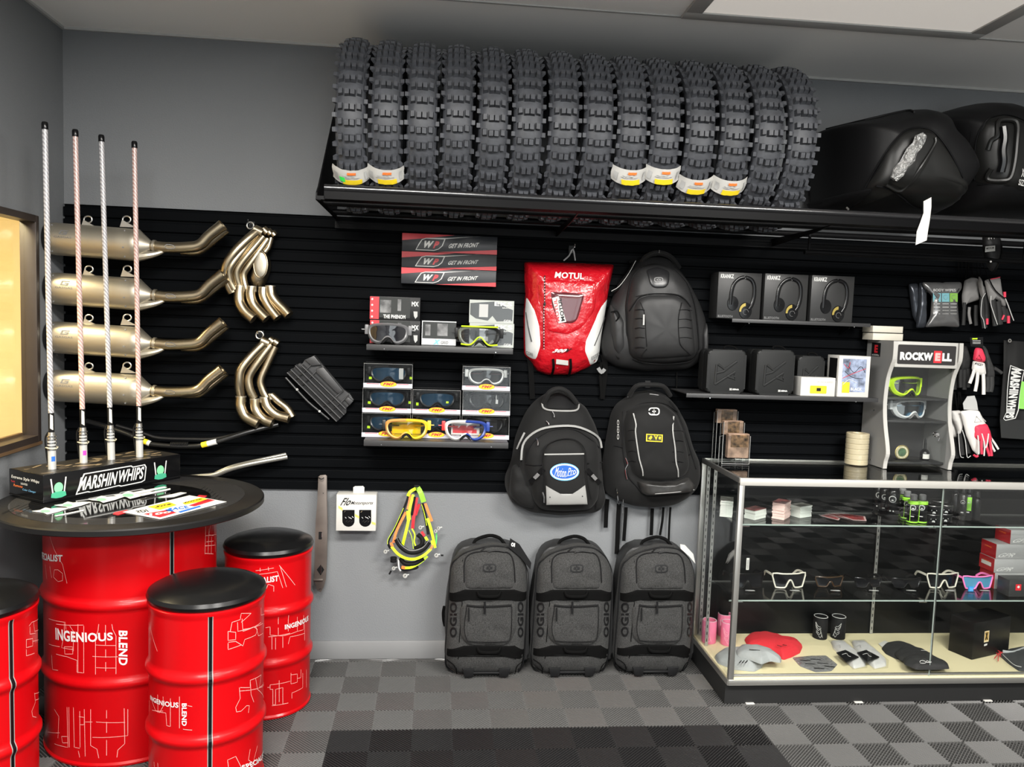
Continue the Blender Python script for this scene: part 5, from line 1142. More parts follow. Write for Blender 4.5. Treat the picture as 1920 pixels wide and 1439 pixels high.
# upper shelf: boxes
def gbox(lab, x0, x1, y0, y1, z0=None, Yf=-.125, face='carton_silver', group=None):
    a = P(*kw(x0, y1), Y=Yf); c = P(*kw(x1, y0), Y=Yf); za = a.z if z0 is None else z0; h = P(*kw(x0, y0), Y=Yf).z-a.z
    t = thing('goggle_box', ((a.x+c.x)/2, -.07, za), lab, 'box', group)
    b = MB('blk'); b.box(a.x, c.x, Yf, -.022, za, za+h, bev=.0008); b.build('carton', t)
    F = lambda u, v, e=.0005: Vector((a.x+(c.x-a.x)*u, Yf-e, za+h*v))
    return t, F, za+h
def rect(F, m, *L, e=.0005):
    b = MB(m)
    for u0, u1, v0, v1 in L: b.add([F(u0, v0, e), F(u1, v0, e), F(u1, v1, e), F(u0, v1, e)], [(0, 1, 2, 3)], m, False)
    return b
M['sheen'] = mat('silver_photo_print', (.16, .16, .16), .25, noise_=(18, .9)); M['windowdark'] = mat('dark_window_film', (.035, .037, .035), .15, coat=.6)
ztop = SH1+.0006
def mxbox(y0, y1, z0, lab, ph):
    t, F, z = gbox(lab, 283, 790, y0, y1, z0, group=None)
    rect(F, 'redp', (0, .18, .02, .98)).build('red_side_strip', t)
    b = MB('white')
    for i in range(4): c = (.045, .12+.25*i); b.add([F(c[0]+.02*math.cos(a), c[1]+.045*math.sin(a), .001) for a in [2*PI*k/10 for k in range(10)]], [list(range(10))], None, False)
    b.build('small_print', t)
    rect(F, 'windowdark', (.19, .80, .10, .97)).build('window', t)
    b = rect(F, 'sheen', (.20, .42, .30, .85), (.55, .62, .4, .9), e=.0008); b.build('visible_goggle', t)
    b = MB('white'); text(b, 'MX', lambda u, v: F(.83+.14*u, .62+.20*v, .001), 'white', .04); b.add([F(x, y, .001) for x, y in ((.87, .40), (.95, .40), (.95, .18), (.91, .08), (.88, .2))], [list(range(5))], 'greyl', False)
    if ph: text(b, 'THE PHENOM', lambda u, v: F(.27+.44*u, .06+.17*v, .001), 'white', .04)
    b.build('lettering', t); return z
z = mxbox(975, 1215, ztop, 'lower red-sided goggle box on the upper shelf, behind the grey goggle', False)
mxbox(735, 968, z+.0008, 'upper goggle box with a red side strip, left end of the upper shelf', True)
t, F, z = gbox('low white and clear goggle box with blue logo, middle of the upper shelf', 800, 1150, 995, 1240, ztop)
rect(F, 'windowdark', (.03, .97, .30, .96)).build('window', t); b = rect(F, 'sheen', (.10, .25, .4, .85), (.45, .75, .4, .9), e=.0008); b.build('visible_goggle', t); rect(F, mat('white_carton', (.55, .56, .57), .4), (0, 1, .02, .28), (0, .02, .28, 1), (.02, 1, .95, 1)).build('white_base', t)
b = MB('blu'); text(b, 'X', lambda u, v: F(.33+.22*u, .04+.20*v, .001), 'lblu', .08, .3); text(b, 'GRID', lambda u, v: F(.56+.22*u, .06+.13*v, .001), 'grey', .04, .2); b.build('logo', t, label='blue X and grey letters')
def eks(y0, y1, z0, lab):
    t, F, z = gbox(lab, 1275, 1728, y0, y1, z0)
    rect(F, mat('pale_green_grey_card', (.38, .40, .37), .4), (0, 1, 0, 1)).build('card_front', t)
    b = MB('windowdark'); b.add([F(*p, .0008) for p in ((.02, .85), (.55, .95), (.98, .60), (.97, .12), (.62, .08), (.52, .32), (.42, .10), (.15, .18), (.02, .35))], [list(range(9))], None, False); b.build('window', t)
    b = rect(F, 'greyl', (.22, .42, .25, .82), e=.0011); b.build('inner_tag', t, label='pale hang tag seen through the window')
    b = MB('white'); text(b, 'EKS', lambda u, v: F(.56+.40*u, .76+.18*v, .0012), 'white', .03); text(b, 'BRAND', lambda u, v: F(.74+.2*u, .66+.05*v, .0012), 'white'); text(b, 'GOX', lambda u, v: F(.78+.16*u, .05+.12*v, .0012), 'white', .02); b.build('lettering', t); return z
z = eks(1010, 1250, ztop, 'lower pale grey goggle box on the upper shelf, behind the neon goggle')
eks(775, 1003, z+.0008, 'upper pale grey goggle box at the right end of the upper shelf')
p = P(*kw(465, 1210), Y=-.165); goggles('goggle', 'loose grey goggle with a dark mirror lens on the upper shelf', p.x, -.165, .175, .094, (FR((.16, .16, .165)), 'lensblk', FR((.16, .16, .165)), 'blkm', FR((.16, .16, .165))), SH1+.001)
p = P(*kw(1375, 1250), Y=-.165); goggles('goggle', 'loose clear goggle with neon yellow trim and film canisters on the upper shelf', p.x, -.165, .185, .094, (FR((.20, .21, .18)), lens_clear, 'blk', 'blkm', 'blk'), SH1+.001, rolloff=True, bars=True)

# ---- backpacks
kp = crop(940, 440, 4.7975); kq = crop(920, 700, 4.569)
def bag_hook(lab, p):
    h = MB('chrome'); hook(h, p, .10); o = h.build('wall_hook'); prop(o, lab, 'hook', 'chrome hooks on the slatwall')
M['redvinyl'] = mat('red_vinyl', (.44, .005, .012), .24, coat=.3, bump=(14, .6, .03)); M['whvinyl'] = mat('white_vinyl', (.66, .66, .64), .3, bump=(25, .2, .006))
M['wedark'] = mat('smoky_red_window', (.085, .008, .012), .12, coat=.8)
def bp_red():
    t = thing('red_dry_bag', tuple(P(*kp(600, 700), Y=-.08)), 'red and white roll-top backpack hung left of the black one', 'backpack')
    B = Bulge([(216, 240), (620, 250), (1028, 265), (990, 430), (960, 600), (935, 760), (900, 960), (875, 1120), (810, 1195), (650, 1265), (430, 1270), (330, 1235), (280, 1150), (212, 1085), (208, 850), (210, 680), (224, 540), (216, 400)], -.03, .105, n=4, q=1.8, k=kp, step=.01, sm=1)
    b = MB('redvinyl'); B.body(b, wr=.007, ws=18); b.build('body', t)
    b = MB('whvinyl'); B.patch(b, [(224, 560), (300, 680), (342, 830), (352, 1000), (310, 1128), (260, 1110), (216, 1080), (212, 850), (212, 700)], .004, sm=1); b.build('side_panel', t)
    b = MB('whvinyl'); B.patch(b, [(962, 570), (895, 650), (820, 830), (760, 960), (752, 1050), (800, 1180), (860, 1150), (885, 1060), (930, 760)], .004, sm=1); b.build('side_panel', t)
    b = MB('blk'); B.strap(b, [(222, 700), (245, 850), (272, 965)], .006, .003, None, .007); b.build('zip', t)
    b = MB('blk'); B.strap(b, [(930, 745), (890, 870), (838, 1000)], .004, .003, None, .007); b.build('zip', t)
    b = MB('blk'); B.strap(b, [(482, 452), (768, 464)], .0085, .003, None, .003); b.build('zip', t)
    b = MB('redvinyl'); B.patch(b, [(330, 420), (420, 400), (850, 420), (860, 520), (840, 680), (740, 830), (600, 900), (420, 870), (340, 600)], .006, n=10, wr=.002, ws=30); b.build('front_panel', t)
    b = MB('wedark'); B.patch(b, [(443, 512), (745, 532), (735, 600), (680, 780), (620, 805), (540, 795), (490, 740), (455, 640)], .003, lift=.006, sm=1); b.build('clear_window', t, label='smoky see-through window')
    b = MB('paper'); a = [B.at(*p, .011) for p in ((515, 800), (585, 785), (515, 555), (455, 572))]; b.add(a, [(0, 1, 2, 3)], None, False); text(b, 'MOTUL', quad(*[B.at(*p, .0118) for p in ((525, 780), (500, 575), (470, 585), (498, 785))]), 'redp', .03); text(b, 'MOTUL', quad(*[B.at(*p, .0118) for p in ((572, 775), (540, 570), (508, 578), (540, 782))]), 'blk', .03); b.build('inner_card', t, label='white printed card behind the window')
    b = MB('white'); B.text(b, 'MOTUL', [(478, 390), (742, 405), (745, 348), (488, 335)], 'white', .035, 0, .004); b.build('lettering', t)
    b = MB('white'); B.text(b, '300', [(455, 1062), (575, 1062), (595, 1030), (475, 1030)], 'white', .05, .3, .010); B.text(b, 'V', [(575, 1062), (620, 1060), (640, 1025), (595, 1025)], 'blk', .05, .3, .010); b.build('number_print', t)
    b = MB('grey'); B.text(b, 'ESTER', [(815, 1130), (885, 1080), (885, 1050), (812, 1100)], 'grey', 0, 0, .008); B.text(b, 'CORE', [(222, 1075), (285, 1095), (285, 1070), (222, 1045)], 'grey', 0, 0, .008); b.build('side_lettering', t)
    b = MB('blkm')
    for i in range(26):
        y = 370+i*25.5; B.strap(b, [(392 if y < 620 else 380, y), (388 if y < 620 else 384, y+14)], .0042, .0035, 'blkm' if i % 1 == 0 else 'white', .009); B.strap(b, [(390 if y < 620 else 383, y+14), (388 if y < 620 else 384, y+25)], .0030, .003, 'greyl', .009)
    b.build('bungee_cord', t, label='black and white speckled cord')
    b = MB('blk'); p = B.at(390, 625, .012); b.box(p.x-.004, p.x+.004, p.y-.004, p.y+.004, p.z-.007, p.z+.007, bev=.0015); b.build('cord_lock', t)
    for x in (465, 620): b = MB('fabd'); B.strap(b, [(x, 1120), (x+5, 1200), (x-15, 1275)], .011, .003, None, .006); b.build('bottom_strap', t)
    b = MB('paper'); b.add([B.at(*p, .008) for p in ((492, 1165), (602, 1178), (602, 1135), (495, 1122))], [(0, 1, 2, 3)], None, False); b.build('white_patch', t)
    w = lambda x, y, Y=-.05: P(*kp(x, y), Y=Y)
    b = MB('grey'); b.strap([w(560, 235), w(610, 190), w(645, 130), w(665, 235)], .006, .002); b.build('hang_loop', t)
    for x0, x1 in ((225, 280), (895, 905)): b = MB('fabd'); b.strap([w(x0+20, 1080, -.03), w(x0+40, 1200, -.03), w(x1, 1480, -.03)], .024, .002); b.build('shoulder_strap_end', t)
    bag_hook('chrome hook holding the red backpack', w(642, 120, -.05))
bp_red()
M['coated'] = mat('coated_black_fabric', (.019, .019, .0195), .48, spec=.35, bump=(300, .15, .001))
def bp_black():
    t = thing('black_backpack', tuple(P(*kp(1420, 700), Y=-.1)), 'large plain dark backpack hung right of the red one', 'backpack')
    w = lambda x, y, Y=-.05: P(*kp(x, y), Y=Y)
    B0 = Bulge([(1190, 290), (1240, 220), (1340, 185), (1500, 195), (1590, 280), (1700, 430), (1790, 600), (1850, 760), (1862, 900), (1860, 1050), (1790, 1160), (1690, 1220), (1300, 1235), (1050, 1200), (930, 1120), (905, 1000), (950, 760), (985, 640), (1060, 450), (1125, 360)], -.03, .10, n=5, q=2, k=kp)
    b = MB('coated'); B0.body(b, wr=.005, ws=25); b.build('body', t)
    B = Bulge([(1170, 400), (1250, 290), (1400, 250), (1560, 300), (1680, 430), (1750, 620), (1790, 850), (1790, 1060), (1720, 1140), (1500, 1165), (1250, 1155), (1160, 1090), (1130, 900), (1120, 640)], -.11, .085, n=4, q=2, k=kp)
    b = MB('coated'); B.body(b, wr=.005, ws=22, seed=3); b.build('front_compartment', t)
    b = MB('coated'); B.patch(b, [(1190, 1090), (1180, 850), (1195, 650), (1235, 575), (1340, 545), (1560, 545), (1650, 590), (1700, 660), (1735, 950), (1735, 1090), (1500, 1110), (1230, 1120)], .018, n=6, wr=.002, ws=30); b.build('front_pocket', t)
    b = MB('blkm'); B.line(b, [(1150, 690), (1195, 620), (1240, 565), (1340, 535), (1560, 538), (1650, 580), (1705, 650)], .0025, None, .006); B.line(b, [(1135, 1000), (1125, 700), (1165, 420), (1250, 300)], .003, None, .004); B.line(b, [(1780, 1040), (1770, 850), (1740, 620), (1670, 430), (1560, 310)], .003, None, .004); B.line(b, [(1180, 1120), (1300, 1155), (1500, 1165), (1700, 1140), (1770, 1060)], .0035, None, .006); b.build('zip', t)
    b = MB('blkm')
    for y in (680, 760, 845, 930, 1020): B.line(b, [(1200, y), (1240, y-6), (1290, y)], .0016, None, .019)
    for y in (680, 765, 840, 930): B.line(b, [(1600, y), (1660, y-4), (1715, y+4)], .0016, None, .019)
    B.line(b, [(1250, 610), (1290, 720), (1300, 900), (1310, 1010)], .0016, None, .021); B.line(b, [(1625, 610), (1595, 750), (1600, 930), (1625, 1010), (1720, 1095)], .0016, None, .021); B.line(b, [(1310, 1030), (1250, 1100)], .0016, None, .02); b.build('seam', t)
    b = MB(mat('dark_badge_panel', (.012, .012, .013), .3)); B.patch(b, [(1300, 320), (1400, 290), (1510, 330), (1505, 450), (1480, 480), (1370, 480), (1340, 450)], .004, lift=.003, sm=1); b.build('badge_panel', t)
    b = MB('greyl'); badge_glyph(b, lambda u, v: B.at(1375+80*u, 430-45*v, .010), 'grey'); b.build('badge', t, label='small pale badge')
    b = MB('greyl'); B.strap(b, [(1282, 720), (1280, 815)], .0065, .003, 'greyl', .026); b.build('zip_pull', t, label='pale rubber zip pull')
    b = MB('coated'); b2 = Bulge([(985, 620), (1060, 700), (1110, 760), (1120, 1060), (1060, 1110), (1010, 1040), (985, 850)], -.09, .04, k=kp, n=3, step=.008); b2.body(b, wr=.002, ws=30); b.build('side_pocket', t)
    b = MB('coated'); b2 = Bulge([(1850, 780), (1862, 900), (1858, 1080), (1810, 1110), (1800, 880)], -.09, .03, k=kp, n=3, step=.008); b2.body(b); b.build('side_pocket', t)
    b = MB('fabd'); b.strap([w(985, 700, -.13), w(1040, 690, -.135), (w(1060, 740, -.135)), w(1030, 780, -.13)], .006, .003); b.strap([w(1020, 1060, -.10), w(1060, 1120, -.10)], .01, .003); b.build('compression_strap', t)
    b = MB('chrome'); B.line(b, [(1210, 555), (1320, 538)], .002, None, .008); B.line(b, [(1390, 375), (1440, 362)], .0015, None, .006); b.build('zip_slider', t)
    b = MB('fab'); b.tube([w(1250, 300, -.05), w(1290, 210, -.08), w(1400, 165, -.09), w(1520, 200, -.08), w(1600, 300, -.05)], .011, None, 12); b.build('carry_handle', t)
    b = MB('fabd'); b.strap([w(1150, 250, -.06), w(1200, 240, -.06), w(1060, 470, -.07), w(990, 510, -.07)], .012, .004); b.build('shoulder_strap', t)
    b = MB('white'); b.tube([w(1210, 235, -.066), w(1140, 360, -.07), w(1060, 465, -.073), w(990, 510, -.072)], .0012, None, 6); b.build('strap_piping', t, label='thin pale piping')
    b = MB('fabd'); b.strap([w(900, 1150, -.05), w(890, 1250, -.04), w(905, 1480, -.035)], .012, .003); b.strap([w(1580, 1240, -.03), w(1575, 1440, -.03)], .004, .002); b.build('strap_end', t)
    b = MB('fabd'); b.strap([w(870, 1200, -.06), w(900, 1240, -.06), w(930, 1210, -.06)], .016, .004, 'grey'); b.build('strap_fold', t)
    bag_hook('chrome hook behind the large plain dark backpack', w(1400, 170, -.07))
def badge_glyph(b, f, m, ring=True):
    """rounded badge outline with two C shapes back to back"""
    def bar(u0, u1, v0, v1): b.add([f(u0, v0), f(u1, v0), f(u1, v1), f(u0, v1)], [(0, 1, 2, 3)], m, False)
    if ring:
        o = [(.0+.18*(1-math.cos(a)) if 0 else 0, 0) for a in ()]
        O = rr(0, 1, 0, 1, (.3,)*4, 4); I = rr(.10, .90, .16, .84, (.2,)*4, 4); n = len(O)
        b.add([f(*p) for p in O]+[f(*p) for p in I], [(i, (i+1) % n, n+(i+1) % n, n+i) for i in range(n)], m, False)
    bar(.47, .53, .05, .38); bar(.47, .53, .62, .95); bar(.28, .45, .36, .64); bar(.55, .72, .36, .64)
bp_black()
def bp_silver():
    t = thing('grey_trimmed_backpack', tuple(P(*kq(600, 700), Y=-.1)), 'black backpack with light grey trim and an oval blue badge, hung lower left', 'backpack')
    w = lambda x, y, Y=-.05: P(*kq(x, y), Y=Y)
    B0 = Bulge([(380, 250), (460, 190), (560, 150), (640, 160), (720, 230), (825, 290), (900, 430), (945, 560), (960, 750), (960, 900), (995, 1060), (975, 1170), (900, 1210), (600, 1232), (350, 1205), (185, 1125), (130, 1000), (125, 900), (185, 760), (215, 560), (270, 420), (320, 320)], -.03, .12, n=5, q=2, k=kq)
    b = MB('fab'); B0.body(b, wr=.005, ws=22, seed=8); b.build('body', t)
    B = Bulge([(270, 760), (280, 620), (350, 520), (480, 460), (680, 450), (830, 500), (920, 570), (945, 700), (940, 900), (930, 1090), (860, 1180), (640, 1195), (430, 1180), (360, 1090), (340, 960), (290, 880)], -.12, .085, n=4, q=2, k=kq)
    b = MB('fab'); B.body(b, wr=.005, ws=22, seed=5); b.build('front_compartment', t)
    M['silverfab'] = mat('light_grey_fabric', (.28, .28, .27), .55, bump=(300, .2, .001))
    b = MB('silverfab'); B0.strap(b, [(262, 745), (275, 620), (330, 540), (430, 480), (560, 455), (720, 455), (850, 500), (930, 560), (950, 640)], .009, .004, None, .016); b.build('grey_trim', t)
    b = MB('silverfab'); B0.line(b, [(440, 260), (455, 300), (520, 320), (690, 325), (745, 310), (757, 270)], .0042, None, .006); b.build('handle_surround', t, label='light grey rim round the carry slot')
    b = MB('silverfab'); B0.strap(b, [(290, 510), (255, 580), (225, 650)], .008, .003, None, .004); b.build('side_trim', t)
    b = MB('blkm'); B0.patch(b, [(475, 300), (480, 240), (560, 190), (640, 190), (720, 250), (735, 300), (640, 305)], .002, lift=.003, sm=1); b.build('handle_slot', t)
    b = MB('fab'); b.tube([w(455, 260, -.10), w(500, 170, -.12), w(580, 135, -.125), w(660, 165, -.12), w(735, 255, -.10)], .011, None, 12); b.build('carry_handle', t)
    b = MB('fab'); B.patch(b, [(460, 1130), (465, 940), (440, 800), (450, 680), (500, 600), (600, 570), (720, 575), (790, 640), (800, 720), (800, 900), (830, 1120)], .014, n=8, sm=1); b.build('front_pocket', t)
    b = MB('silverfab'); B.strap(b, [(460, 697), (800, 692)], .0062, .003, None, .018); b.build('reflective_strip', t)
    b = MB('silverfab'); B.patch(b, [(470, 960), (570, 1030), (700, 1030), (805, 955), (825, 1120), (640, 1125), (475, 1125)], .004, n=10, lift=.014, sm=0); b.build('toe_panel', t, label='light grey lower panel')
    b = MB('blk'); [b.cyl(B.at(x, y, .019), B.at(x, y, .021), .0025, None, 10) for x, y in ((508, 1063), (787, 1055))]; b.build('eyelet', t)
    b = MB('blu'); el = lambda rx, ry, n=32: [(633+rx*math.cos(2*PI*i/n), 848+ry*math.sin(2*PI*i/n)) for i in range(n)]
    for rx, ry, m, l in ((125, 75, 'lblu', .018), (118, 67, 'white', .0188), (108, 58, mat('badge_blue', (.015, .10, .42), .35), .0196)): b.add([B.at(x, y, l) for x, y in el(rx, ry)], [list(range(31, -1, -1))], m, False)
    B.text(b, 'Motion', [(545, 885), (645, 895), (650, 815), (560, 805)], 'white', .0, .2, .0205); B.text(b, 'Pro', [(658, 880), (730, 868), (728, 812), (665, 812)], 'white', .0, .2, .0205); B.line(b, [(640, 885), (700, 872), (735, 850)], .001, 'white', .0205); b.build('badge', t, label='oval blue badge with white script')
    for a, c in (((455, 820), (340, 935)), ((830, 830), (935, 945))):
        b = MB('blk'); B.strap(b, [a, c], .020, .008, None, .012); B.strap(b, [(a[0]*.6+c[0]*.4, a[1]*.6+c[1]*.4), (a[0]*.3+c[0]*.7, a[1]*.3+c[1]*.7)], .015, .006, 'grey', .019); b.build('buckle', t)
    b = MB('blkm'); B.line(b, [(300, 780), (370, 790), (450, 785)], .0025, None, .004); B.line(b, [(830, 775), (960, 765)], .0025, None, .004); B.line(b, [(300, 760), (330, 640), (420, 540), (560, 480), (720, 485), (850, 560), (930, 640)], .0028, None, .005); B.line(b, [(440, 1120), (450, 900), (440, 700), (490, 610), (600, 565), (720, 570), (800, 640), (820, 760), (825, 900), (860, 1080)], .0022, None, .012); B.line(b, [(240, 770), (250, 900), (340, 1000), (350, 1120)], .0025, None, .002); b.build('zip', t)
    b = MB('silverfab')
    for x, y, x2, y2 in ((530, 330, 545, 380), (475, 410, 500, 445), (395, 560, 405, 620), (180, 850, 195, 950), (445, 1020, 460, 1110)): (B if x > 380 and y > 500 else B0).line(b, [(x, y), ((x+x2)/2+6, (y+y2)/2), (x2, y2)], .003, 'chrome', .012)
    b.build('zip_pull', t)
    b = MB('fab'); b2 = Bulge([(185, 790), (260, 780), (320, 900), (400, 1080), (380, 1170), (250, 1140), (160, 1050), (170, 900)], -.10, .05, k=kq, n=3, step=.01); b2.body(b, wr=.004, ws=25); b.build('side_pocket', t)
    b = MB('fab'); b2 = Bulge([(900, 800), (955, 790), (965, 950), (990, 1080), (960, 1170), (880, 1180), (880, 1000)], -.10, .04, k=kq, n=3, step=.01); b2.body(b); b.build('side_pocket', t)
    bag_hook('chrome hook holding the backpack with light grey trim', w(600, 150, -.07))
bp_silver()
def bp_yellow():
    t = thing('black_backpack', tuple(P(*kq(1400, 700), Y=-.1)), 'black backpack with a yellow label and two pale stripes, hung lower right', 'backpack')
    w = lambda x, y, Y=-.05: P(*kq(x, y), Y=Y)
    B0 = Bulge([(1150, 230), (1240, 170), (1400, 150), (1520, 190), (1610, 290), (1690, 440), (1745, 640), (1805, 770), (1812, 900), (1780, 1000), (1700, 1080), (1590, 1140), (1400, 1165), (1230, 1150), (1080, 1100), (1000, 1050), (970, 900), (970, 780), (1005, 560), (1045, 350), (1090, 270)], -.03, .12, n=5, q=2, k=kq)
    b = MB('fab'); B0.body(b, wr=.005, ws=22, seed=11); b.build('body', t)
    B = Bulge([(1145, 430), (1190, 310), (1300, 265), (1480, 265), (1590, 340), (1650, 480), (1690, 650), (1715, 800), (1680, 880), (1600, 920), (1450, 930), (1300, 920), (1220, 880), (1165, 740), (1145, 560)], -.12, .08, n=5, q=2, k=kq)
    b = MB('fab'); B.body(b, wr=.005, ws=22, seed=6); b.build('front_compartment', t)
    b = MB(mat('worn_black_coating', (.028, .027, .026), .38, noise_=(20, .5))); B2 = Bulge([(1240, 920), (1450, 935), (1600, 925), (1700, 890), (1755, 960), (1745, 1010), (1550, 1030), (1350, 1045), (1290, 1040)], -.12, .075, n=6, q=2, k=kq, sm=1); B2.body(b, wr=.002, ws=40); b.build('toe_panel', t)
    b = MB('silverfab'); B.strap(b, [(1222, 345), (1245, 440), (1240, 500), (1258, 640), (1275, 740), (1300, 830), (1305, 880)], .0055, .003, None, .003); b.build('pale_stripe', t)
    b = MB('silverfab'); B.strap(b, [(1568, 370), (1560, 490), (1580, 640), (1588, 760), (1605, 830), (1608, 890)], .0055, .003, None, .003); b.build('pale_stripe', t)
    b = MB('yel'); b.add([B.at(*p, .004) for p in ((1330, 585), (1472, 592), (1475, 528), (1333, 520))], [(0, 1, 2, 3)], 'yel', False); b.add([B.at(*p, .0048) for p in ((1340, 577), (1464, 584), (1466, 535), (1342, 528))], [(0, 1, 2, 3)], mat('dark_olive_print', (.03, .028, .01), .5), False)
    for L in (((1350, 560), (1375, 535), (1385, 550), (1370, 572)), ((1400, 535), (1418, 575), (1432, 536), (1424, 536), (1416, 556), (1408, 536)), ((1440, 545), (1460, 545), (1455, 570), (1440, 565))): b.add([B.at(*p, .0055) for p in L], [list(range(len(L)))], 'yel', False)
    b.build('badge', t, label='yellow rectangular label')
    b = MB('white'); b.add([B.at(*p, .005) for p in [(x, y) for x, y in rr(1352, 1448, 295, 362, 26, 4)]], [list(range(23, -1, -1))], 'white', False); badge_glyph(b, lambda u, v: B.at(1362+76*u, 353-48*v, .006), 'blk', False)
    b.add([B.at(*p, .0054) for p in rr(1362, 1438, 304, 353, 20, 4)], [list(range(23, -1, -1))], 'blk', False); badge_glyph(b, lambda u, v: B.at(1366+68*u, 350-43*v, .0064), 'white', False); b.build('badge', t, label='white rounded badge')
    b = MB('blkm'); B0.line(b, [(1135, 330), (1130, 500), (1140, 700), (1180, 880), (1260, 980), (1300, 1035)], .003, None, .003); B0.line(b, [(1530, 240), (1620, 380), (1700, 620), (1760, 820)], .003, None, .003); B0.line(b, [(1060, 620), (1140, 640)], .003, None, .003); B0.line(b, [(1700, 700), (1760, 660)], .003, None, .003)
    for y in (495, 580, 675, 760): B.line(b, [(1180, y), (1215, y-8), (1245, y)], .0016, None, .002); B.line(b, [(1560, y), (1610, y-3), (1650, y+5)], .0016, None, .002)
    B.line(b, [(1165, 330), (1300, 258), (1480, 258), (1600, 330)], .0025, None, .002); b.build('zip', t)
    b = MB('white'); B2.line(b, [(1300, 1040), (1420, 1035), (1600, 1020), (1745, 1000)], .0012, 'greyl', .002); b.build('piping', t)
    b = MB('chrome'); B0.line(b, [(1155, 725), (1175, 780), (1155, 830), (1170, 910)], .003, None, .006); B0.line(b, [(1078, 985), (1085, 1040), (1098, 1130)], .0028, None, .006); B0.line(b, [(1165, 200), (1175, 205)], .004, None, .004); B0.line(b, [(1360, 180), (1440, 190)], .003, None, .006); B0.line(b, [(1670, 912), (1695, 910)], .003, None, .008); b.build('zip_pull', t)
    b = MB('chrome'); b.tube([w(1130, 1055, -.10), w(1150, 1060, -.10), w(1135, 1090, -.10), w(1130, 1200, -.10)], .0018, None, 6); b.build('metal_clip', t)
    b = MB('fab'); b.tube([w(1185, 195, -.08), w(1250, 110, -.11), w(1370, 100, -.115), w(1480, 115, -.11), w(1540, 195, -.08)], .010, None, 12); b.build('carry_handle', t)
    b = MB('greyl'); B0.text(b, 'OGIO', [(1082, 570), (1082, 400), (1100, 400), (1100, 570)], 'greyl', .02, 0, .004); b.build('side_lettering', t)
    for pts, wd_ in ((((1000, 1080), (990, 1200), (985, 1325)), .012), (((1100, 1120), (1090, 1300), (1085, 1439), (1080, 1550)), .013), (((1160, 1150), (1150, 1300), (1140, 1439)), .010), (((1385, 1160), (1380, 1280), (1375, 1390)), .010), (((1480, 1150), (1470, 1270), (1450, 1390)), .007), (((1540, 1150), (1530, 1300), (1525, 1439)), .006)):
        b = MB('fabd'); b.strap([w(x, y, -.032) for x, y in pts], wd_*1.6, .002); b.build('dangling_strap', t)
    bag_hook('chrome hook holding the backpack with the yellow label', w(1370, 95, -.07))
bp_yellow()
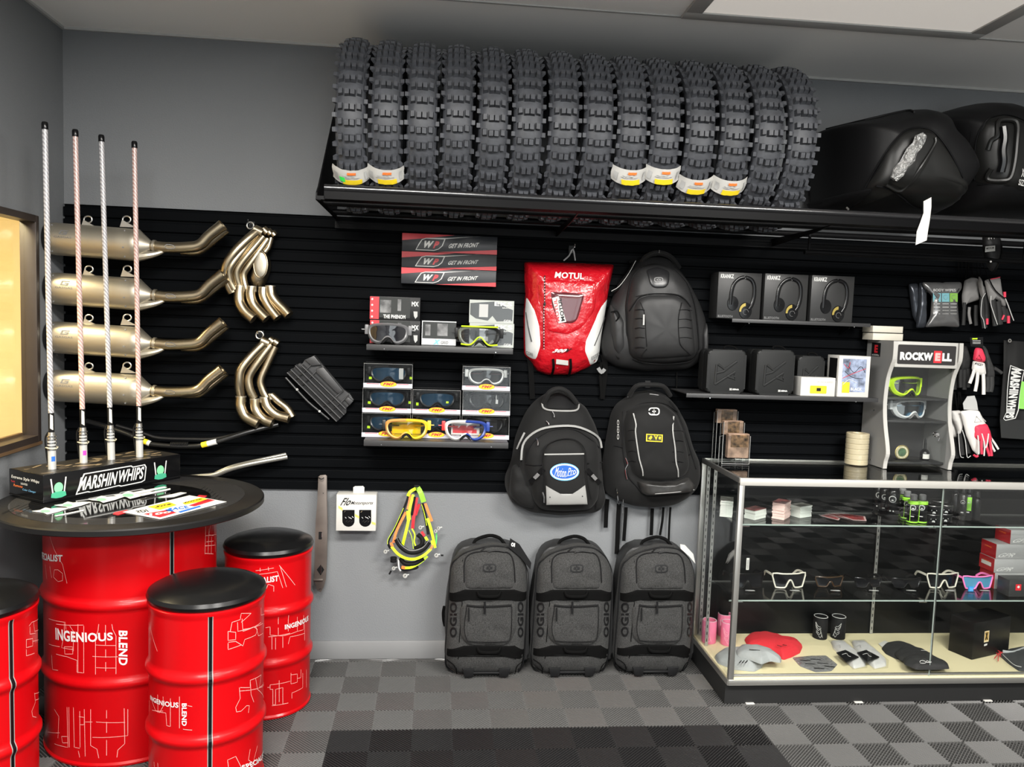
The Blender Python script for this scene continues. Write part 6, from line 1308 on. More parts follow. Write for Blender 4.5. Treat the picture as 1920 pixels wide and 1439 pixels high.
# ---- suitcases
ks = crop(800, 980, 3.5537)
def suitcase():
    t = thing('wheeled_suitcase', tuple(P(*ks(400, 1070), Z=0)), 'heather grey wheeled suitcase, leftmost of the three on the floor, with a black swing tag', 'suitcase', 'wheeled suitcases on the floor')
    w = lambda x, y, Y=-.1: P(*ks(x, y), Y=Y)
    # hard rear shell
    o = [(p.x, p.z) for p in (w(*q, -.10) for q in ((115, 1000), (100, 640), (115, 480), (165, 200), (185, 150), (260, 125), (560, 125), (610, 150), (690, 290), (690, 900), (680, 1000)))]
    o = [(x, max(z, .045)) for x, z in o]
    b = MB('coated'); b.prism(dense(o, .02, 3), -.150, -.045, None, bev=.012); b.build('rear_shell', t)
    B = Bulge([(195, 1025), (120, 975), (100, 900), (118, 600), (140, 300), (185, 235), (260, 190), (430, 152), (560, 165), (640, 225), (685, 310), (692, 420), (680, 700), (668, 900), (650, 975), (600, 1025)], -.150, .085, n=7, q=2.2, k=ks, sm=2, side=.6)
    b = MB('heath'); B.body(b, wr=.005, ws=22, seed=2); b.build('front_body', t)
    b = MB('blkm'); B.line(b, [(195, 1020), (125, 970), (108, 900), (124, 600), (146, 305), (190, 240), (262, 196), (430, 158), (558, 172), (636, 230), (680, 312), (686, 420), (675, 700), (663, 900), (645, 970), (600, 1018)], .0042, 'blk', .001, sub=3); b.build('zip', t)
    b = MB('heath'); B.patch(b, [(248, 440), (245, 280), (268, 230), (330, 205), (500, 200), (560, 222), (585, 280), (588, 440)], .009, n=8, wr=.005, ws=30); b.build('upper_pocket', t)
    b = MB('blkm'); B.line(b, [(240, 400), (240, 280), (262, 225), (330, 198), (500, 194), (566, 215), (592, 280), (600, 400)], .003, None, .003); b.build('pocket_zip', t)
    for y0, y1 in ((448, 518), (822, 885)):
        b = MB('fabd'); B.patch(b, [(135 if y0 < 600 else 118, y0+18), (240, y0), (600, y0), (682 if y0 < 600 else 668, y0+12), (680 if y0 < 600 else 666, y1-6), (600, y1), (240, y1), (134 if y0 < 600 else 116, y1)], .003, n=12, sm=0, lift=.002); b.build('webbing_band', t)
        b = MB('fabd'); b.tube([B.at(x, y, l) for x, y, l in ((330, y0+14, .006), (350, y0+42, .016), (420, y0+48, .022), (480, y0+42, .016), (500, y0+14, .006))], .0075, None, 10, flat=.6); b.build('grab_handle', t)
    b = MB('heath'); B.patch(b, [(208, 620), (214, 550), (240, 535), (590, 535), (608, 560), (610, 700), (580, 780), (540, 818), (270, 820), (225, 780), (208, 720)], .016, n=6, wr=.009, ws=16, seed=9); b.build('lower_pocket', t)
    b = MB('blkm'); B.line(b, [(255, 552), (330, 560), (440, 560), (575, 552)], .0042, None, .018); B.line(b, [(258, 560), (240, 700), (255, 770), (290, 795), (520, 795), (570, 760), (578, 560)], .0016, None, .019); b.build('pocket_zip', t)
    b = MB('blk'); b.tube([B.at(272, y, .024) for y in (570, 600, 660)], .0032, None, 8, flat=.6); b.tube([B.at(385, y, .026) for y in (530, 570, 610)], .0048, None, 8, flat=.5); b.build('zip_pull', t)
    b = MB('blk'); b.tube([B.at(x, y, .008) for x, y in ((360, 190), (395, 165), (430, 158))], .003, None, 8); b.tube([B.at(x, y, .010) for x, y in ((405, 196), (460, 188), (530, 196))], .003, None, 8); b.build('top_zip_pull', t)
    b = MB('blk'); badge_glyph(b, lambda u, v: B.at(370+96*u, 332-58*v, .0125), 'blk'); b.build('badge', t, label='black rounded badge')
    for x0, x1, y0, y1 in ((138, 188, 530, 765), (620, 660, 528, 765)):
        b = MB('blk'); B.text(b, 'OGIO', [(x0+(10 if x0 > 400 else -8)*0, y1), (x0, y0), (x1, y0), (x1, y1)] if 0 else [(x1, y1), (x1, y0), (x0, y0), (x0, y1)], 'blk', .03, 0, .0035); b.build('side_lettering', t)
    b = MB('fabd'); B.line(b, [(205, 800), (225, 540)], .0018, None, .003); B.line(b, [(225, 540), (228, 250)], .0015, None, .003); B.line(b, [(600, 900), (610, 1000)], .0018, None, .003); B.line(b, [(185, 990), (200, 890)], .002, None, .003); B.line(b, [(200, 893), (600, 893)], .002, None, .003); B.line(b, [(118, 915), (170, 955), (190, 1010)], .002, None, .004); B.line(b, [(655, 925), (615, 960), (600, 1010)], .002, None, .004); b.build('seam', t)
    b = MB('blk'); x0, x1 = w(240, 1050, -.2).x, w(545, 1050, -.2).x
    b.prism([(x0-.012, .05), (x0, .008), (x0+.04, .008), (x0+.045, .05)], -.226, -.06, bev=.003); b.prism([(x1+.012, .05), (x1, .008), (x1-.04, .008), (x1-.045, .05)], -.226, -.06, bev=.003); b.box(x0+.03, x1-.03, -.225, -.20, .02, .032, bev=.004); b.box(x0+.01, x1-.01, -.20, -.06, .03, .07); b.build('foot_base', t)
    for x in (x0+.012, x1-.012): b = MB('blkm'); b.cyl((x-.01, -.070, .023), (x+.01, -.070, .023), .022, None, 20); b.build('wheel', t)
    b = MB('fabd'); b.tube([w(x, y, Y) for x, y, Y in ((300, 150, -.13), (330, 112, -.12), (420, 88, -.115), (490, 105, -.12), (530, 150, -.13))], .008, None, 12, flat=.6); b.build('top_handle', t)
    b = MB('fabd'); b.tube([w(100, 560, -.09), w(92, 600, -.09), (w(95, 650, -.09)), w(104, 690, -.09)], .007, None, 10); b.build('side_handle', t)
    return t
s1 = suitcase(); s1.scale = (.94, 1, 1)
dx2 = P(1078, 1262, Y=-.2).x-P(918, 1262, Y=-.2).x; dx3 = P(1233, 1262, Y=-.2).x-P(918, 1262, Y=-.2).x
base = s1.location.copy()
s2 = dup(s1, base+Vector((dx2, 0, 0)), 'heather grey wheeled suitcase, the middle one of the three on the floor')
s3 = dup(s1, base+Vector((dx3, 0, 0)), 'heather grey wheeled suitcase, rightmost of the three on the floor, beside the glass case')
w = lambda x, y, Y: P(*ks(x, y), Y=Y)
b = MB('blk'); b.prism([(p.x, p.z) for p in (w(x, y, -.20) for x, y in ((552, 165), (565, 105), (630, 145), (715, 270), (708, 315), (640, 235)))], -.2012, -.2); text(b, 'OI', quad(w(570, 160, -.2016), w(598, 165, -.2016), w(600, 138, -.2016), w(573, 133, -.2016)), 'white', .08)
b.build('swing_tag', s1, label='black swing tag with white mark')
b = MB('paper'); b.prism([(p.x, p.z) for p in (w(x, y, -.19) for x, y in ((1697, 145), (1730, 150), (1790, 210), (1805, 275), (1760, 225), (1700, 175)))], -.1915, -.19); b.build('white_tag', s3, label='white paper tag')
# ================================================================ right half of the wall
kk = crop(1280, 480, 4.7975); kt2 = crop(1580, 600, 4.497); k4 = crop(1700, 480, 7.9955); k5 = crop(1740, 640, 5.9944)
a = P(*kk(445, 565), Y=-.15); c_ = P(*kk(1690, 600), Y=-.15)
zk = a.z
simple_shelf('upper right grey shelf carrying the headphone boxes', a.x, c_.x, zk, .15, .016)
SH4 = P(1450, 742, Y=-.25).z
simple_shelf('lower right grey shelf carrying the black hard cases', P(1287, 738, Y=-.25).x, P(1647, 745, Y=-.25).x, SH4, .25, .018)
M['kcard'] = mat('charcoal_carton', (.024, .024, .024), .4, spec=.3)
def headbox(x0, x1, y0, y1, lab, Yf=-.135):
    p = P(*kk(x0, y1), Y=Yf); q = P(*kk(x1, y0), Y=Yf); za = zk+.0006; h = P(*kk(x0, y0), Y=Yf).z-p.z; x0, x1 = p.x, q.x
    t = thing('headphone_box', ((x0+x1)/2, -.08, za), lab, 'box', 'headphone boxes on the upper right shelf')
    b = MB('kcard'); b.box(x0, x1, Yf, -.03, za, za+h, bev=.001); b.build('carton', t)
    F = lambda u, v, e=.0005: Vector((x0+(x1-x0)*u, Yf-e, za+h*v))
    b = MB('white'); text(b, 'KRANKZ', lambda u, v: F(.05+.30*u, .87+.09*v), 'white', .03); b.build('lettering', t)
    b = MB('grey'); text(b, 'BLUETOOTH', lambda u, v: F(.03+.34*u, .02+.05*v, .0007), 'grey'); b.build('small_print', t)
    b = MB('blkg'); b.tube([F(u, v, .004) for u, v in ((.30, .30), (.31, .55), (.36, .75), (.48, .87), (.62, .90), (.76, .85), (.83, .72), (.84, .50), (.80, .32), (.74, .22))], .0082, None, 10, flat=.4); b.build('headband_print', t, label='printed headphone band')
    for cu, cv, r in ((.36, .33, .026), (.66, .18, .030)):
        b = MB('blkg'); b.lathe([(.0001, 0), (r, 0), (r*.95, .004), (.0001, .005)], None, 24, Matrix.Translation(F(cu, cv, 0)) @ Matrix.Rotation(PI/2, 4, 'X') @ Matrix.Diagonal((1, 1.25, 1, 1))); b.build('ear_cup_print', t)
    b = MB(mat('gold_print', (.42, .32, .08), .3, metal=.5)); n = 10; c = F(.66, .17, .0056)
    A_ = [c+Vector((-.030*math.cos(t_)*1, 0, .036*math.sin(t_))) for t_ in [(-.1+1.6*i/n) for i in range(n+1)]]; B_2 = [c+Vector((-.021*math.cos(t_), 0, .022*math.sin(t_))) for t_ in [(-.1+1.6*i/n) for i in range(n+1)]]
    b.add(A_+B_2, [(i, i+1, n+2+i, n+1+i) for i in range(n)], None, False); b.build('gold_band', t, label='gold crescent')
    b = MB('grey'); b.tube([c+Vector((.012*math.cos(t_), -.0003, -.004+.012*math.sin(t_))) for t_ in [i*.5 for i in range(11)]], .0008, None, 5); b.build('ring_print', t)
headbox(305, 718, 108, 525, 'dark headphone box, leftmost of three'); headbox(722, 1136, 125, 543, 'dark headphone box, middle of three'); headbox(1142, 1552, 140, 558, 'dark headphone box, rightmost of three')
M['eva'] = mat('moulded_black_case', (.012, .0125, .0125), .45, spec=.25)
def hardcase(x0, x1, y0, y1, lab, Yf, Yb, logo=True):
    p = P(*kk(x0, y1), Y=Yf); q = P(*kk(x1, y0), Y=Yf); za = SH4+.0006; h = P(*kk(x0, y0), Y=Yf).z-p.z; X0, X1 = p.x, q.x
    t = thing('hard_case', ((X0+X1)/2, (Yf+Yb)/2, za), lab, 'case', 'black hard cases on the lower right shelf')
    mid = (Yf+Yb)/2
    b = MB('eva'); o = rr(X0, X1, za, za+h, .022, 6); b.prism(o, Yf, mid-.002, None, bev=.009, seg=3); b.build('front_shell', t)
    b = MB('eva'); b.prism(o, mid+.002, Yb, None, bev=.009, seg=3); b.build('rear_shell', t)
    b = MB('blkm'); b.prism(rr(X0+.002, X1-.002, za+.002, za+h-.002, .021, 6), mid-.003, mid+.003); b.build('zip', t)
    F = lambda u, v, e: Vector((X0+(X1-X0)*u, Yf-e, za+h*v))
    b = MB('eva')
    for L in (((.22, .20), (.72, .50)), ((.28, .66), (.45, .55), (.75, .74)), ((.25, .46), (.42, .50), (.75, .74)), ((.22, .20), (.24, .66)), ((.50, .40), (.72, .33), (.70, .48))): b.tube([F(u, v, .001) for u, v in L], .0055, None, 8, sub=1, flat=.5)
    b.build('embossed_mark', t)
    if logo: b = MB('white'); text(b, 'XX', lambda u, v: F(.60+.07*u, .075+.045*v, .0006), 'white', .08); text(b, 'SENA', lambda u, v: F(.68+.17*u, .080+.035*v, .0006), 'white', .06); b.build('lettering', t)
    b = MB('fabd'); b.tube([F(.45, 1.0, -.02), F(.50, 1.07, -.03), F(.70, 1.07, -.03), F(.80, 1.0, -.02)], .004, None, 8); b.build('carry_loop', t)
hardcase(210, 582, 805, 1200, 'black hard case with a zigzag mark, left one on the lower right shelf', -.215, -.10)
hardcase(650, 1018, 820, 1228, 'black hard case with a zigzag mark, middle one, standing forward', -.235, -.10)
hardcase(1022, 1288, 845, 1195, 'black hard case half hidden behind the white box with a yellow device', -.165, -.06, False)
def pbox(name, lab, k, fx0, fx1, fy0, fy1, z, Yf, Yb, m, cat='box', group=None):
    p = P(*k(fx0, fy1), Y=Yf); q = P(*k(fx1, fy0), Y=Yf); h = P(*k(fx0, fy0), Y=Yf).z-p.z; z = p.z if z is None else z
    t = thing(name, ((p.x+q.x)/2, (Yf+Yb)/2, z), lab, cat, group)
    b = MB(m); b.box(p.x, q.x, Yf, Yb, z, z+h, bev=.0008); b.build('carton', t)
    return t, (lambda u, v, e=.0006: Vector((p.x+(q.x-p.x)*u, Yf-e, z+h*v))), (p.x, q.x, z, z+h)
t, F, g = pbox('device_box', 'white box showing a yellow device, front right of the lower right shelf', kk, 1058, 1378, 1085, 1252, SH4+.0006, -.225, -.15, 'paper')
b = MB(mat('amber_device', (.75, .48, .02), .4)); b.prism([(p.x, p.z) for p in (F(*q) for q in rr(.27, .75, .14, .56, .03, 3))], F(0, 0).y-.0008, F(0, 0).y+.0008); b.box(F(.46, 0).x, F(.58, 0).x, F(0, 0).y-.002, F(0, 0).y, F(0, .27).z, F(0, .44).z, 'blk'); b.build('device_print', t, label='amber device with a small dark screen')
b = MB('greyl'); text(b, 'BLACKBIRD', lambda u, v: F(.48+.45*u, .72+.10*v, .001), 'greyl'); b.build('lettering', t)
t, F, g = pbox('picture_box', 'white box with a motorcycle picture, right end of the lower right shelf', kk, 1388, 1695, 880, 1250, SH4+.0006, -.225, -.12, 'paper')
M['bikepic'] = mat('blue_grey_picture', (.22, .26, .36), .4, noise_=(28, .8))
b = MB('bikepic'); b.add([F(.12, .12), F(.88, .12), F(.88, .93), F(.12, .93)], [(0, 1, 2, 3)], None, False)
b.build('picture', t)
b = MB('redp'); [b.tube([F(u, v, .001) for u, v in L], .0012, m, 6) for L, m in ((((.14, .45), (.4, .55), (.86, .70)), 'redp'), (((.2, .62), (.45, .48), (.80, .45)), 'blk'), (((.3, .75), (.5, .60), (.7, .75), (.85, .6)), 'blk'), (((.16, .30), (.35, .42), (.6, .35)), 'white'), (((.15, .8), (.3, .7), (.35, .85)), 'redp'))]; b.build('picture_detail', t)
b = MB(MATS['amber_device']); b.add([F(.14, .10, .0012), F(.38, .10, .0012), F(.38, .36, .0012), F(.14, .36, .0012)], [(0, 1, 2, 3)], None, False); b.build('device_print', t, label='amber device in the picture')
b = MB('white'); text(b, 'BLACK', lambda u, v: F(.42+.36*u, .16+.07*v, .0014), 'white', .03); b.build('lettering', t)
x0, x1, z0, z1 = g; b = MB('blk'); b.box(x0-.0006, x0, -.21, -.14, z0+.07, z1-.012, 'blk'); b.box(x0-.0009, x0-.0005, -.195, -.155, z0+.045, z0+.065, 'blk'); b.build('side_print', t)
# cream radio-like carton pair on top of the tower's rear
t, F, g = pbox('cream_carton', 'small cream carton on top of the display tower, upper of two', kk, 1715, 1990, 548, 606, None, -.14, -.05, mat('cream_carton', (.55, .52, .44), .5), group='cream cartons on the tower'); z_up = g[2]
t, F, g = pbox('cream_carton', 'small cream carton directly under the other on the display tower', kk, 1715, 1990, 614, 676, None, -.14, -.05, MATS['cream_carton'], group='cream cartons on the tower')
CZ = g[2]
# ---- display tower
def tower():
    Yf, Yb = -.21, -.03; zb = .9665; xl, xr = 2.012, 2.335
    wl = [kt2(x, y) for x, y in ((338, 175), (342, 250), (345, 330), (322, 400), (300, 480), (290, 560), (286, 650), (288, 760), (298, 860), (315, 980), (335, 1080), (335, 1120), (318, 1180), (312, 1240), (308, 1260))]
    top = P(*kt2(340, 175), Y=Yf).z
    M['tgrey'] = mat('tower_grey_laminate', (.21, .21, .205), .5); M['tlight'] = mat('tower_light_edge', (.42, .41, .385), .45); M['tdark'] = mat('tower_dark_lining', (.018, .018, .019), .5)
    t = thing('display_tower', ((xl+xr)/2, -.12, zb), 'grey display tower with wavy sides on the glass case', 'display cabinet')
    # wavy front edge: depth follows height
    prof = [(1.0, -.02), (.93, -.022), (.86, -.02), (.80, -.006), (.72, .010), (.62, .018), (.5, .020), (.4, .014), (.3, .002), (.2, -.014), (.12, -.022), (.06, -.012), (0, -.008)]
    H = top-zb
    for x, nm in ((xl, 'side_panel'), (xr-.014, 'side_panel')):
        o = [(Yb, zb)]+[(Yf-.012+d*1.2, zb+H*v) for v, d in reversed(prof)]+[(Yb, top)]
        TT = Matrix(((0, 1, 0, 0), (1, 0, 0, 0), (0, 0, 1, 0), (0, 0, 0, 1)))
        b = MB('tgrey'); b.prism(o, x, x+.014, T=TT); b.build(nm, t)
        e = dense([(Yf-.012+d*1.2, zb+H*v) for v, d in prof], .02, 2, False) if 0 else [(Yf-.012+d*1.2, zb+H*v) for v, d in prof]
        b = MB('tlight'); b.strap([(x+.007, y-.001, z) for y, z in e], .018, .004, None, (0, -1, 0)); b.build('light_edge', t, label='light curved front edge')
    b = MB('tdark'); b.box(xl+.014, xr-.014, Yb-.006, Yb, zb, top); b.build('back_panel', t)
    for v, d in ((.045, .0), (.375, .0), (.555, 0), (.985, 0)):
        z = zb+H*v; b = MB('tdark'); b.box(xl+.0145, xr-.0145, Yf+.012, Yb-.007, z-.010, z, bev=.0008); b.build('shelf', t)
    b = MB('tlight'); z0, z1 = zb+H*.80, top; b.box(xl+.015, xr-.015, Yf-.030, Yf-.018, z0, z1, bev=.001); b.build('header', t)
    b = MB('tdark'); o = rr(xl+.025, xr-.025, z0+.014, z1-.014, .006, 4); b.prism(o, Yf-.0315, Yf-.0300, mat('sign_black', (.02, .018, .018), .4)); b.build('sign_plate', t)
    b = MB('white'); hx = lambda a0, a1: (lambda u, v: Vector((xl+.036+(xr-xl-.072)*(a0+(a1-a0)*u), Yf-.0320, z0+.032+.036*v)))
    text(b, 'ROCKW', hx(0, .615), 'white', .07); text(b, 'E', hx(.655, .755), mat('pale_red_print', (.9, .35, .33), .4), .07); text(b, 'LL', hx(.79, .97), 'white', .07)
    b.add([hx(.63, .78)(u, v) + Vector((0, .0003, 0)) for u, v in ((0, -.25), (1, -.25), (1, 1.25), (0, 1.25))], [(0, 1, 2, 3)], 'redp', False); b.build('lettering', t)
    b = MB('glass'); b.box(xl+.016, xr-.016, Yf+.001, Yf+.004, zb+.02, z0); b.build('glass_door', t)
    b = MB('chrome'); c = P(*kt2(790, 970), Y=Yf-.01); b.lathe([(.0001, -.01), (.011, -.01), (.011, .004), (.0095, .007), (.0001, .008)], None, 18, Matrix.Translation(c) @ Matrix.Rotation(PI/2, 4, 'X')); b.tube([c+Vector((.002, -.012, -.004)), c+Vector((.006, -.014, -.014)), c+Vector((.004, -.012, -.026))], .003, None, 8); b.build('lock', t, label='chrome cam lock with key')
    b = MB('blk'); q = [P(*kt2(x, y), X=xl-.0008) for x, y in ((208, 190), (300, 190), (298, 320), (206, 300))]
    q = [Vector((xl-.0006, y, z)) for y, z in ((-.07, top-.012), (-.145, top-.012), (-.145, top-.075), (-.07, top-.075))]
    b.add(q, [(0, 1, 2, 3)], None, False); text(b, 'E', lambda u, v: Vector((xl-.0010, -.095-.028*u, top-.058+.036*v)), 'redp', .05); text(b, 'ROCKWELL', lambda u, v: Vector((xl-.0010, -.078-.06*u, top-.072+.008*v)), 'white'); b.build('side_plate', t, label='black plate with a red E on the side')
    for z in (top-.32, top-.55): b = MB('chrome'); b.cyl((xl-.0005, -.13, z), (xl-.002, -.13, z), .003, None, 8); b.build('screw', t)
    return zb, H, xl, xr, Yf
zb_, HT, xl_, xr_, Yf_ = tower()
# re-seat the two cream cartons on the tower top
_top = zb_+HT
for o in [o for o in C.objects if o.name.startswith('cream_carton')]:
    o.location.z += _top+.001-CZ
s_c = P(*kt2(520, 600), Y=-.12)
goggles('goggle', 'neon yellow goggle on the upper shelf inside the display tower', s_c.x+.012, -.115, .182, .098, (FR((.50, .75, .02)), lens_clear, 'neon', 'blkm', 'neon'), zb_+HT*.555+.001, yaw=.25)
goggles('goggle', 'clear goggle with a blue lens inside the display tower', P(*kt2(545, 900), Y=-.12).x+.008, -.115, .182, .096, (FR((.55, .57, .58)), glass('light_blue_lens', (.35, .65, .85), .12), FR((.55, .57, .58)), 'grey', FR((.55, .57, .58))), zb_+HT*.375+.001, yaw=.2)
z0 = zb_+HT*.045+.001
c = P(*kt2(500, 1100), Y=-.14); t = thing('challenge_coin', (c.x, -.14, z0), 'round gold and green coin standing in the display tower', 'coin')
b = MB(mat('antique_gold', (.45, .36, .14), .3, metal=.8)); TT = Matrix.Translation((c.x, -.14, z0+.034)) @ Matrix.Rotation(PI/2, 4, 'X'); b.lathe([(.0001, -.002), (.033, -.002), (.034, 0), (.034, .002), (.031, .003), (.030, .002), (.0001, .002)], None, 36, TT); b.build('rim', t)
b = MB(mat('green_enamel', (.05, .10, .05), .3, noise_=(60, .6))); b.lathe([(.0001, .0025), (.019, .0025), (.019, .002)], None, 30, TT); b.lathe([(.021, .0026), (.029, .0026)], mat('cream_enamel', (.45, .42, .28), .4, noise_=(300, .6)), 30, TT); b.build('face', t)
b = MB('blkm'); b.box(c.x-.03, c.x+.03, -.155, -.125, z0, z0+.004, bev=.001); b.build('stand', t)
c = P(*kt2(345, 1100), Y=-.12); t = thing('arched_cover', (xl_+.038, -.115, z0), 'grey arched display cover standing left of the coin', 'display cover')
b = MB('greyl'); b.tube([(xl_+.018, -.13, z0+.088), (xl_+.034, -.13, z0+.085), (xl_+.052, -.13, z0+.065), (xl_+.058, -.13, z0+.035), (xl_+.054, -.13, z0+.006), (xl_+.02, -.13, z0+.005)], .004, mat('taupe_rim', (.20, .18, .16), .4), 8); b.build('rim', t); b = MB('tdark'); b.prism([(xl_+.018, z0+.086), (xl_+.034, z0+.083), (xl_+.05, z0+.063), (xl_+.056, z0+.035), (xl_+.052, z0+.001), (xl_+.018, z0+.001)], -.128, -.09); b.build('cover', t)
c = P(*kt2(690, 1150), Y=-.14); t = thing('small_bottle', (c.x, -.14, z0), 'small black bottle with a white label in the display tower', 'bottle')
b = MB('blkg'); b.lathe([(.0001, 0), (.019, 0), (.020, .004), (.020, .036), (.014, .046), (.006, .052), (.006, .075), (.004, .10), (.0001, .102)], None, 24, Matrix.Translation((c.x, -.14, z0))); b.build('body', t)
b = MB('paper'); b.lathe([(.0205, .008), (.0205, .030)], None, 12, Matrix.Translation((c.x, -.14, z0)), True, -2.5, -.8); b.build('label', t, label='white label')
# roll of cream tape in cling film
c = P(1603, 870, Z=.9665); t = thing('tape_stack', (c.x, -.13, .9665), 'tall stack of cream tape rolls in clear wrap on the glass case', 'tape rolls')
h = P(1606, 812, Y=-.13).z-.9665; b = MB(mat('cream_tape', (.50, .43, .28), .35, bump=(8, .4, .01))); r = .050
pr = [(.001, 0)]; n = 6
for i in range(n): z = h*i/n; pr += [(r-.002, z+.001), (r, z+.003), (r, z+h/n-.003), (r-.002, z+h/n-.0005)]
pr += [(.024, h), (.022, h-.004), (.022, h*.9), (.001, h*.9)]
b.lathe(pr, None, 36, Matrix.Translation((c.x, -.13, .9665))); b.build('tape_rolls', t)
b = MB('film'); rnd = random.Random(2); vs = []; nz, na = 9, 30
for i in range(nz):
    for k in range(na): q = r+.0015+.003*rnd.random(); vs.append((c.x+q*math.cos(2*PI*k/na), -.13+q*math.sin(2*PI*k/na), .967+(h-.001)*i/(nz-1)))
b.add(vs, [(i*na+k, i*na+(k+1) % na, (i+1)*na+(k+1) % na, (i+1)*na+k) for i in range(nz-1) for k in range(na)], None, True); b.build('cling_film', t)
# acrylic card holder in three steps
kc = crop(1300, 750, 6.2556)
t = thing('card_holder', (P(1370, 868, Z=.9665).x, -.14, .9665), 'clear three-tier acrylic holder with copper-coloured cards at the left end of the glass case', 'card holder')
M['cardart'] = mat('copper_card_print', (.12, .07, .035), .3, noise_=(60, .95)); M['cardpink'] = mat('pale_copper', (.26, .17, .12), .35, noise_=(25, .6))
zt_ = .9665
for i, (x0, x1, y0, yb, Yf) in enumerate(((285, 527, 130, 700, -.075), (362, 603, 265, 720, -.125), (350, 672, 420, 775, -.19))):
    p0 = P(*kc(x0, y0), Y=Yf); p1 = P(*kc(x1, y0), Y=Yf); d = .042
    b = MB('acr')
    if i < 2: b.box(p0.x, p1.x, Yf, Yf+.002, p0.z-.075, p0.z); b.box(p0.x, p0.x+.002, Yf, Yf+d, zt_, p0.z); b.box(p1.x-.002, p1.x, Yf, Yf+d, zt_, p0.z)
    else: b.box(p0.x, p1.x, Yf, Yf+.002, zt_, p0.z); b.box(p0.x, p0.x+.002, Yf, Yf+d, zt_, p0.z); b.box(p1.x-.002, p1.x, Yf, Yf+d, zt_, p0.z)
    b.box(p0.x, p1.x, Yf, Yf+d, zt_, zt_+.002); b.build('acrylic_pocket', t)
    b = MB('greyl')
    for x in (p0.x, p1.x): b.tube([(x, Yf-.0005, zt_), (x, Yf-.0005, p0.z)], .0008, None, 5, sub=1)
    b.tube([(p0.x, Yf-.0005, zt_+.001), (p1.x, Yf-.0005, zt_+.001)], .0008, None, 5, sub=1); b.tube([(p0.x, Yf+d, zt_), (p0.x, Yf+d, p0.z-.01), (p0.x, Yf, p0.z)], .0007, None, 5, sub=1); b.build('acrylic_edge', t)
    q0 = p0.x+.003+(.024 if i == 2 else 0); q1 = p1.x-.003; hh = .060 if i < 2 else .100
    b = MB('paper')
    for k in range(10): b.box(q0, q1, Yf+.006+k*.003, Yf+.0075+k*.003, p0.z-hh-.0+(.004 if i < 2 else 0), p0.z+(.006 if i < 2 else .008), 'cardpink')
    b.build('card_stack', t); b = MB('cardart'); m0, m1 = q0+(q1-q0)*.2, q1-(q1-q0)*.2
    b.box(m0 if i < 2 else q0+.012, m1 if i < 2 else q1-.004, Yf+.0045, Yf+.0055, p0.z-.052, p0.z+.004); b.build('card_front', t, label='dark copper card face')
# ---- hanging goods
def pouch(pts, Yb, d, lab, printed=False, m=None):
    B = Bulge(pts, Yb, d, n=4, q=2, k=k4, sm=1, step=.008)
    t = thing('wipes_pouch', (B.c[0], Yb, B.c[1]), lab, 'pouch', 'wipes pouches hung on the slatwall')
    b = MB(m or mat('smoky_foil', (.045, .05, .06), .25, metal=.5)); B.body(b, wr=.003, ws=40); b.build('body', t)
    return t, B
t, B = pouch([(40, 420), (170, 405), (200, 640), (170, 1040), (100, 900), (60, 600)], -.035, .02, 'dark foil wipes pouch, hindmost, left of the printed one')
t, B = pouch([(200, 400), (290, 400), (300, 700), (290, 1080), (150, 1085), (190, 700)], -.06, .02, 'dark foil wipes pouch directly behind the printed one')
t, B = pouch([(245, 395), (530, 395), (550, 412), (575, 392), (830, 390), (838, 480), (770, 560), (770, 700), (800, 1075), (560, 1060), (290, 1075), (370, 900), (390, 600), (270, 480)], -.085, .02, 'foil body wipes pouch with blue and green squares', m=mat('grey_foil', (.15, .15, .15), .28, metal=.6))
b = MB('blk'); b.add([B.at(*p, .002) for p in ((290, 545), (765, 545), (800, 490), (300, 488))], [(0, 1, 2, 3)], 'blk', False); B.text(b, 'BODY WIPES', [(400, 532), (735, 536), (735, 495), (400, 495)], 'greyl', .02, 0, .003); b.build('title_band', t)
b = MB('lblu'); c2 = mat('teal_print', (.13, .32, .36), .5)
for x0, x1, m in ((395, 515, c2), (528, 640, c2), (648, 765, mat('leaf_print', (.18, .38, .06), .5))): b.add([B.at(*p, .0025) for p in ((x0, 690), (x1, 690), (x1, 560), (x0, 560))], [(0, 1, 2, 3)], m, False); b.tube([B.at((x0+x1)/2+32*math.cos(q), 620+32*math.sin(q), .003) for q in [i*.6 for i in range(10)]], .0007, 'grey', 5)
b.build('colour_squares', t, label='two teal squares and a green square')
b = MB('greyl')
for x0, x1 in ((405, 500), (535, 630), (655, 750)):
    for y in (720, 770, 820, 870): b.strap([B.at(x0, y, .0025), B.at(x1, y, .0025)], .0028 if y < 800 else .0015, .0006, 'greyl')
b.build('small_print', t)
def tubes(mb, k, Y, L, m, seg=10, flat=.7):
    for pts, r in L: mb.tube([P(*k(x, y), Y=Y) for x, y in pts], r, m, seg, flat=flat, up=(1, 0, 0))
def glove(lab, k, Y, palm, pm, fingers, fm, extra=None, group=None, d=.02):
    B = Bulge(palm, Y, d, n=3, q=2, k=k, sm=1, step=.006)
    t = thing('riding_glove', (B.c[0], Y, B.c[1]), lab, 'glove', group)
    b = MB(pm); B.body(b, wr=.002, ws=60); b.build('palm', t)
    for pts, r in fingers: b = MB(fm); tubes(b, k, Y-d*.5, [(pts, r*1.3)], None); b.build('finger', t)
    if extra: extra(t, B)
    return t, B
M['gg'] = mat('grey_glove_fabric', (.16, .155, .15), .7, bump=(400, .3, .001)); M['gw'] = mat('white_glove_fabric', (.62, .60, .57), .65, bump=(400, .3, .001)); M['gr'] = mat('red_glove_fabric', (.62, .03, .07), .6); M['gb'] = mat('black_glove_fabric', (.010, .010, .010), .75)
gu = 'grey, black and red gloves at the upper right'
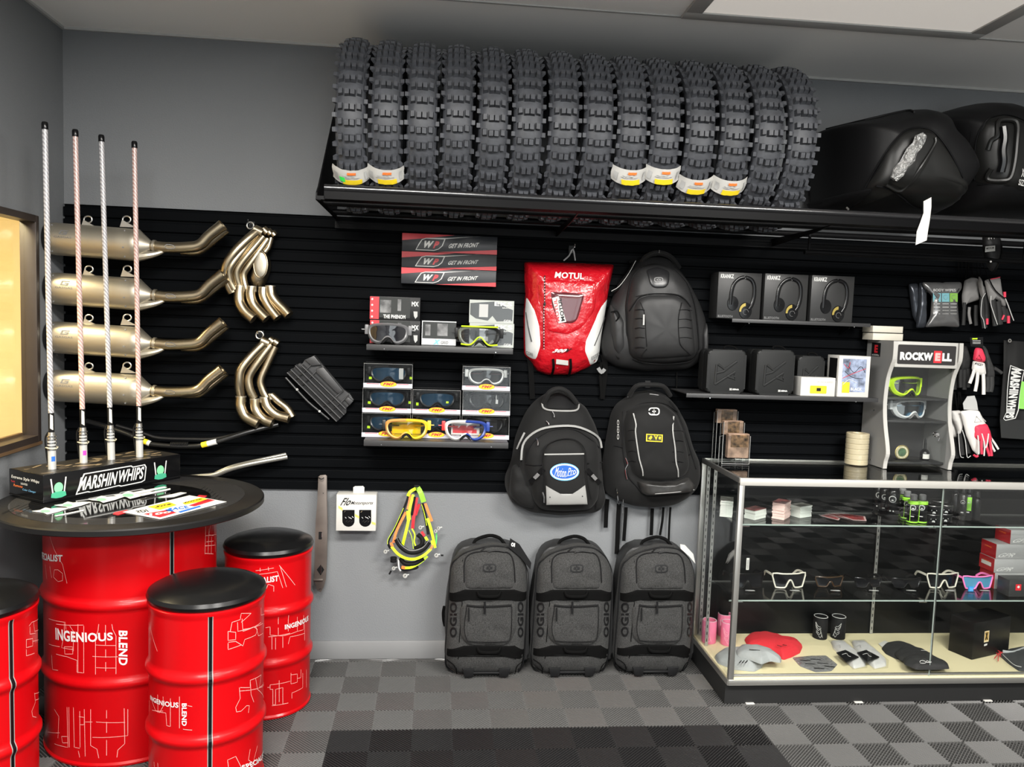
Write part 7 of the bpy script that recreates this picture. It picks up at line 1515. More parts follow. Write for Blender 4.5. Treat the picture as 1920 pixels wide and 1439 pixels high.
glove('grey glove with dark fingers, leftmost of the upper right group', k4, -.06, [(880, 370), (985, 322), (1075, 335), (1095, 660), (1000, 690), (900, 725), (850, 790), (840, 600)], 'gg', [([(870, 700), (860, 850), (850, 1040)], .0065), ([(1040, 740), (1035, 900), (1040, 1045)], .007)], 'gb', lambda t, B: (lambda b: (tubes(b, k4, -.075, [([(940, 770), (935, 880), (960, 1020)], .0068)], 'gg'), b.build('thumb', t)))(MB('gg')), gu)
glove('grey and black glove with a pale pink fingertip, second in the upper right group', k4, -.095, [(1095, 300), (1118, 440), (1180, 470), (1192, 580), (1140, 650), (1110, 560), (1085, 420)], 'gg', [([(1140, 620), (1130, 800), (1150, 950), (1170, 1080)], .0095), ([(1190, 580), (1205, 800), (1200, 1020)], .0095)], 'gb', lambda t, B: (lambda b: (b.tube([P(*k4(x, y), Y=-.117) for x, y in ((1180, 560), (1130, 660), (1115, 880), (1150, 960), (1175, 1090))], .0018, 'greyl', 6), b.cyl(P(*k4(1205, 940), Y=-.112), P(*k4(1205, 1030), Y=-.112), .006, 'gr', 10), b.build('piping', t, label='grey piping and red fingertip')))(MB('gg')), gu)
glove('grey glove with red fingertips, rightmost and largest of the upper right group', k4, -.13, [(1180, 370), (1235, 350), (1310, 335), (1405, 318), (1440, 580), (1500, 700), (1490, 780), (1430, 745), (1380, 660), (1290, 640), (1262, 720), (1230, 600)], 'gg', [([(1290, 660), (1310, 850), (1330, 1050)], .0095), ([(1370, 680), (1390, 850), (1400, 1030)], .010), ([(1440, 760), (1470, 880), (1470, 990)], .0095), ([(1480, 800), (1520, 900), (1530, 1010)], .0075)], 'gb',
      lambda t, B: (lambda b: (b.tube([P(*k4(x, y), Y=-.156) for x, y in ((1480, 640), (1520, 740), (1570, 880), (1605, 970))], .0022, 'greyl', 6), b.tube([P(*k4(x, y), Y=-.156) for x, y in ((1265, 600), (1262, 720), (1310, 880), (1360, 1030))], .002, 'greyl', 6), b.cyl(P(*k4(1525, 900), Y=-.15), P(*k4(1525, 1010), Y=-.15), .0065, 'gr', 10), b.cyl(P(*k4(1460, 890), Y=-.152), P(*k4(1430, 960), Y=-.152), .004, 'gr', 8), b.tube([B.at(x, y, .003) for x, y in ((1260, 350), (1330, 338), (1400, 320))], .0022, 'gr', 6), b.cyl(P(*k4(1468, 540), Y=-.14), P(*k4(1470, 620), Y=-.14), .006, 'gr', 10), b.build('trim', t, label='grey piping and red tips')))(MB('gg')), gu)
t = thing('glove_hanger', tuple(P(*k4(1080, 60), Y=-.08)), 'black wire hanger straps above the grey gloves', 'hanger')
b = MB('fabd')
for x0, x1, y1, Y in ((780, 780, 330, -.05), (830, 830, 330, -.05), (890, 885, 350, -.06), (930, 925, 370, -.06), (1000, 985, 330, -.07), (1050, 1060, 310, -.08), (1100, 1105, 300, -.10), (1120, 1235, 350, -.13)): b.strap([P(*k4(x0, 60), Y=Y*.9), P(*k4(x1, y1), Y=Y)], .0035, .0015)
b.strap([P(*k4(1235, 350), Y=-.155), P(*k4(1330, 520), Y=-.158), P(*k4(1470, 640), Y=-.158)], .005, .002); b.cyl((P(*k4(960, 60), Y=-.08).x, -.018, P(*k4(960, 60), Y=-.08).z), (P(*k4(1080, 60), Y=-.15).x, -.16, P(*k4(1080, 60), Y=-.15).z), .003, 'chrome', 8); b.build('strap', t)
def fizz(t, B):
    w = lambda x, y, Y=-.142: P(*k5(x, y), Y=Y)
    b = MB('gr'); B2 = Bulge([(545, 72), (605, 78), (648, 190), (640, 240), (575, 232), (515, 215), (530, 110)], -.12, .02, n=4, k=k5, step=.006, sm=1); B2.body(b); b.build('cuff', t, label='red cuff'); b = MB('blk'); b.tube([B2.at(x, y, .002) for x, y in ((545, 200), (575, 155), (605, 215))], .0014, None, 6, closed=True, sub=1); b.build('triangle_mark', t)
    b = MB('blk'); B.text(b, 'FIZZY', [(525, 262), (620, 282), (622, 258), (528, 240)], 'blk', .02, .2, .003); b.build('lettering', t)
    b = MB('blkm'); b.prism([(q.x, q.z) for q in (w(*p) for p in ((490, -40), (640, -45), (640, 60), (600, 70), (500, 60)))], -.130, -.128); b.prism([(q.x, q.z) for q in (w(x, y) for x, y in ((515, -32), (575, -34), (575, -20), (515, -18)))], -.1305, -.1300, 'neon')
    for y in (-8, 10, 24): b.prism([(q.x, q.z) for q in (w(*p) for p in ((520, y), (610, y), (610, y+6), (520, y+6)))], -.1305, -.1300, 'greyl')
    b.build('hang_card', t)
glove('white glove with a red triangle cuff, hung in the middle of the gloves', k5, -.12, [(515, 222), (575, 232), (640, 242), (655, 350), (655, 380), (600, 385), (540, 370), (500, 315)], 'gw', [([(520, 320), (500, 390), (468, 475)], .0062), ([(560, 350), (550, 460), (530, 565)], .0062), ([(620, 350), (625, 480), (625, 600)], .0065)], 'gw', fizz)
glove('charcoal glove just behind the white one with the red cuff', k5, -.08, [(600, 30), (650, 60), (700, 200), (740, 300), (755, 400), (740, 430), (660, 430), (640, 250)], mat('charcoal_glove', (.022, .022, .022), .7), [([(670, 400), (675, 500), (665, 570)], .009), ([(715, 400), (715, 500), (700, 570)], .009), ([(740, 300), (790, 330), (830, 360)], .006)], MATS['charcoal_glove'])
for i, (dx, Y, lab) in enumerate(((0, -.05, 'black glove, left one of the dark pair beside the display tower'), (110, -.075, 'black glove, right one of the dark pair beside the display tower'))):
    glove(lab, k5, Y, [(250+dx, 60), (330+dx, 50), (370+dx, 200), (360+dx, 330), (260+dx, 340), (235+dx, 200)], 'gb', [([(262+dx, 320), (255+dx, 420), (258+dx, 520)], .008), ([(300+dx, 320), (300+dx, 440), (298+dx, 545)], .008), ([(340+dx, 310), (345+dx, 420), (338+dx, 520)], .008)], 'gb', None, 'black gloves beside the tower')
def wr(t, B):
    w = lambda x, y, Y=-.15: P(*k5(x, y), Y=Y)
    b = MB('gr'); B2 = Bulge([(512, 945), (590, 930), (665, 930), (700, 1010), (725, 1120), (640, 1130), (560, 1130), (512, 1080)], -.128, .024, n=4, k=k5, step=.006, sm=1); B2.body(b); b.build('knuckle_panel', t, label='bright red panel')
    b = MB(mat('grey_white_logo', (.40, .38, .36), .6)); b.tube([B.at(x, y, .003) for x, y in ((525, 910), (545, 845), (600, 905))], .0016, 'white', 6, closed=True, sub=1); b.tube([B.at(x, y, .003) for x, y in ((600, 905), (600, 850), (650, 905))], .0016, 'white', 6, sub=1); b.build('triangle_mark', t)
    for pts in (((610, 1050), (600, 1160), (605, 1270)), ((680, 1040), (700, 1160), (715, 1290)), ((645, 1050), (655, 1170), (690, 1290))): b = MB('gr'); b.tube([w(x, y) for x, y in pts], .0058, None, 10, up=(1, 0, 0)); b.build('finger', t, label='red finger')
    for pts in (((560, 1060), (570, 1170), (570, 1270)), ((605, 1040), (635, 1160), (630, 1290)), ((680, 1040), (665, 1150), (650, 1200))): b = MB('gw'); b.tube([w(x, y, -.155) for x, y in pts], .0030, None, 8, up=(1, 0, 0)); b.build('finger_seam', t)
    b = MB('gr'); b.tube([w(x, y) for x, y in ((515, 1280), (545, 1300), (560, 1285))], .005, 'gr', 8); b.build('thumb_tip', t, label='red thumb tip')
    b = MB('greyl'); b.prism([(q.x, q.z) for q in (w(*p, -.12) for p in ((440, 620), (520, 612), (545, 680), (560, 775), (400, 768), (390, 700)))], -.122, -.120, 'greyl'); b.build('hang_card', t, label='pale hang card')
glove('white and bright red glove, front one of the lower group', k5, -.12, [(370, 790), (480, 775), (580, 782), (650, 920), (700, 1000), (720, 1100), (640, 1180), (575, 1290), (510, 1230), (440, 1060)], 'gw', [([(700, 1080), (750, 1150), (790, 1215)], .004), ([(690, 1100), (720, 1180), (750, 1240)], .004)], 'gw', wr, 'white gloves of the lower group')
glove('white and black glove, leftmost of the lower group', k5, -.05, [(205, 790), (270, 785), (330, 1000), (340, 1080), (300, 1100), (240, 1030), (225, 900)], 'gw', [([(250, 1040), (265, 1160), (285, 1290)], .0085), ([(310, 1080), (320, 1200), (325, 1315)], .0085)], 'gb', None, 'white gloves of the lower group')
glove('white and black glove, second from left in the lower group', k5, -.085, [(270, 785), (370, 780), (400, 930), (380, 1020), (350, 1070), (320, 960), (280, 880)], 'gw', [([(350, 1040), (370, 1160), (385, 1280)], .009), ([(390, 960), (430, 1100), (450, 1260)], .009)], 'gb', lambda t, B: (lambda b: (b.tube([P(*k5(x, y), Y=-.107) for x, y in ((340, 1010), (350, 1150), (365, 1290), (400, 1310))], .0016, 'white', 6), b.tube([P(*k5(x, y), Y=-.107) for x, y in ((385, 1000), (420, 1120), (440, 1300), (480, 1290))], .0016, 'white', 6), b.build('piping', t, label='white piping')))(MB('white')), 'white gloves of the lower group')
t = thing('glove_hanger', tuple(P(*k5(300, 640), Y=-.06)), 'fan of black hanger straps above the white gloves', 'hanger'); b = MB('fabd')
for x0, x1 in ((190, 215), (240, 250), (285, 270), (300, 330), (345, 340), (360, 385)): b.strap([P(*k5(x0, 570), Y=-.06), P(*k5(x1, 790), Y=-.07)], .006, .002)
b.build('strap', t)
# printed towel
t = thing('hand_towel', tuple(P(1905, 740, Y=-.06)), 'black towel with white outlined lettering hung by a grommet at the right edge', 'towel')
w = lambda x, y, Y=-.06: P(*k5(x, y), Y=Y)
b = MB(mat('black_towel', (.0045, .0045, .0045), .85, bump=(200, .3, .001))); vs = []; n = 12; rows_ = [(-10, 850, 1150), (300, 845, 1150), (600, 825, 1150), (870, 805, 1150), (1090, 815, 1150)]
for y, xa, xb in rows_:
    for i in range(n): u = i/(n-1); vs.append(w(xa+(xb-xa)*u, y+20*u, -.06+.010*math.sin(u*9+y*.002)))
b.add(vs, [(r*n+i, r*n+i+1, (r+1)*n+i+1, (r+1)*n+i) for r in range(len(rows_)-1) for i in range(n-1)], None, True); o = b.build('cloth', t)
md = o.modifiers.new('thick', 'SOLIDIFY'); md.thickness = .004
b = MB(mat('grey_hem', (.013, .014, .014), .8)); b.prism([(q.x, q.z) for q in (w(*p, -.074) for p in ((808, 880), (1150, 890), (1150, 1110), (822, 1085)))], -.0745, -.0735); b.build('hem', t, label='lighter bottom band')
b = MB('white'); b.add([w(*p, -.0755) for p in ((925, 270), (1085, 330), (1070, 400), (1035, 600), (1020, 780), (985, 870), (870, 895), (845, 870), (880, 800), (888, 560), (905, 380))], [list(range(11))], 'white', False)
b.add([w(*p, -.0758) for p in ((932, 280), (1078, 336), (1060, 400), (1028, 600), (1010, 775), (978, 862), (872, 886), (853, 870), (888, 800), (896, 560), (913, 385))], [list(range(11))], 'blk', False)
text(b, 'MARSHIN', quad(w(940, 300, -.0762), w(905, 640, -.0762), w(1005, 640, -.0762), w(1055, 320, -.0762)), 'white', .06); text(b, 'WHIPS', quad(w(905, 650, -.0762), w(868, 865, -.0762), w(965, 865, -.0762), w(1000, 650, -.0762)), 'white', .06)
b.add([w(*p, -.0757) for p in ((1050, 450), (1150, 470), (1150, 770), (1022, 760), (1030, 620))], [list(range(5))], mat('lime_print', (.25, .6, .12), .5), False); b.build('emblem', t, label='white lettering on black with a green patch')
b = MB('alu'); c = w(915, -5, -.072); b.lathe([(.0045, 0), (.0085, 0), (.0085, .003), (.0045, .003)], None, 18, Matrix.Translation(c) @ Matrix.Rotation(PI/2, 4, 'X')); b.build('grommet', t)
# ================================================================ the glass showcase and what is in it
GX0, GX1, GYf, GYb, GZ = 1.248, 3.03, -.492, -.012, .9625
t = thing('glass_showcase', ((GX0+GX1)/2, -.25, 0), 'long glass showcase with an aluminium frame on a black base', 'display case')
b = MB('blk'); b.box(GX0-.004, GX1, GYf+.020, GYb, 0, .088, mat('dark_kick_base', (.016, .016, .016), .45, spec=.3)); b.build('base', t)
b = MB('cream'); b.box(GX0+.002, GX1-.002, GYf+.004, GYb-.002, .092, .118, mat('cream_deck', (.66, .59, .37), .5)); b.build('deck', t, label='cream deck board')
A_ = 'alu'
b = MB(A_); b.box(GX0, GX1, GYf-.004, GYf+.006, .088, .112, bev=.001); b.build('bottom_rail', t); b = MB(A_); b.box(GX0+.001, GX1, GYf+.010, GYf+.022, .118, .128, bev=.001); b.build('inner_track', t)
b = MB('chrome'); b.box(GX0-.004, GX0+.004, GYf, GYb, .088, .112, 'alu'); b.build('side_bottom_rail', t)
b = MB(mat('top_rail_satin', (.48, .465, .43), .42, metal=.4)); b.box(GX0, GX1, GYf-.004, GYf+.012, GZ-.030, GZ, bev=.0015); b.build('top_rail', t)
b = MB(mat('dark_side_rail', (.16, .16, .155), .35, metal=.6)); b.box(GX0, GX0+.012, GYf+.012, GYb, GZ-.022, GZ, bev=.001); b.build('top_side_rail', t)
b = MB('alu'); b.box(GX0, GX1, GYb-.012, GYb, GZ-.02, GZ, bev=.001); b.build('top_rear_rail', t)
for x, y in ((GX0, GYf), (GX0, GYb-.02), (GX1-.02, GYf), (GX1-.02, GYb-.02)): b = MB('alu'); b.box(x, x+.022, y-(.002 if y == GYf else 0), y+.018, .105, GZ-.02, bev=.001); b.build('corner_post', t)
b = MB('glass'); b.box(GX0+.010, GX1-.01, GYf+.010, GYb-.012, GZ-.004, GZ+.001); b.build('top_glass', t)
XJ = P(1741, 1263, Y=GYf+.01).x
b = MB('glass'); b.box(GX0+.022, XJ+.01, GYf+.013, GYf+.017, .118, GZ-.028); b.build('front_glass', t)
b = MB('glass'); b.box(XJ, GX1-.022, GYf+.005, GYf+.009, .114, GZ-.028); b.build('front_glass', t)
b = MB(mat('glass_edge', (.30, .36, .33), .1, spec=.8)); b.box(XJ-.001, XJ+.0005, GYf+.004, GYf+.010, .114, GZ-.028); b.box(XJ+.01, XJ+.011, GYf+.012, GYf+.018, .118, GZ-.028, MATS['dark_side_rail']); b.build('glass_edge', t)
b = MB('glass'); b.box(GX0+.006, GX0+.010, GYf+.02, GYb-.02, .112, GZ-.02); b.build('side_glass', t)
b = MB(mat('black_back_board', (.003, .0034, .0036), .35, spec=.25)); b.box(GX0+.012, GX1-.012, GYb-.006, GYb-.002, .118, GZ-.02); b.build('back_panel', t)
XS = P(1640, 1080, Y=-.022).x
for x, y in ((GX0+.030, GYb-.025), (XS, GYb-.012), (GX0+.018, -.16)):
    b = MB(mat('slotted_steel', (.42, .42, .40), .35, metal=.6)); b.box(x-.007, x+.007, y-.004, y, .12, GZ-.022)
    z = .14
    while z < GZ-.05: b.box(x-.0018, x+.0018, y-.0046, y-.0038, z, z+.014, 'blk'); z += .032
    b.build('slotted_standard', t)
S1, S2 = .760, .426
M['gedge'] = MATS['glass_edge']
for z, y0, y1 in ((S1, -.44, -.215), (S2, -.415, -.165)):
    for x0, x1 in ((GX0+.013, XS-.002), (XS+.001, GX1-.025)):
        b = MB('glass'); b.box(x0, x1, y0, y1, z-.006, z); b.box(x0, x1, y0-.0012, y0, z-.006, z, 'gedge'); b.box(x0, x1, y1, y1+.001, z-.006, z, MATS['dark_side_rail']); b.build('glass_shelf', t)
    for x in (GX0+.06, XS):
        b = MB('chrome'); b.box(x-.004, x+.004, y0+.02, -.018, z-.020, z-.0065, 'blk'); b.cyl((x-.018, y0+.012, z-.012), (x+.018, y0+.012, z-.012), .0035, None, 8); b.build('shelf_bracket', t)
b = MB('paper'); q = P(1402, 1058, Y=GYf+.018); b.box(q.x-.006, q.x+.006, GYf+.0175, GYf+.0185, q.z-.025, q.z+.025); 
for i in range(8): b.box(q.x-.003, q.x+.003, GYf+.0170, GYf+.0175, q.z-.02+.005*i, q.z-.018+.005*i, 'blk')
b.build('barcode_label', t, label='small white barcode label')
for px in (1405, 1608, 1850): q = P(px, 1320, Y=GYf+.02); b = MB('paper'); b.box(q.x-.018, q.x+.018, GYf+.008, GYf+.022, .0005, .004); b.build('levelling_shim', t)
k8 = crop(1640, 1060, 5.996); k7 = crop(1290, 740, 3.0476); ke = crop(1290, 1040, 3.0476)
# card stacks on the upper glass shelf
def stack(lab, px0, pxm, px1, y, h, m, top, z=S1, rot=.5, wd=.086, dp=.052):
    c = P(pxm, y, Z=z+.001)
    t = thing('card_stack', tuple(c), lab, 'stack of cards', 'stacks of cards on the upper glass shelf', rz=rot)
    n = max(5, int(h/.006)); rnd = random.Random(int(px0)); b = MB(m)
    for i in range(n): dx, dy = rnd.uniform(-.0025, .0025), rnd.uniform(-.0015, .0015); b.box(dx, wd+dx, dy, dp+dy, h*i/n, h*(i+1)/n-.0002)
    b.build('cards', t, world=False)
    b = MB(top); b.box(-.002, wd+.001, -.001, dp+.002, h, h+.0015); b.build('top_card', t, world=False)
M['cardt'] = mat('dark_red_card', (.16, .05, .05), .4, noise_=(60, .9)); M['cardp'] = mat('pale_pink_paper', (.66, .48, .44), .6); M['cardg'] = mat('green_white_paper', (.55, .58, .54), .6); M['cardk'] = mat('dark_grey_card', (.10, .10, .09), .4, noise_=(60, .8))
stack('tall white card stack with a dark cover, left of the corner post', 1345, 1373, 1384, 971, .070, 'cardg', 'cardk', rot=1.2)
stack('low stack of white cards with a reddish cover, just right of the corner post', 1394, 1415, 1438, 976, .040, 'cardg', 'cardt', rot=.62)
stack('tallest stack, pinkish cards with a dark red cover, on the upper glass shelf', 1440, 1470, 1488, 976, .070, 'cardp', 'cardt', rot=.85)
stack('white card stack to the right of the pink one', 1488, 1500, 1524, 972, .050, 'cardg', 'cardk', rot=.45, wd=.075)
# fan of red stickers
kfan = crop(1460, 900, 6.857); t = thing('sticker_fan', tuple(P(*kfan(850, 480), Z=S1+.001)), 'fan of red and black printed strips lying flat on the upper glass shelf', 'stickers')
for i, pts in enumerate((((530, 460), (640, 435), (790, 500), (770, 520)), ((600, 440), (760, 432), (1000, 490), (960, 515)), ((700, 432), (900, 440), (1110, 470), (1130, 528), (960, 520)))):
    b = MB('paper'); z = S1+.001+.0012*i; q = [P(*kfan(*p), Z=z) for p in pts]; b.add(q+[v-Vector((0, 0, .0006)) for v in q], [list(range(len(q)))]+[(j, len(q)+j, len(q)+(j+1) % len(q), (j+1) % len(q)) for j in range(len(q))], mat('silver_pink_paper', (.5, .36, .35), .5), False)
    cc = sum(q, Vector())/len(q); b.add([cc+(v-cc)*.85+Vector((0, 0, .0003)) for v in q], [list(range(len(q)))], mat('red_black_art', (.22, .04, .04), .4, noise_=(90, .95)), False); b.build('printed_strip', t)
# bottles and tins
kb7 = crop(1640, 880, 5.996)
def bottle(lab, px, py, r, h, body, group, neck=.0, cap='blk', bands=None, z=S1, logo=True, Yp=None, capm=None):
    p = P(*kb7(px, py), Y=Yp) if Yp is not None else P(*kb7(px, py), Z=z+.001)
    T = Matrix.Translation((p.x, p.y, z+.0006)); t = thing('care_bottle', (p.x, p.y, z+.0006), lab, 'bottle', group)
    b = MB(body); b.lathe([(.0001, 0), (r-.002, 0), (r, .003), (r, h-.006), (r-.004, h), (r*.45, h+.003), (.0001, h+.003)], None, 28, T); b.build('body', t)
    b = MB(capm or cap); b.lathe([(.0001, h+.003), (r*.62, h+.003), (r*.62, h+.024), (r*.5, h+.027), (.0001, h+.027)], None, 20, T); b.build('cap', t)
    if bands:
        b = MB(bands); b.lathe([(r+.0006, .002), (r+.0006, .008)], None, 28, T); b.lathe([(r+.0006, h-.014), (r+.0006, h-.004), (r-.003, h+.0006)], None, 28, T)
        a = -2.55; b.lathe([(r+.0006, .004), (r+.0006, h-.006)], None, 2, T, True, a-.05, a+.05); b.build('colour_band', t, label='bright green bands')
    if logo:
        a = math.atan2(CAM.y-p.y, CAM.x-p.x); b = MB('greyl'); q = r+.0009
        f = lambda x, zz: Vector((p.x+q*math.cos(a+x/r), p.y+q*math.sin(a+x/r), z+zz))
        R = r*.52; n = 20; cz = h*.72
        O = [f(R*math.cos(2*PI*i/n), cz+R*math.sin(2*PI*i/n)) for i in range(n)]; I = [f(R*.78*math.cos(2*PI*i/n), cz+R*.78*math.sin(2*PI*i/n)) for i in range(n)]
        b.add(O+I, [(i, (i+1) % n, n+(i+1) % n, n+i) for i in range(n)], None, False); b.add([f(x, zz) for x, zz in ((-R*.3, cz-R*.5), (R*.3, cz-R*.5), (R*.2, cz-R*.1), (-R*.2, cz-R*.1))], [(0, 1, 2, 3)], 'white', False)
        b.add([f(x, zz) for x, zz in ((-R*.6, h*.30), (R*.5, h*.30), (R*.5, h*.34), (-R*.6, h*.34))], [(0, 1, 2, 3)], None, False); b.build('label_print', t)
    return t
BG = 'black bottles on the upper glass shelf'; NG = 'green-banded bottles on the upper glass shelf'
bottle('large black bottle, leftmost of the bottles, half hidden at the back', 30, 560, .026, .125, 'blkg', BG, Yp=-.235); bottle('large black bottle with a round mark, second of the bottles', 95, 575, .024, .125, 'blkg', BG, Yp=-.275); bottle('large black bottle with a complete round white mark', 185, 575, .029, .130, 'blkg', BG, Yp=-.33)
for i, (px, Yp, lab) in enumerate(((290, -.26, 'green-banded black bottle, hindmost of the four'), (348, -.315, 'green-banded black bottle, second from the back of the four'), (420, -.385, 'green-banded black bottle, front left of the four'), (520, -.385, 'green-banded black bottle, front right of the four'))):
    bottle(lab, px, 590, .0225, .096, 'blkg', NG, bands=MATS['neon_yellow'] if 0 else mat('lime_band', (.28, .62, .04), .4), Yp=Yp, capm='grey')
M['tinlid'] = mat('tin_lid', (.14, .14, .135), .25, metal=.7)
tins = [(640, 560, -.375, 0), (775, 565, -.36, 0), (640, 560, -.375, 1), (775, 565, -.36, 1), (715, 560, -.29, 0), (715, 560, -.29, 1)]
for i, (px, py, Yp, lev) in enumerate(tins):
    p = P(*kb7(px, py), Y=Yp); z = S1+.0006+lev*.0385; T = Matrix.Translation((p.x, p.y, z))
    t = thing('wax_tin', (p.x, p.y, z), ('upper' if lev else 'lower')+' black wax tin in the '+('front left', 'front right', 'front left', 'front right', 'rear', 'rear')[i]+' pile', 'tin', 'black wax tins on the upper glass shelf')
    b = MB('blkg'); b.lathe([(.0001, 0), (.032, 0), (.033, .002), (.033, .026), (.0001, .026)], None, 32, T); b.build('tin_body', t); b = MB('tinlid'); b.lathe([(.033, .026), (.0345, .026), (.0345, .036), (.033, .038), (.0001, .038)], 'blkg', 32, T); b.lathe([(.0338, .0362), (.0348, .036), (.0338, .0382)], 'tinlid', 32, T); b.build('lid', t)
    a = -PI/2-.35; b = MB('greyl'); [b.add([Vector((p.x+.0335*math.cos(a+x), p.y+.0335*math.sin(a+x), z+zz)) for x, zz in L], [(0, 1, 2, 3)], None, False) for L in (((-.35, .017), (.35, .017), (.30, .021), (-.30, .021)), ((-.2, .006), (.2, .006), (.12, .014), (-.12, .014)))]; b.build('label_print', t)
bottle('slim black bottle right of the tins', 885, 580, .018, .115, 'blkg', BG, Yp=-.30, logo=False); bottle('slim black bottle with a small round mark, right of the tins', 975, 590, .017, .115, mat('black_bottle_clear_foot', (.02, .02, .02), .2), BG, Yp=-.33); bottle('slim black bottle with a lime label, right of the tins', 1040, 600, .017, .118, 'blkg', BG, bands=None, Yp=-.33); bottle('rightmost slim black bottle on the upper glass shelf', 1130, 600, .017, .100, 'blkg', BG, Yp=-.33, logo=False)
p = P(*kb7(1040, 600), Y=-.33); [prop(o, None) for o in ()]
_lb = [o for o in C.objects if o.get('label', '').startswith('slim black bottle with a lime label')][0]
b = MB(mat('lime_label', (.25, .6, .05), .4)); a = math.atan2(CAM.y-p.y, CAM.x-p.x); b.lathe([(.0176, .045), (.0176, .105)], None, 8, Matrix.Translation((p.x, p.y, S1)), True, a-.7, a+.7); b.build('lime_label', _lb, label='lime green label')
# sunglasses on the lower glass shelf
def shades(px, py, lab, fm, lm, Wd=.155, H=.062, side='blk', Y=-.27, group=None, thick=.0062):
    c = P(px, py, Z=S2+.001); t = thing('sunglasses', (c.x, c.y, S2+.001), lab, 'sunglasses', group, rz=.08)
    cv = lambda x: .014*(abs(x)/(Wd/2))**2
    out = [(-.5, 1), (-.25, 1), (0, 1), (.25, 1), (.5, 1), (.48, .55), (.42, .08), (.38, 0), (.16, .0), (.10, .22), (.035, .52), (-.035, .52), (-.10, .22), (-.16, .0), (-.38, 0), (-.42, .08), (-.48, .55)]
    pts = [Vector((x*Wd, cv(x*Wd), z*H+.004)) for x, z in out]
    b = MB(fm); b.tube(pts, thick*.55, None, 8, closed=True, sub=2); b.build('frame', t, world=False)
    b = MB(lm); cc = Vector((0, .002, H*.72)); pp = [Vector((p.x*.98, p.y+.001, p.z)) for p in pts]; b.add([cc]+pp, [(0, i+1, (i+1) % len(pp)+1) for i in range(len(pp))], None, True); b.build('lens', t, world=False)
    for s in (-1, 1): b = MB(side if side != 'same' else fm); b.strap([(s*Wd*.5, cv(Wd*.5), H*.93), (s*Wd*.52, .06, H*.95), (s*Wd*.50, .085, H*.85), (s*Wd*.46, .105, H*.50)], .009, .003, None, (1, 0, 0)); b.build('temple_arm', t, world=False)
    return t
M['dk'] = mat('smoke_lens', (.004, .004, .005), .12, spec=.7); cw = mat('cream_white_frame', (.56, .54, .46), .35)
sg = 'sunglasses in a row on the lower glass shelf'
shades(1402, 1104, 'dark shield sunglasses at the left end of the lower glass shelf', 'blkg', 'dk', group=sg); shades(1481, 1104, 'white-framed shield sunglasses, second from the left', cw, 'dk', side='same', group=sg)
shades(1557, 1102, 'dark wraparound sunglasses with an amber tint, third from the left', mat('tortoise_frame', (.035, .02, .01), .2), 'dk', Wd=.132, H=.042, group=sg); shades(1630, 1103, 'black wraparound sunglasses, fourth from the left', 'blkg', 'dk', Wd=.132, H=.040, group=sg)
shades(1702, 1104, 'black wraparound sunglasses, fifth from the left, left of the white pair', 'blkg', 'dk', Wd=.140, H=.040, group=sg); shades(1770, 1104, 'white-framed shield sunglasses right of the glass joint', cw, 'dk', side='same', group=sg)
t = shades(1836, 1106, 'pink-armed shield sunglasses with a blue lens', mat('pink_frame', (.8, .18, .45), .3), mat('blue_shield_lens', (.10, .32, .50), .12, metal=.3), side='same', Wd=.15, H=.055, group=sg)
p = P(*k8(1078, 300), Z=S2); t = thing('blue_cube_tag', (p.x, p.y, S2+.001), 'small bright blue tag in front of the blue-lens sunglasses', 'tag'); b = MB('blu'); b.box(p.x-.012, p.x+.012, p.y-.004, p.y+.004, S2+.001, S2+.024, mat('bright_blue', (.03, .25, .60), .3), bev=.002); b.build('tag_body', t); b = MB('white'); text(b, '20', lambda u, v: Vector((p.x-.007+.014*u, p.y-.0046, S2+.006+.012*v)), 'lblu', .03); b.build('print', t)
for i, px in enumerate((1406, 1490, 1566, 1638, 1708, 1781, 1846)):   # small metal emblems lying on the shelf
    c = P(px, 1108, Z=S2+.001); t_ = ('below the leftmost dark sunglasses', 'below the first white-framed sunglasses', 'below the amber-tinted sunglasses', 'below the fourth sunglasses', 'below the fifth sunglasses', 'below the white pair right of the joint', 'below the blue-lens sunglasses')[i]
    b = MB('greyl'); L = [(-.020, .004), (-.002, -.002), (.022, -.004), (.020, -.0005), (.006, .0), (.020, .003), (.004, .005)]
    b.add([(x, y, 0) for x, y in L]+[(x, y, .0012) for x, y in L], [list(range(6, -1, -1)), list(range(7, 14))]+[(j, (j+1) % 7, 7+(j+1) % 7, 7+j) for j in range(7)], None, False)
    o = b.build('wing_emblem', None); o.location = c; prop(o, 'small silver wing emblem '+t_, 'emblem', 'silver wing emblems on the lower glass shelf')
# silver and red shoe boxes at the right end
def shoebox(x0, y0, y1, lab, Yf, z, lblz=True):
    k = kb7; p = P(*k(x0, y1), Y=Yf); h = P(*k(x0, y0), Y=Yf).z-p.z
    t = thing('silver_box', (p.x+.11, Yf+.05, z), lab, 'box', 'silver boxes with red ends'); b = MB(mat('silver_carton', (.36, .36, .36), .32, metal=.3)); b.box(p.x, p.x+.22, Yf, Yf+.10, z, z+h-.0005, bev=.0006); b.build('carton', t)
    b = MB('redp'); b.box(p.x-.0006, p.x, Yf+.0005, Yf+.0995, z+.0005, z+h-.001, mat('deep_red_carton', (.33, .012, .016), .4)); text(b, 'ONE', lambda u, v: Vector((p.x-.0009, Yf+.075-.045*u, z+h*.6+.006*v)), 'org'); b.build('red_end', t, label='dark red end')
    b = MB('white'); text(b, 'GPR', lambda u, v: Vector((p.x+.010+.075*u+.01*v, Yf-.0006, z+h*.12+h*.26*v)), 'white', -.01, .5); b.build('lettering', t)
    if lblz: b = MB('paper'); b.box(p.x-.0010, p.x-.0006, Yf+.02, Yf+.085, z+h*.35, z+h*.62); b.build('barcode_label', t)
    return z+h
zz = S2+.001; Yq = -.27
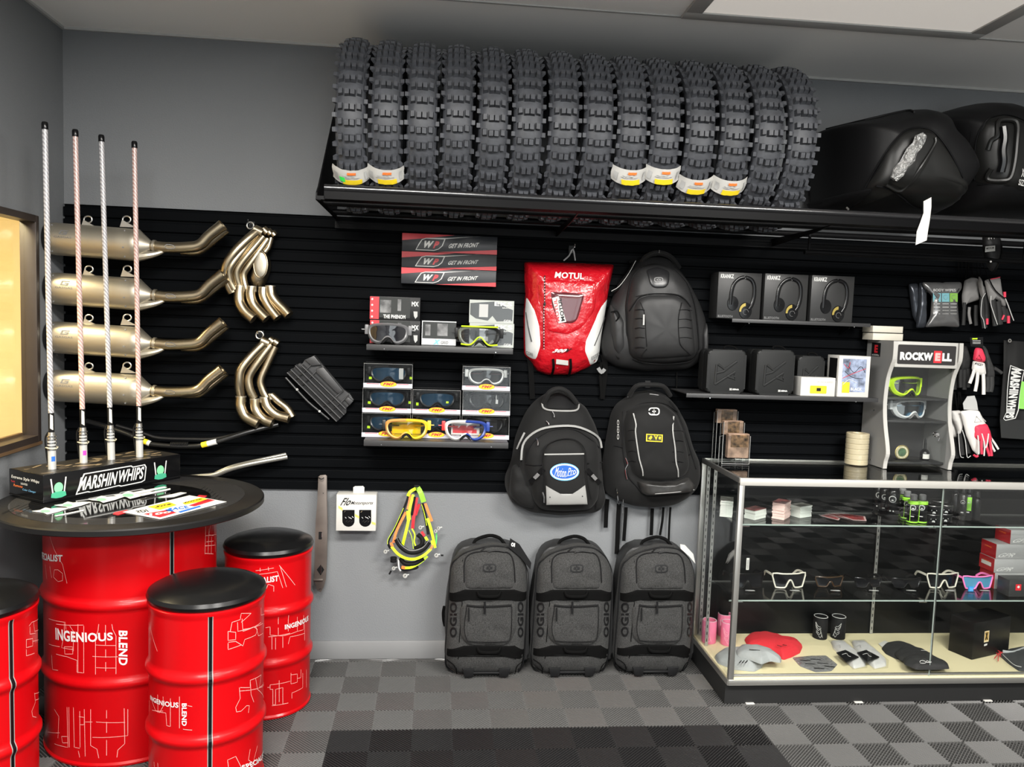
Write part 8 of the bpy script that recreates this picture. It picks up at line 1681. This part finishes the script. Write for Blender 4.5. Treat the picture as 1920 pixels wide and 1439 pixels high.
zz = shoebox(1338, 1190, 1370, 'silver box, lowest of the stack at the right end', Yq, zz, False); zz = shoebox(1336, 1035, 1190, 'silver box with red end and white label, second from the bottom', Yq, zz+.0005); zz = shoebox(1358, 870, 1035, 'silver box with red end, third from the bottom', Yq, zz+.0005, False); zz = shoebox(1520, 712, 870, 'topmost silver box, set back to the right', Yq, zz+.0005, False)
p = P(*kb7(1500, 1370), Y=-.37); t = thing('dark_box', (p.x+.06, -.34, S2+.001), 'dark box with a red square logo in front of the silver boxes', 'box'); b = MB('blkg'); b.box(p.x, p.x+.14, -.375, -.30, S2+.001, S2+.075, mat('grey_black_carton', (.03, .03, .03), .4), bev=.001); b.build('carton', t)
b = MB('redp'); b.box(p.x+.030, p.x+.056, -.3758, -.375, S2+.030, S2+.058); b.add([Vector((p.x+.043+.006*math.cos(q), -.3762, S2+.046+.006*math.sin(q))) for q in [i*PI/5 for i in range(10)]], [list(range(10))], 'white', False); b.build('logo', t, label='red square logo')
# bottom deck
D = .119
def tumbler(lab, px, py, m, logo, group, r=.033, h=.104, rim='white'):
    p = P(px, py, Z=D); T = Matrix.Translation((p.x, p.y+r, D)); t = thing('can_cooler', (p.x, p.y+r, D), lab, 'can cooler', group)
    b = MB(m); b.lathe([(.0001, 0), (r-.001, 0), (r, .002), (r, h-.002), (r-.001, h), (r-.005, h), (r-.005, .01), (.0001, .008)], None, 32, T); b.build('sleeve', t)
    b = MB(rim); b.tube([Vector((p.x+(r-.0025)*math.cos(a), p.y+r+(r-.0025)*math.sin(a), D+h)) for a in [2*PI*i/24 for i in range(24)]], .0016, None, 6, closed=True, sub=1); b.build('rim', t)
    a0 = math.atan2(CAM.y-p.y, CAM.x-p.x)-.15; f = lambda u, v: Vector((p.x+(r+.0006)*math.cos(a0+(u-.5)*1.5), p.y+r+(r+.0006)*math.sin(a0+(u-.5)*1.5), D+h*v))
    b = MB(logo); s = 1 if 'mirror' not in lab else -1
    for L in (((.20, .78), (.28, .55), (.45, .42), (.62, .50), (.62, .30), (.45, .24), (.30, .34)), ((.20, .78), (.42, .62), (.60, .60)), ((.24, .66), (.45, .50), (.66, .56)), ((.50, .20), (.62, .10), (.72, .24), (.62, .42), (.80, .12)), ((.30, .40), (.50, .30))):
        b.tube([f(.5+(u-.5)*s*1.2, v) for u, v in L], .0010, None, 5, sub=3)
    b.build('wing_print', t)
pg = 'pink can coolers'; kgp = 'black can coolers'; lp = mat('pale_pink_print', (.85, .42, .50), .5)
tumbler('pink can cooler, front left of three', 1333, 1209, 'pink', lp, pg); tumbler('pink can cooler, hidden behind the front two', 1362, 1196, 'pink', lp, pg); tumbler('pink can cooler, front right, behind the corner post', 1369, 1213, 'pink', lp, pg)
tumbler('black can cooler with a white wing print, left one', 1543, 1201, 'blkm', 'greyl', kgp); tumbler('black can cooler with a mirrored white wing print, right one', 1577, 1201, 'blkm', 'greyl', kgp)
def flatp(lab, name, cat, pts, m, h, z=D, k=ke, n=2.5, wr=.003, ws=40, group=None, seed=0, **kw_):
    w = [P(*k(x, y), Z=z) for x, y in pts]; o = dense([(p.x, -p.y) for p in w], .006, 2)
    c = Vector((sum(p[0] for p in o)/len(o), -sum(p[1] for p in o)/len(o), z)); t = thing(name, tuple(c), lab, cat, group)
    # build in (x, z) then lay it flat: local y (towards viewer) becomes up
    TT = lambda v: Vector((v.x, -v.z, z-v.y))
    b = MB(m); b.puff(o, 0, h, None, n, 2, 8, wr, ws, T=TT, seed=seed); b.build('body', t)
    up = lambda x, y, e=.001: P(*k(x, y), Z=z+h)+Vector((0, 0, e))
    return t, up
M['kn_g'] = mat('grey_knit', (.30, .31, .31), .85, bump=(220, .6, .002)); M['kn_r'] = mat('red_knit', (.55, .015, .025), .85, bump=(220, .6, .002)); M['kn_b'] = mat('black_knit', (.010, .010, .010), .85, bump=(220, .6, .002))
bg = 'knitted beanies on the bottom deck'
t, up = flatp('grey knitted beanie in the front left corner, lower of two', 'knitted_beanie', 'beanie', [(150, 590), (200, 555), (300, 550), (400, 580), (440, 615), (420, 650), (380, 672), (260, 660), (170, 625)], 'kn_g', .042, group=bg, seed=1)
b = MB('blk'); [b.strap([up(x, 608), up(x-12, 622)], .004, .001, None, (0, 0, 1)) for x in (305, 322, 340)]; b.build('stitched_mark', t)
t, up = flatp('grey knitted beanie lying on the other grey one', 'knitted_beanie', 'beanie', [(270, 560), (300, 530), (400, 535), (480, 560), (535, 600), (530, 622), (470, 612), (420, 630), (340, 600), (280, 585)], 'kn_g', .034, z=D+.036, group=bg, seed=2)
b = MB('blk'); b.strap([up(350, 545), up(410, 550)], .004, .001, None, (0, 0, 1)); b.build('stitched_mark', t)
t, up = flatp('bright red knitted beanie', 'knitted_beanie', 'beanie', [(322, 490), (350, 465), (420, 460), (500, 475), (560, 500), (630, 505), (655, 530), (640, 565), (590, 590), (545, 605), (490, 575), (400, 545), (340, 525)], 'kn_r', .044, group=bg, seed=3)
b = MB('blk'); b.strap([up(510, 520), up(535, 528)], .004, .001, None, (0, 0, 1)); b.strap([up(540, 518), up(565, 522)], .004, .001, None, (0, 0, 1)); b.build('stitched_mark', t)
for i, (dx, dy, lab) in enumerate(((0, 0, 'black knitted beanie, lowest of three, at the back left'), (75, 30, 'black knitted beanie, middle of three'), (125, 55, 'black knitted beanie with a white stitched mark, topmost of three'))):
    pts = [(1105, 540), (1130, 515), (1200, 505), (1270, 525), (1330, 560), (1360, 600), (1330, 625), (1260, 610), (1190, 600), (1130, 570)]
    if i == 2: pts = [(1105, 545), (1180, 530), (1280, 540), (1360, 575), (1370, 600), (1300, 605), (1180, 605), (1110, 575)]
    t, up = flatp(lab, 'knitted_beanie', 'beanie', [(x+dx, y+dy) for x, y in pts], 'kn_b', .030, z=D+.016*i, group='black knitted beanies', seed=5+i)
    b = MB('greyl'); c = ((1275, 578), (1350, 550), (1355, 617))[i]
    if i == 2: b.tube([up(c[0]+x, c[1]+y) for x, y in ((-30, 0), (-25, -8), (-5, -6), (10, 2), (35, 0))], .0014, None, 6); b.tube([up(c[0]+x, c[1]+y) for x, y in ((-28, 6), (0, 6), (12, -8), (30, 6))], .0012, None, 6)
    else: b.strap([up(c[0]-18, c[1]), up(c[0]+14, c[1]+2)], .0022, .001, None, (0, 0, 1))
    b.build('stitched_mark', t)
b = MB('paper'); q = [P(*ke(x, y), Z=D+.004) for x, y in ((1088, 510), (1125, 492), (1155, 505), (1110, 530))]; b.add(q+[v-Vector((0, 0, .0008)) for v in q], [(0, 1, 2, 3), (0, 4, 5, 1), (1, 5, 6, 2), (2, 6, 7, 3), (3, 7, 4, 0)], None, False); prop(b.build('care_card'), 'small white card tucked under the black beanies', 'card')
t, up = flatp('flat silver sticker pack in front of the red beanie', 'sticker_pack', 'sticker pack', [(595, 590), (700, 580), (790, 578), (855, 630), (820, 668), (730, 675), (640, 640)], mat('silver_sticker_film', (.40, .40, .40), .2, metal=.6, bump=(60, .8, .01)), .006, wr=.001)
b = MB('blk'); [b.strap([up(x, y), up(x+60, y+4)], .005, .0006, None, (0, 0, 1)) for x, y in ((640, 605), (700, 600), (670, 625), (740, 622), (720, 650), (780, 640))]; b.build('black_print', t)
def socks(dx, lab):
    t, up = flatp(lab, 'sock_pack', 'socks', [(815+dx, 500), (880+dx, 498), (920+dx, 530), (960+dx, 560), (1015+dx, 610), (1015+dx, 640), (950+dx, 655), (915+dx, 630), (870+dx, 580), (830+dx, 540)], 'gw', .026, group='white sock packs', seed=dx)
    b = MB('blk'); q = [up(x+dx, y, .0035) for x, y in ((848, 565), (900, 550), (975, 590), (905, 620))]; b.add(q+[v-Vector((0, 0, .004)) for v in q], [(0, 1, 2, 3), (0, 4, 5, 1), (1, 5, 6, 2), (2, 6, 7, 3), (3, 7, 4, 0)], None, False); b.tube([up(x+dx, y, .0045) for x, y in ((880, 578), (905, 572), (915, 585), (930, 590))], .001, 'greyl', 6); b.build('black_band', t, label='black paper band')
    b = MB('greyl'); b.tube([up(x+dx, y, .001) for x, y in ((835, 525), (865, 518), (870, 535))], .001, None, 6); b.build('small_print', t)
    b = MB('film'); q = [up(x+dx, y, .004) for x, y in ((800, 495), (890, 490), (1030, 610), (1025, 655), (940, 665))]; b.add(q, [list(range(5))], None, False); b.build('clear_bag', t)
socks(0, 'folded white socks with a black band in clear wrap, left pack'); socks(118, 'folded white socks with a black band in clear wrap, right pack')
# black gift box with a framed mark
p = P(*k8(1090, 1068), Z=D); q = P(*k8(915, 1000), Z=D); r_ = P(*k8(1450, 985), Z=D); hx = .150
u_ = (q-p); v_ = (r_-p); v_ = v_.normalized()*.26; u_ = u_.normalized()*.115; u_ = Vector((-v_.y, v_.x, 0)).normalized()*u_.length
if u_.y < 0: u_ = -u_
t = thing('black_gift_box', tuple(p+(u_+v_)/2), 'large black box with a framed gold mark on the bottom deck', 'box')
TB2 = Matrix(((v_.normalized().x, u_.normalized().x, 0, p.x), (v_.normalized().y, u_.normalized().y, 0, p.y), (0, 0, 1, D), (0, 0, 0, 1)))
hx = P(*k8(1130, 655), Y=p.y).z-D
b = MB(mat('satin_black_carton', (.005, .0048, .0045), .34, spec=.22)); b.box(0, v_.length, 0, u_.length, 0, hx, bev=.0012, T=TB2); b.build('carton', t)
F2 = lambda x, z, e=.0008: TB2 @ Vector((x, -e, z))
b = MB('white'); b.add([F2(x, z) for x, z in ((.075, .070), (.108, .070), (.108, .122), (.075, .122))], [(0, 1, 2, 3)], mat('gold_frame', (.75, .62, .40), .4), False); b.add([F2(x, z, .0011) for x, z in ((.079, .078), (.104, .078), (.104, .118), (.079, .118))], [(0, 1, 2, 3)], mat('amber_face', (.5, .3, .06), .4), False)
text(b, 'X', lambda u, v: F2(.080+.020*u, .081+.034*v, .0014), 'blk', .10); b.add([F2(x, z) for x, z in ((.078, .052), (.100, .054), (.100, .063), (.078, .061))], [(0, 1, 2, 3)], 'white', False); b.build('badge', t, label='white and gold framed mark')
t, up = flatp('folded grey garment with red thread at the right edge of the bottom deck', 'folded_garment', 'garment', [(1400, 1020), (1500, 960), (1650, 930), (1800, 920), (1800, 1200), (1620, 1195), (1500, 1110)], mat('dark_garment', (.03, .032, .033), .8), .022, k=k8, seed=4)
b = MB('kn_g'); b.tube([up(x, y, -.004) for x, y in ((1440, 965), (1530, 975), (1600, 960), (1679, 930))], .008, 'kn_g', 10, flat=.5); b.tube([up(x, y) for x, y in ((1440, 1010), (1560, 1120), (1650, 1150))], .0016, 'greyl', 6); b.build('grey_fold', t, label='lighter grey fold')
b = MB('redp'); [b.tube([up(x0, y0, -.008), up((x0+x1)/2+10, (y0+y1)/2-12, -.006), up(x1, y1, -.012)], .0018, None, 6) for x0, y0, x1, y1 in ((1380, 945), (1420, 1000), (1350, 1020), (1390, 1050), (1370, 970), (1440, 965)) and ((1380, 945, 1420, 1000), (1420, 960, 1350, 1020), (1370, 970, 1390, 1050), (1400, 990, 1440, 965))]; b.build('red_thread', t)
# ---- print and fittings belong to the part they sit on
SUB = {'carton': ('lettering', 'red_stripe', 'emblem_frame', 'emblem_letters', 'small_print', 'red_side_strip', 'window', 'visible_goggle', 'card_front', 'white_base', 'logo', 'front_strip', 'red_line', 'clear_window', 'window_edge',
       'device_print', 'picture', 'picture_detail', 'side_print', 'barcode_label', 'red_end', 'headband_print', 'ear_cup_print', 'gold_band', 'ring_print', 'inner_tag', 'badge'),
       'drum': ('stripe', 'lettering', 'line_drawing'), 'canister': ('emblem', 'hanger_bracket'), 'upper_pocket': ('badge',), 'box_body': ('lettering', 'badge', 'side_lettering'), 'tabletop': ('table_sheet', 'glossy_inlay'),
       'header': ('sign_plate', 'lettering'), 'plate': ('cutout', 'ridge', 'pin'), 'base_tube': ('rubber_band', 'sticker'), 'wire_sleeve': ('label_tag',), 'front_shell': ('embossed_mark', 'lettering', 'carry_loop'),
       'badge_panel': ('badge',), 'sleeve': ('edge_binding', 'price_label', 'lettering'), 'handle_recess': ('wrapped_handle', 'recess_rim'), 'cuff': ('triangle_mark',), 'collector_body': ('oval_plate',), 'front_pocket': ('reflective_strip', 'toe_panel', 'eyelet'), 'front_glass': ('glass_edge', 'barcode_label')}
for root in [o for o in C.objects if o.parent is None and o.children]:
    ch = list(root.children)
    for host, kids in SUB.items():
        h = [c for c in ch if c.name.split('.')[0] == host]
        if not h: continue
        for c in ch:
            if c.name.split('.')[0] in kids and c.parent == root and not c.children: c.parent = h[0]
    if any(c.name.startswith('webbing_band') for c in ch):
        bands = [c for c in ch if c.name.startswith('webbing_band')]; hs = [c for c in ch if c.name.startswith('grab_handle')]
        for a_, c_ in zip(hs, bands): a_.parent = c_
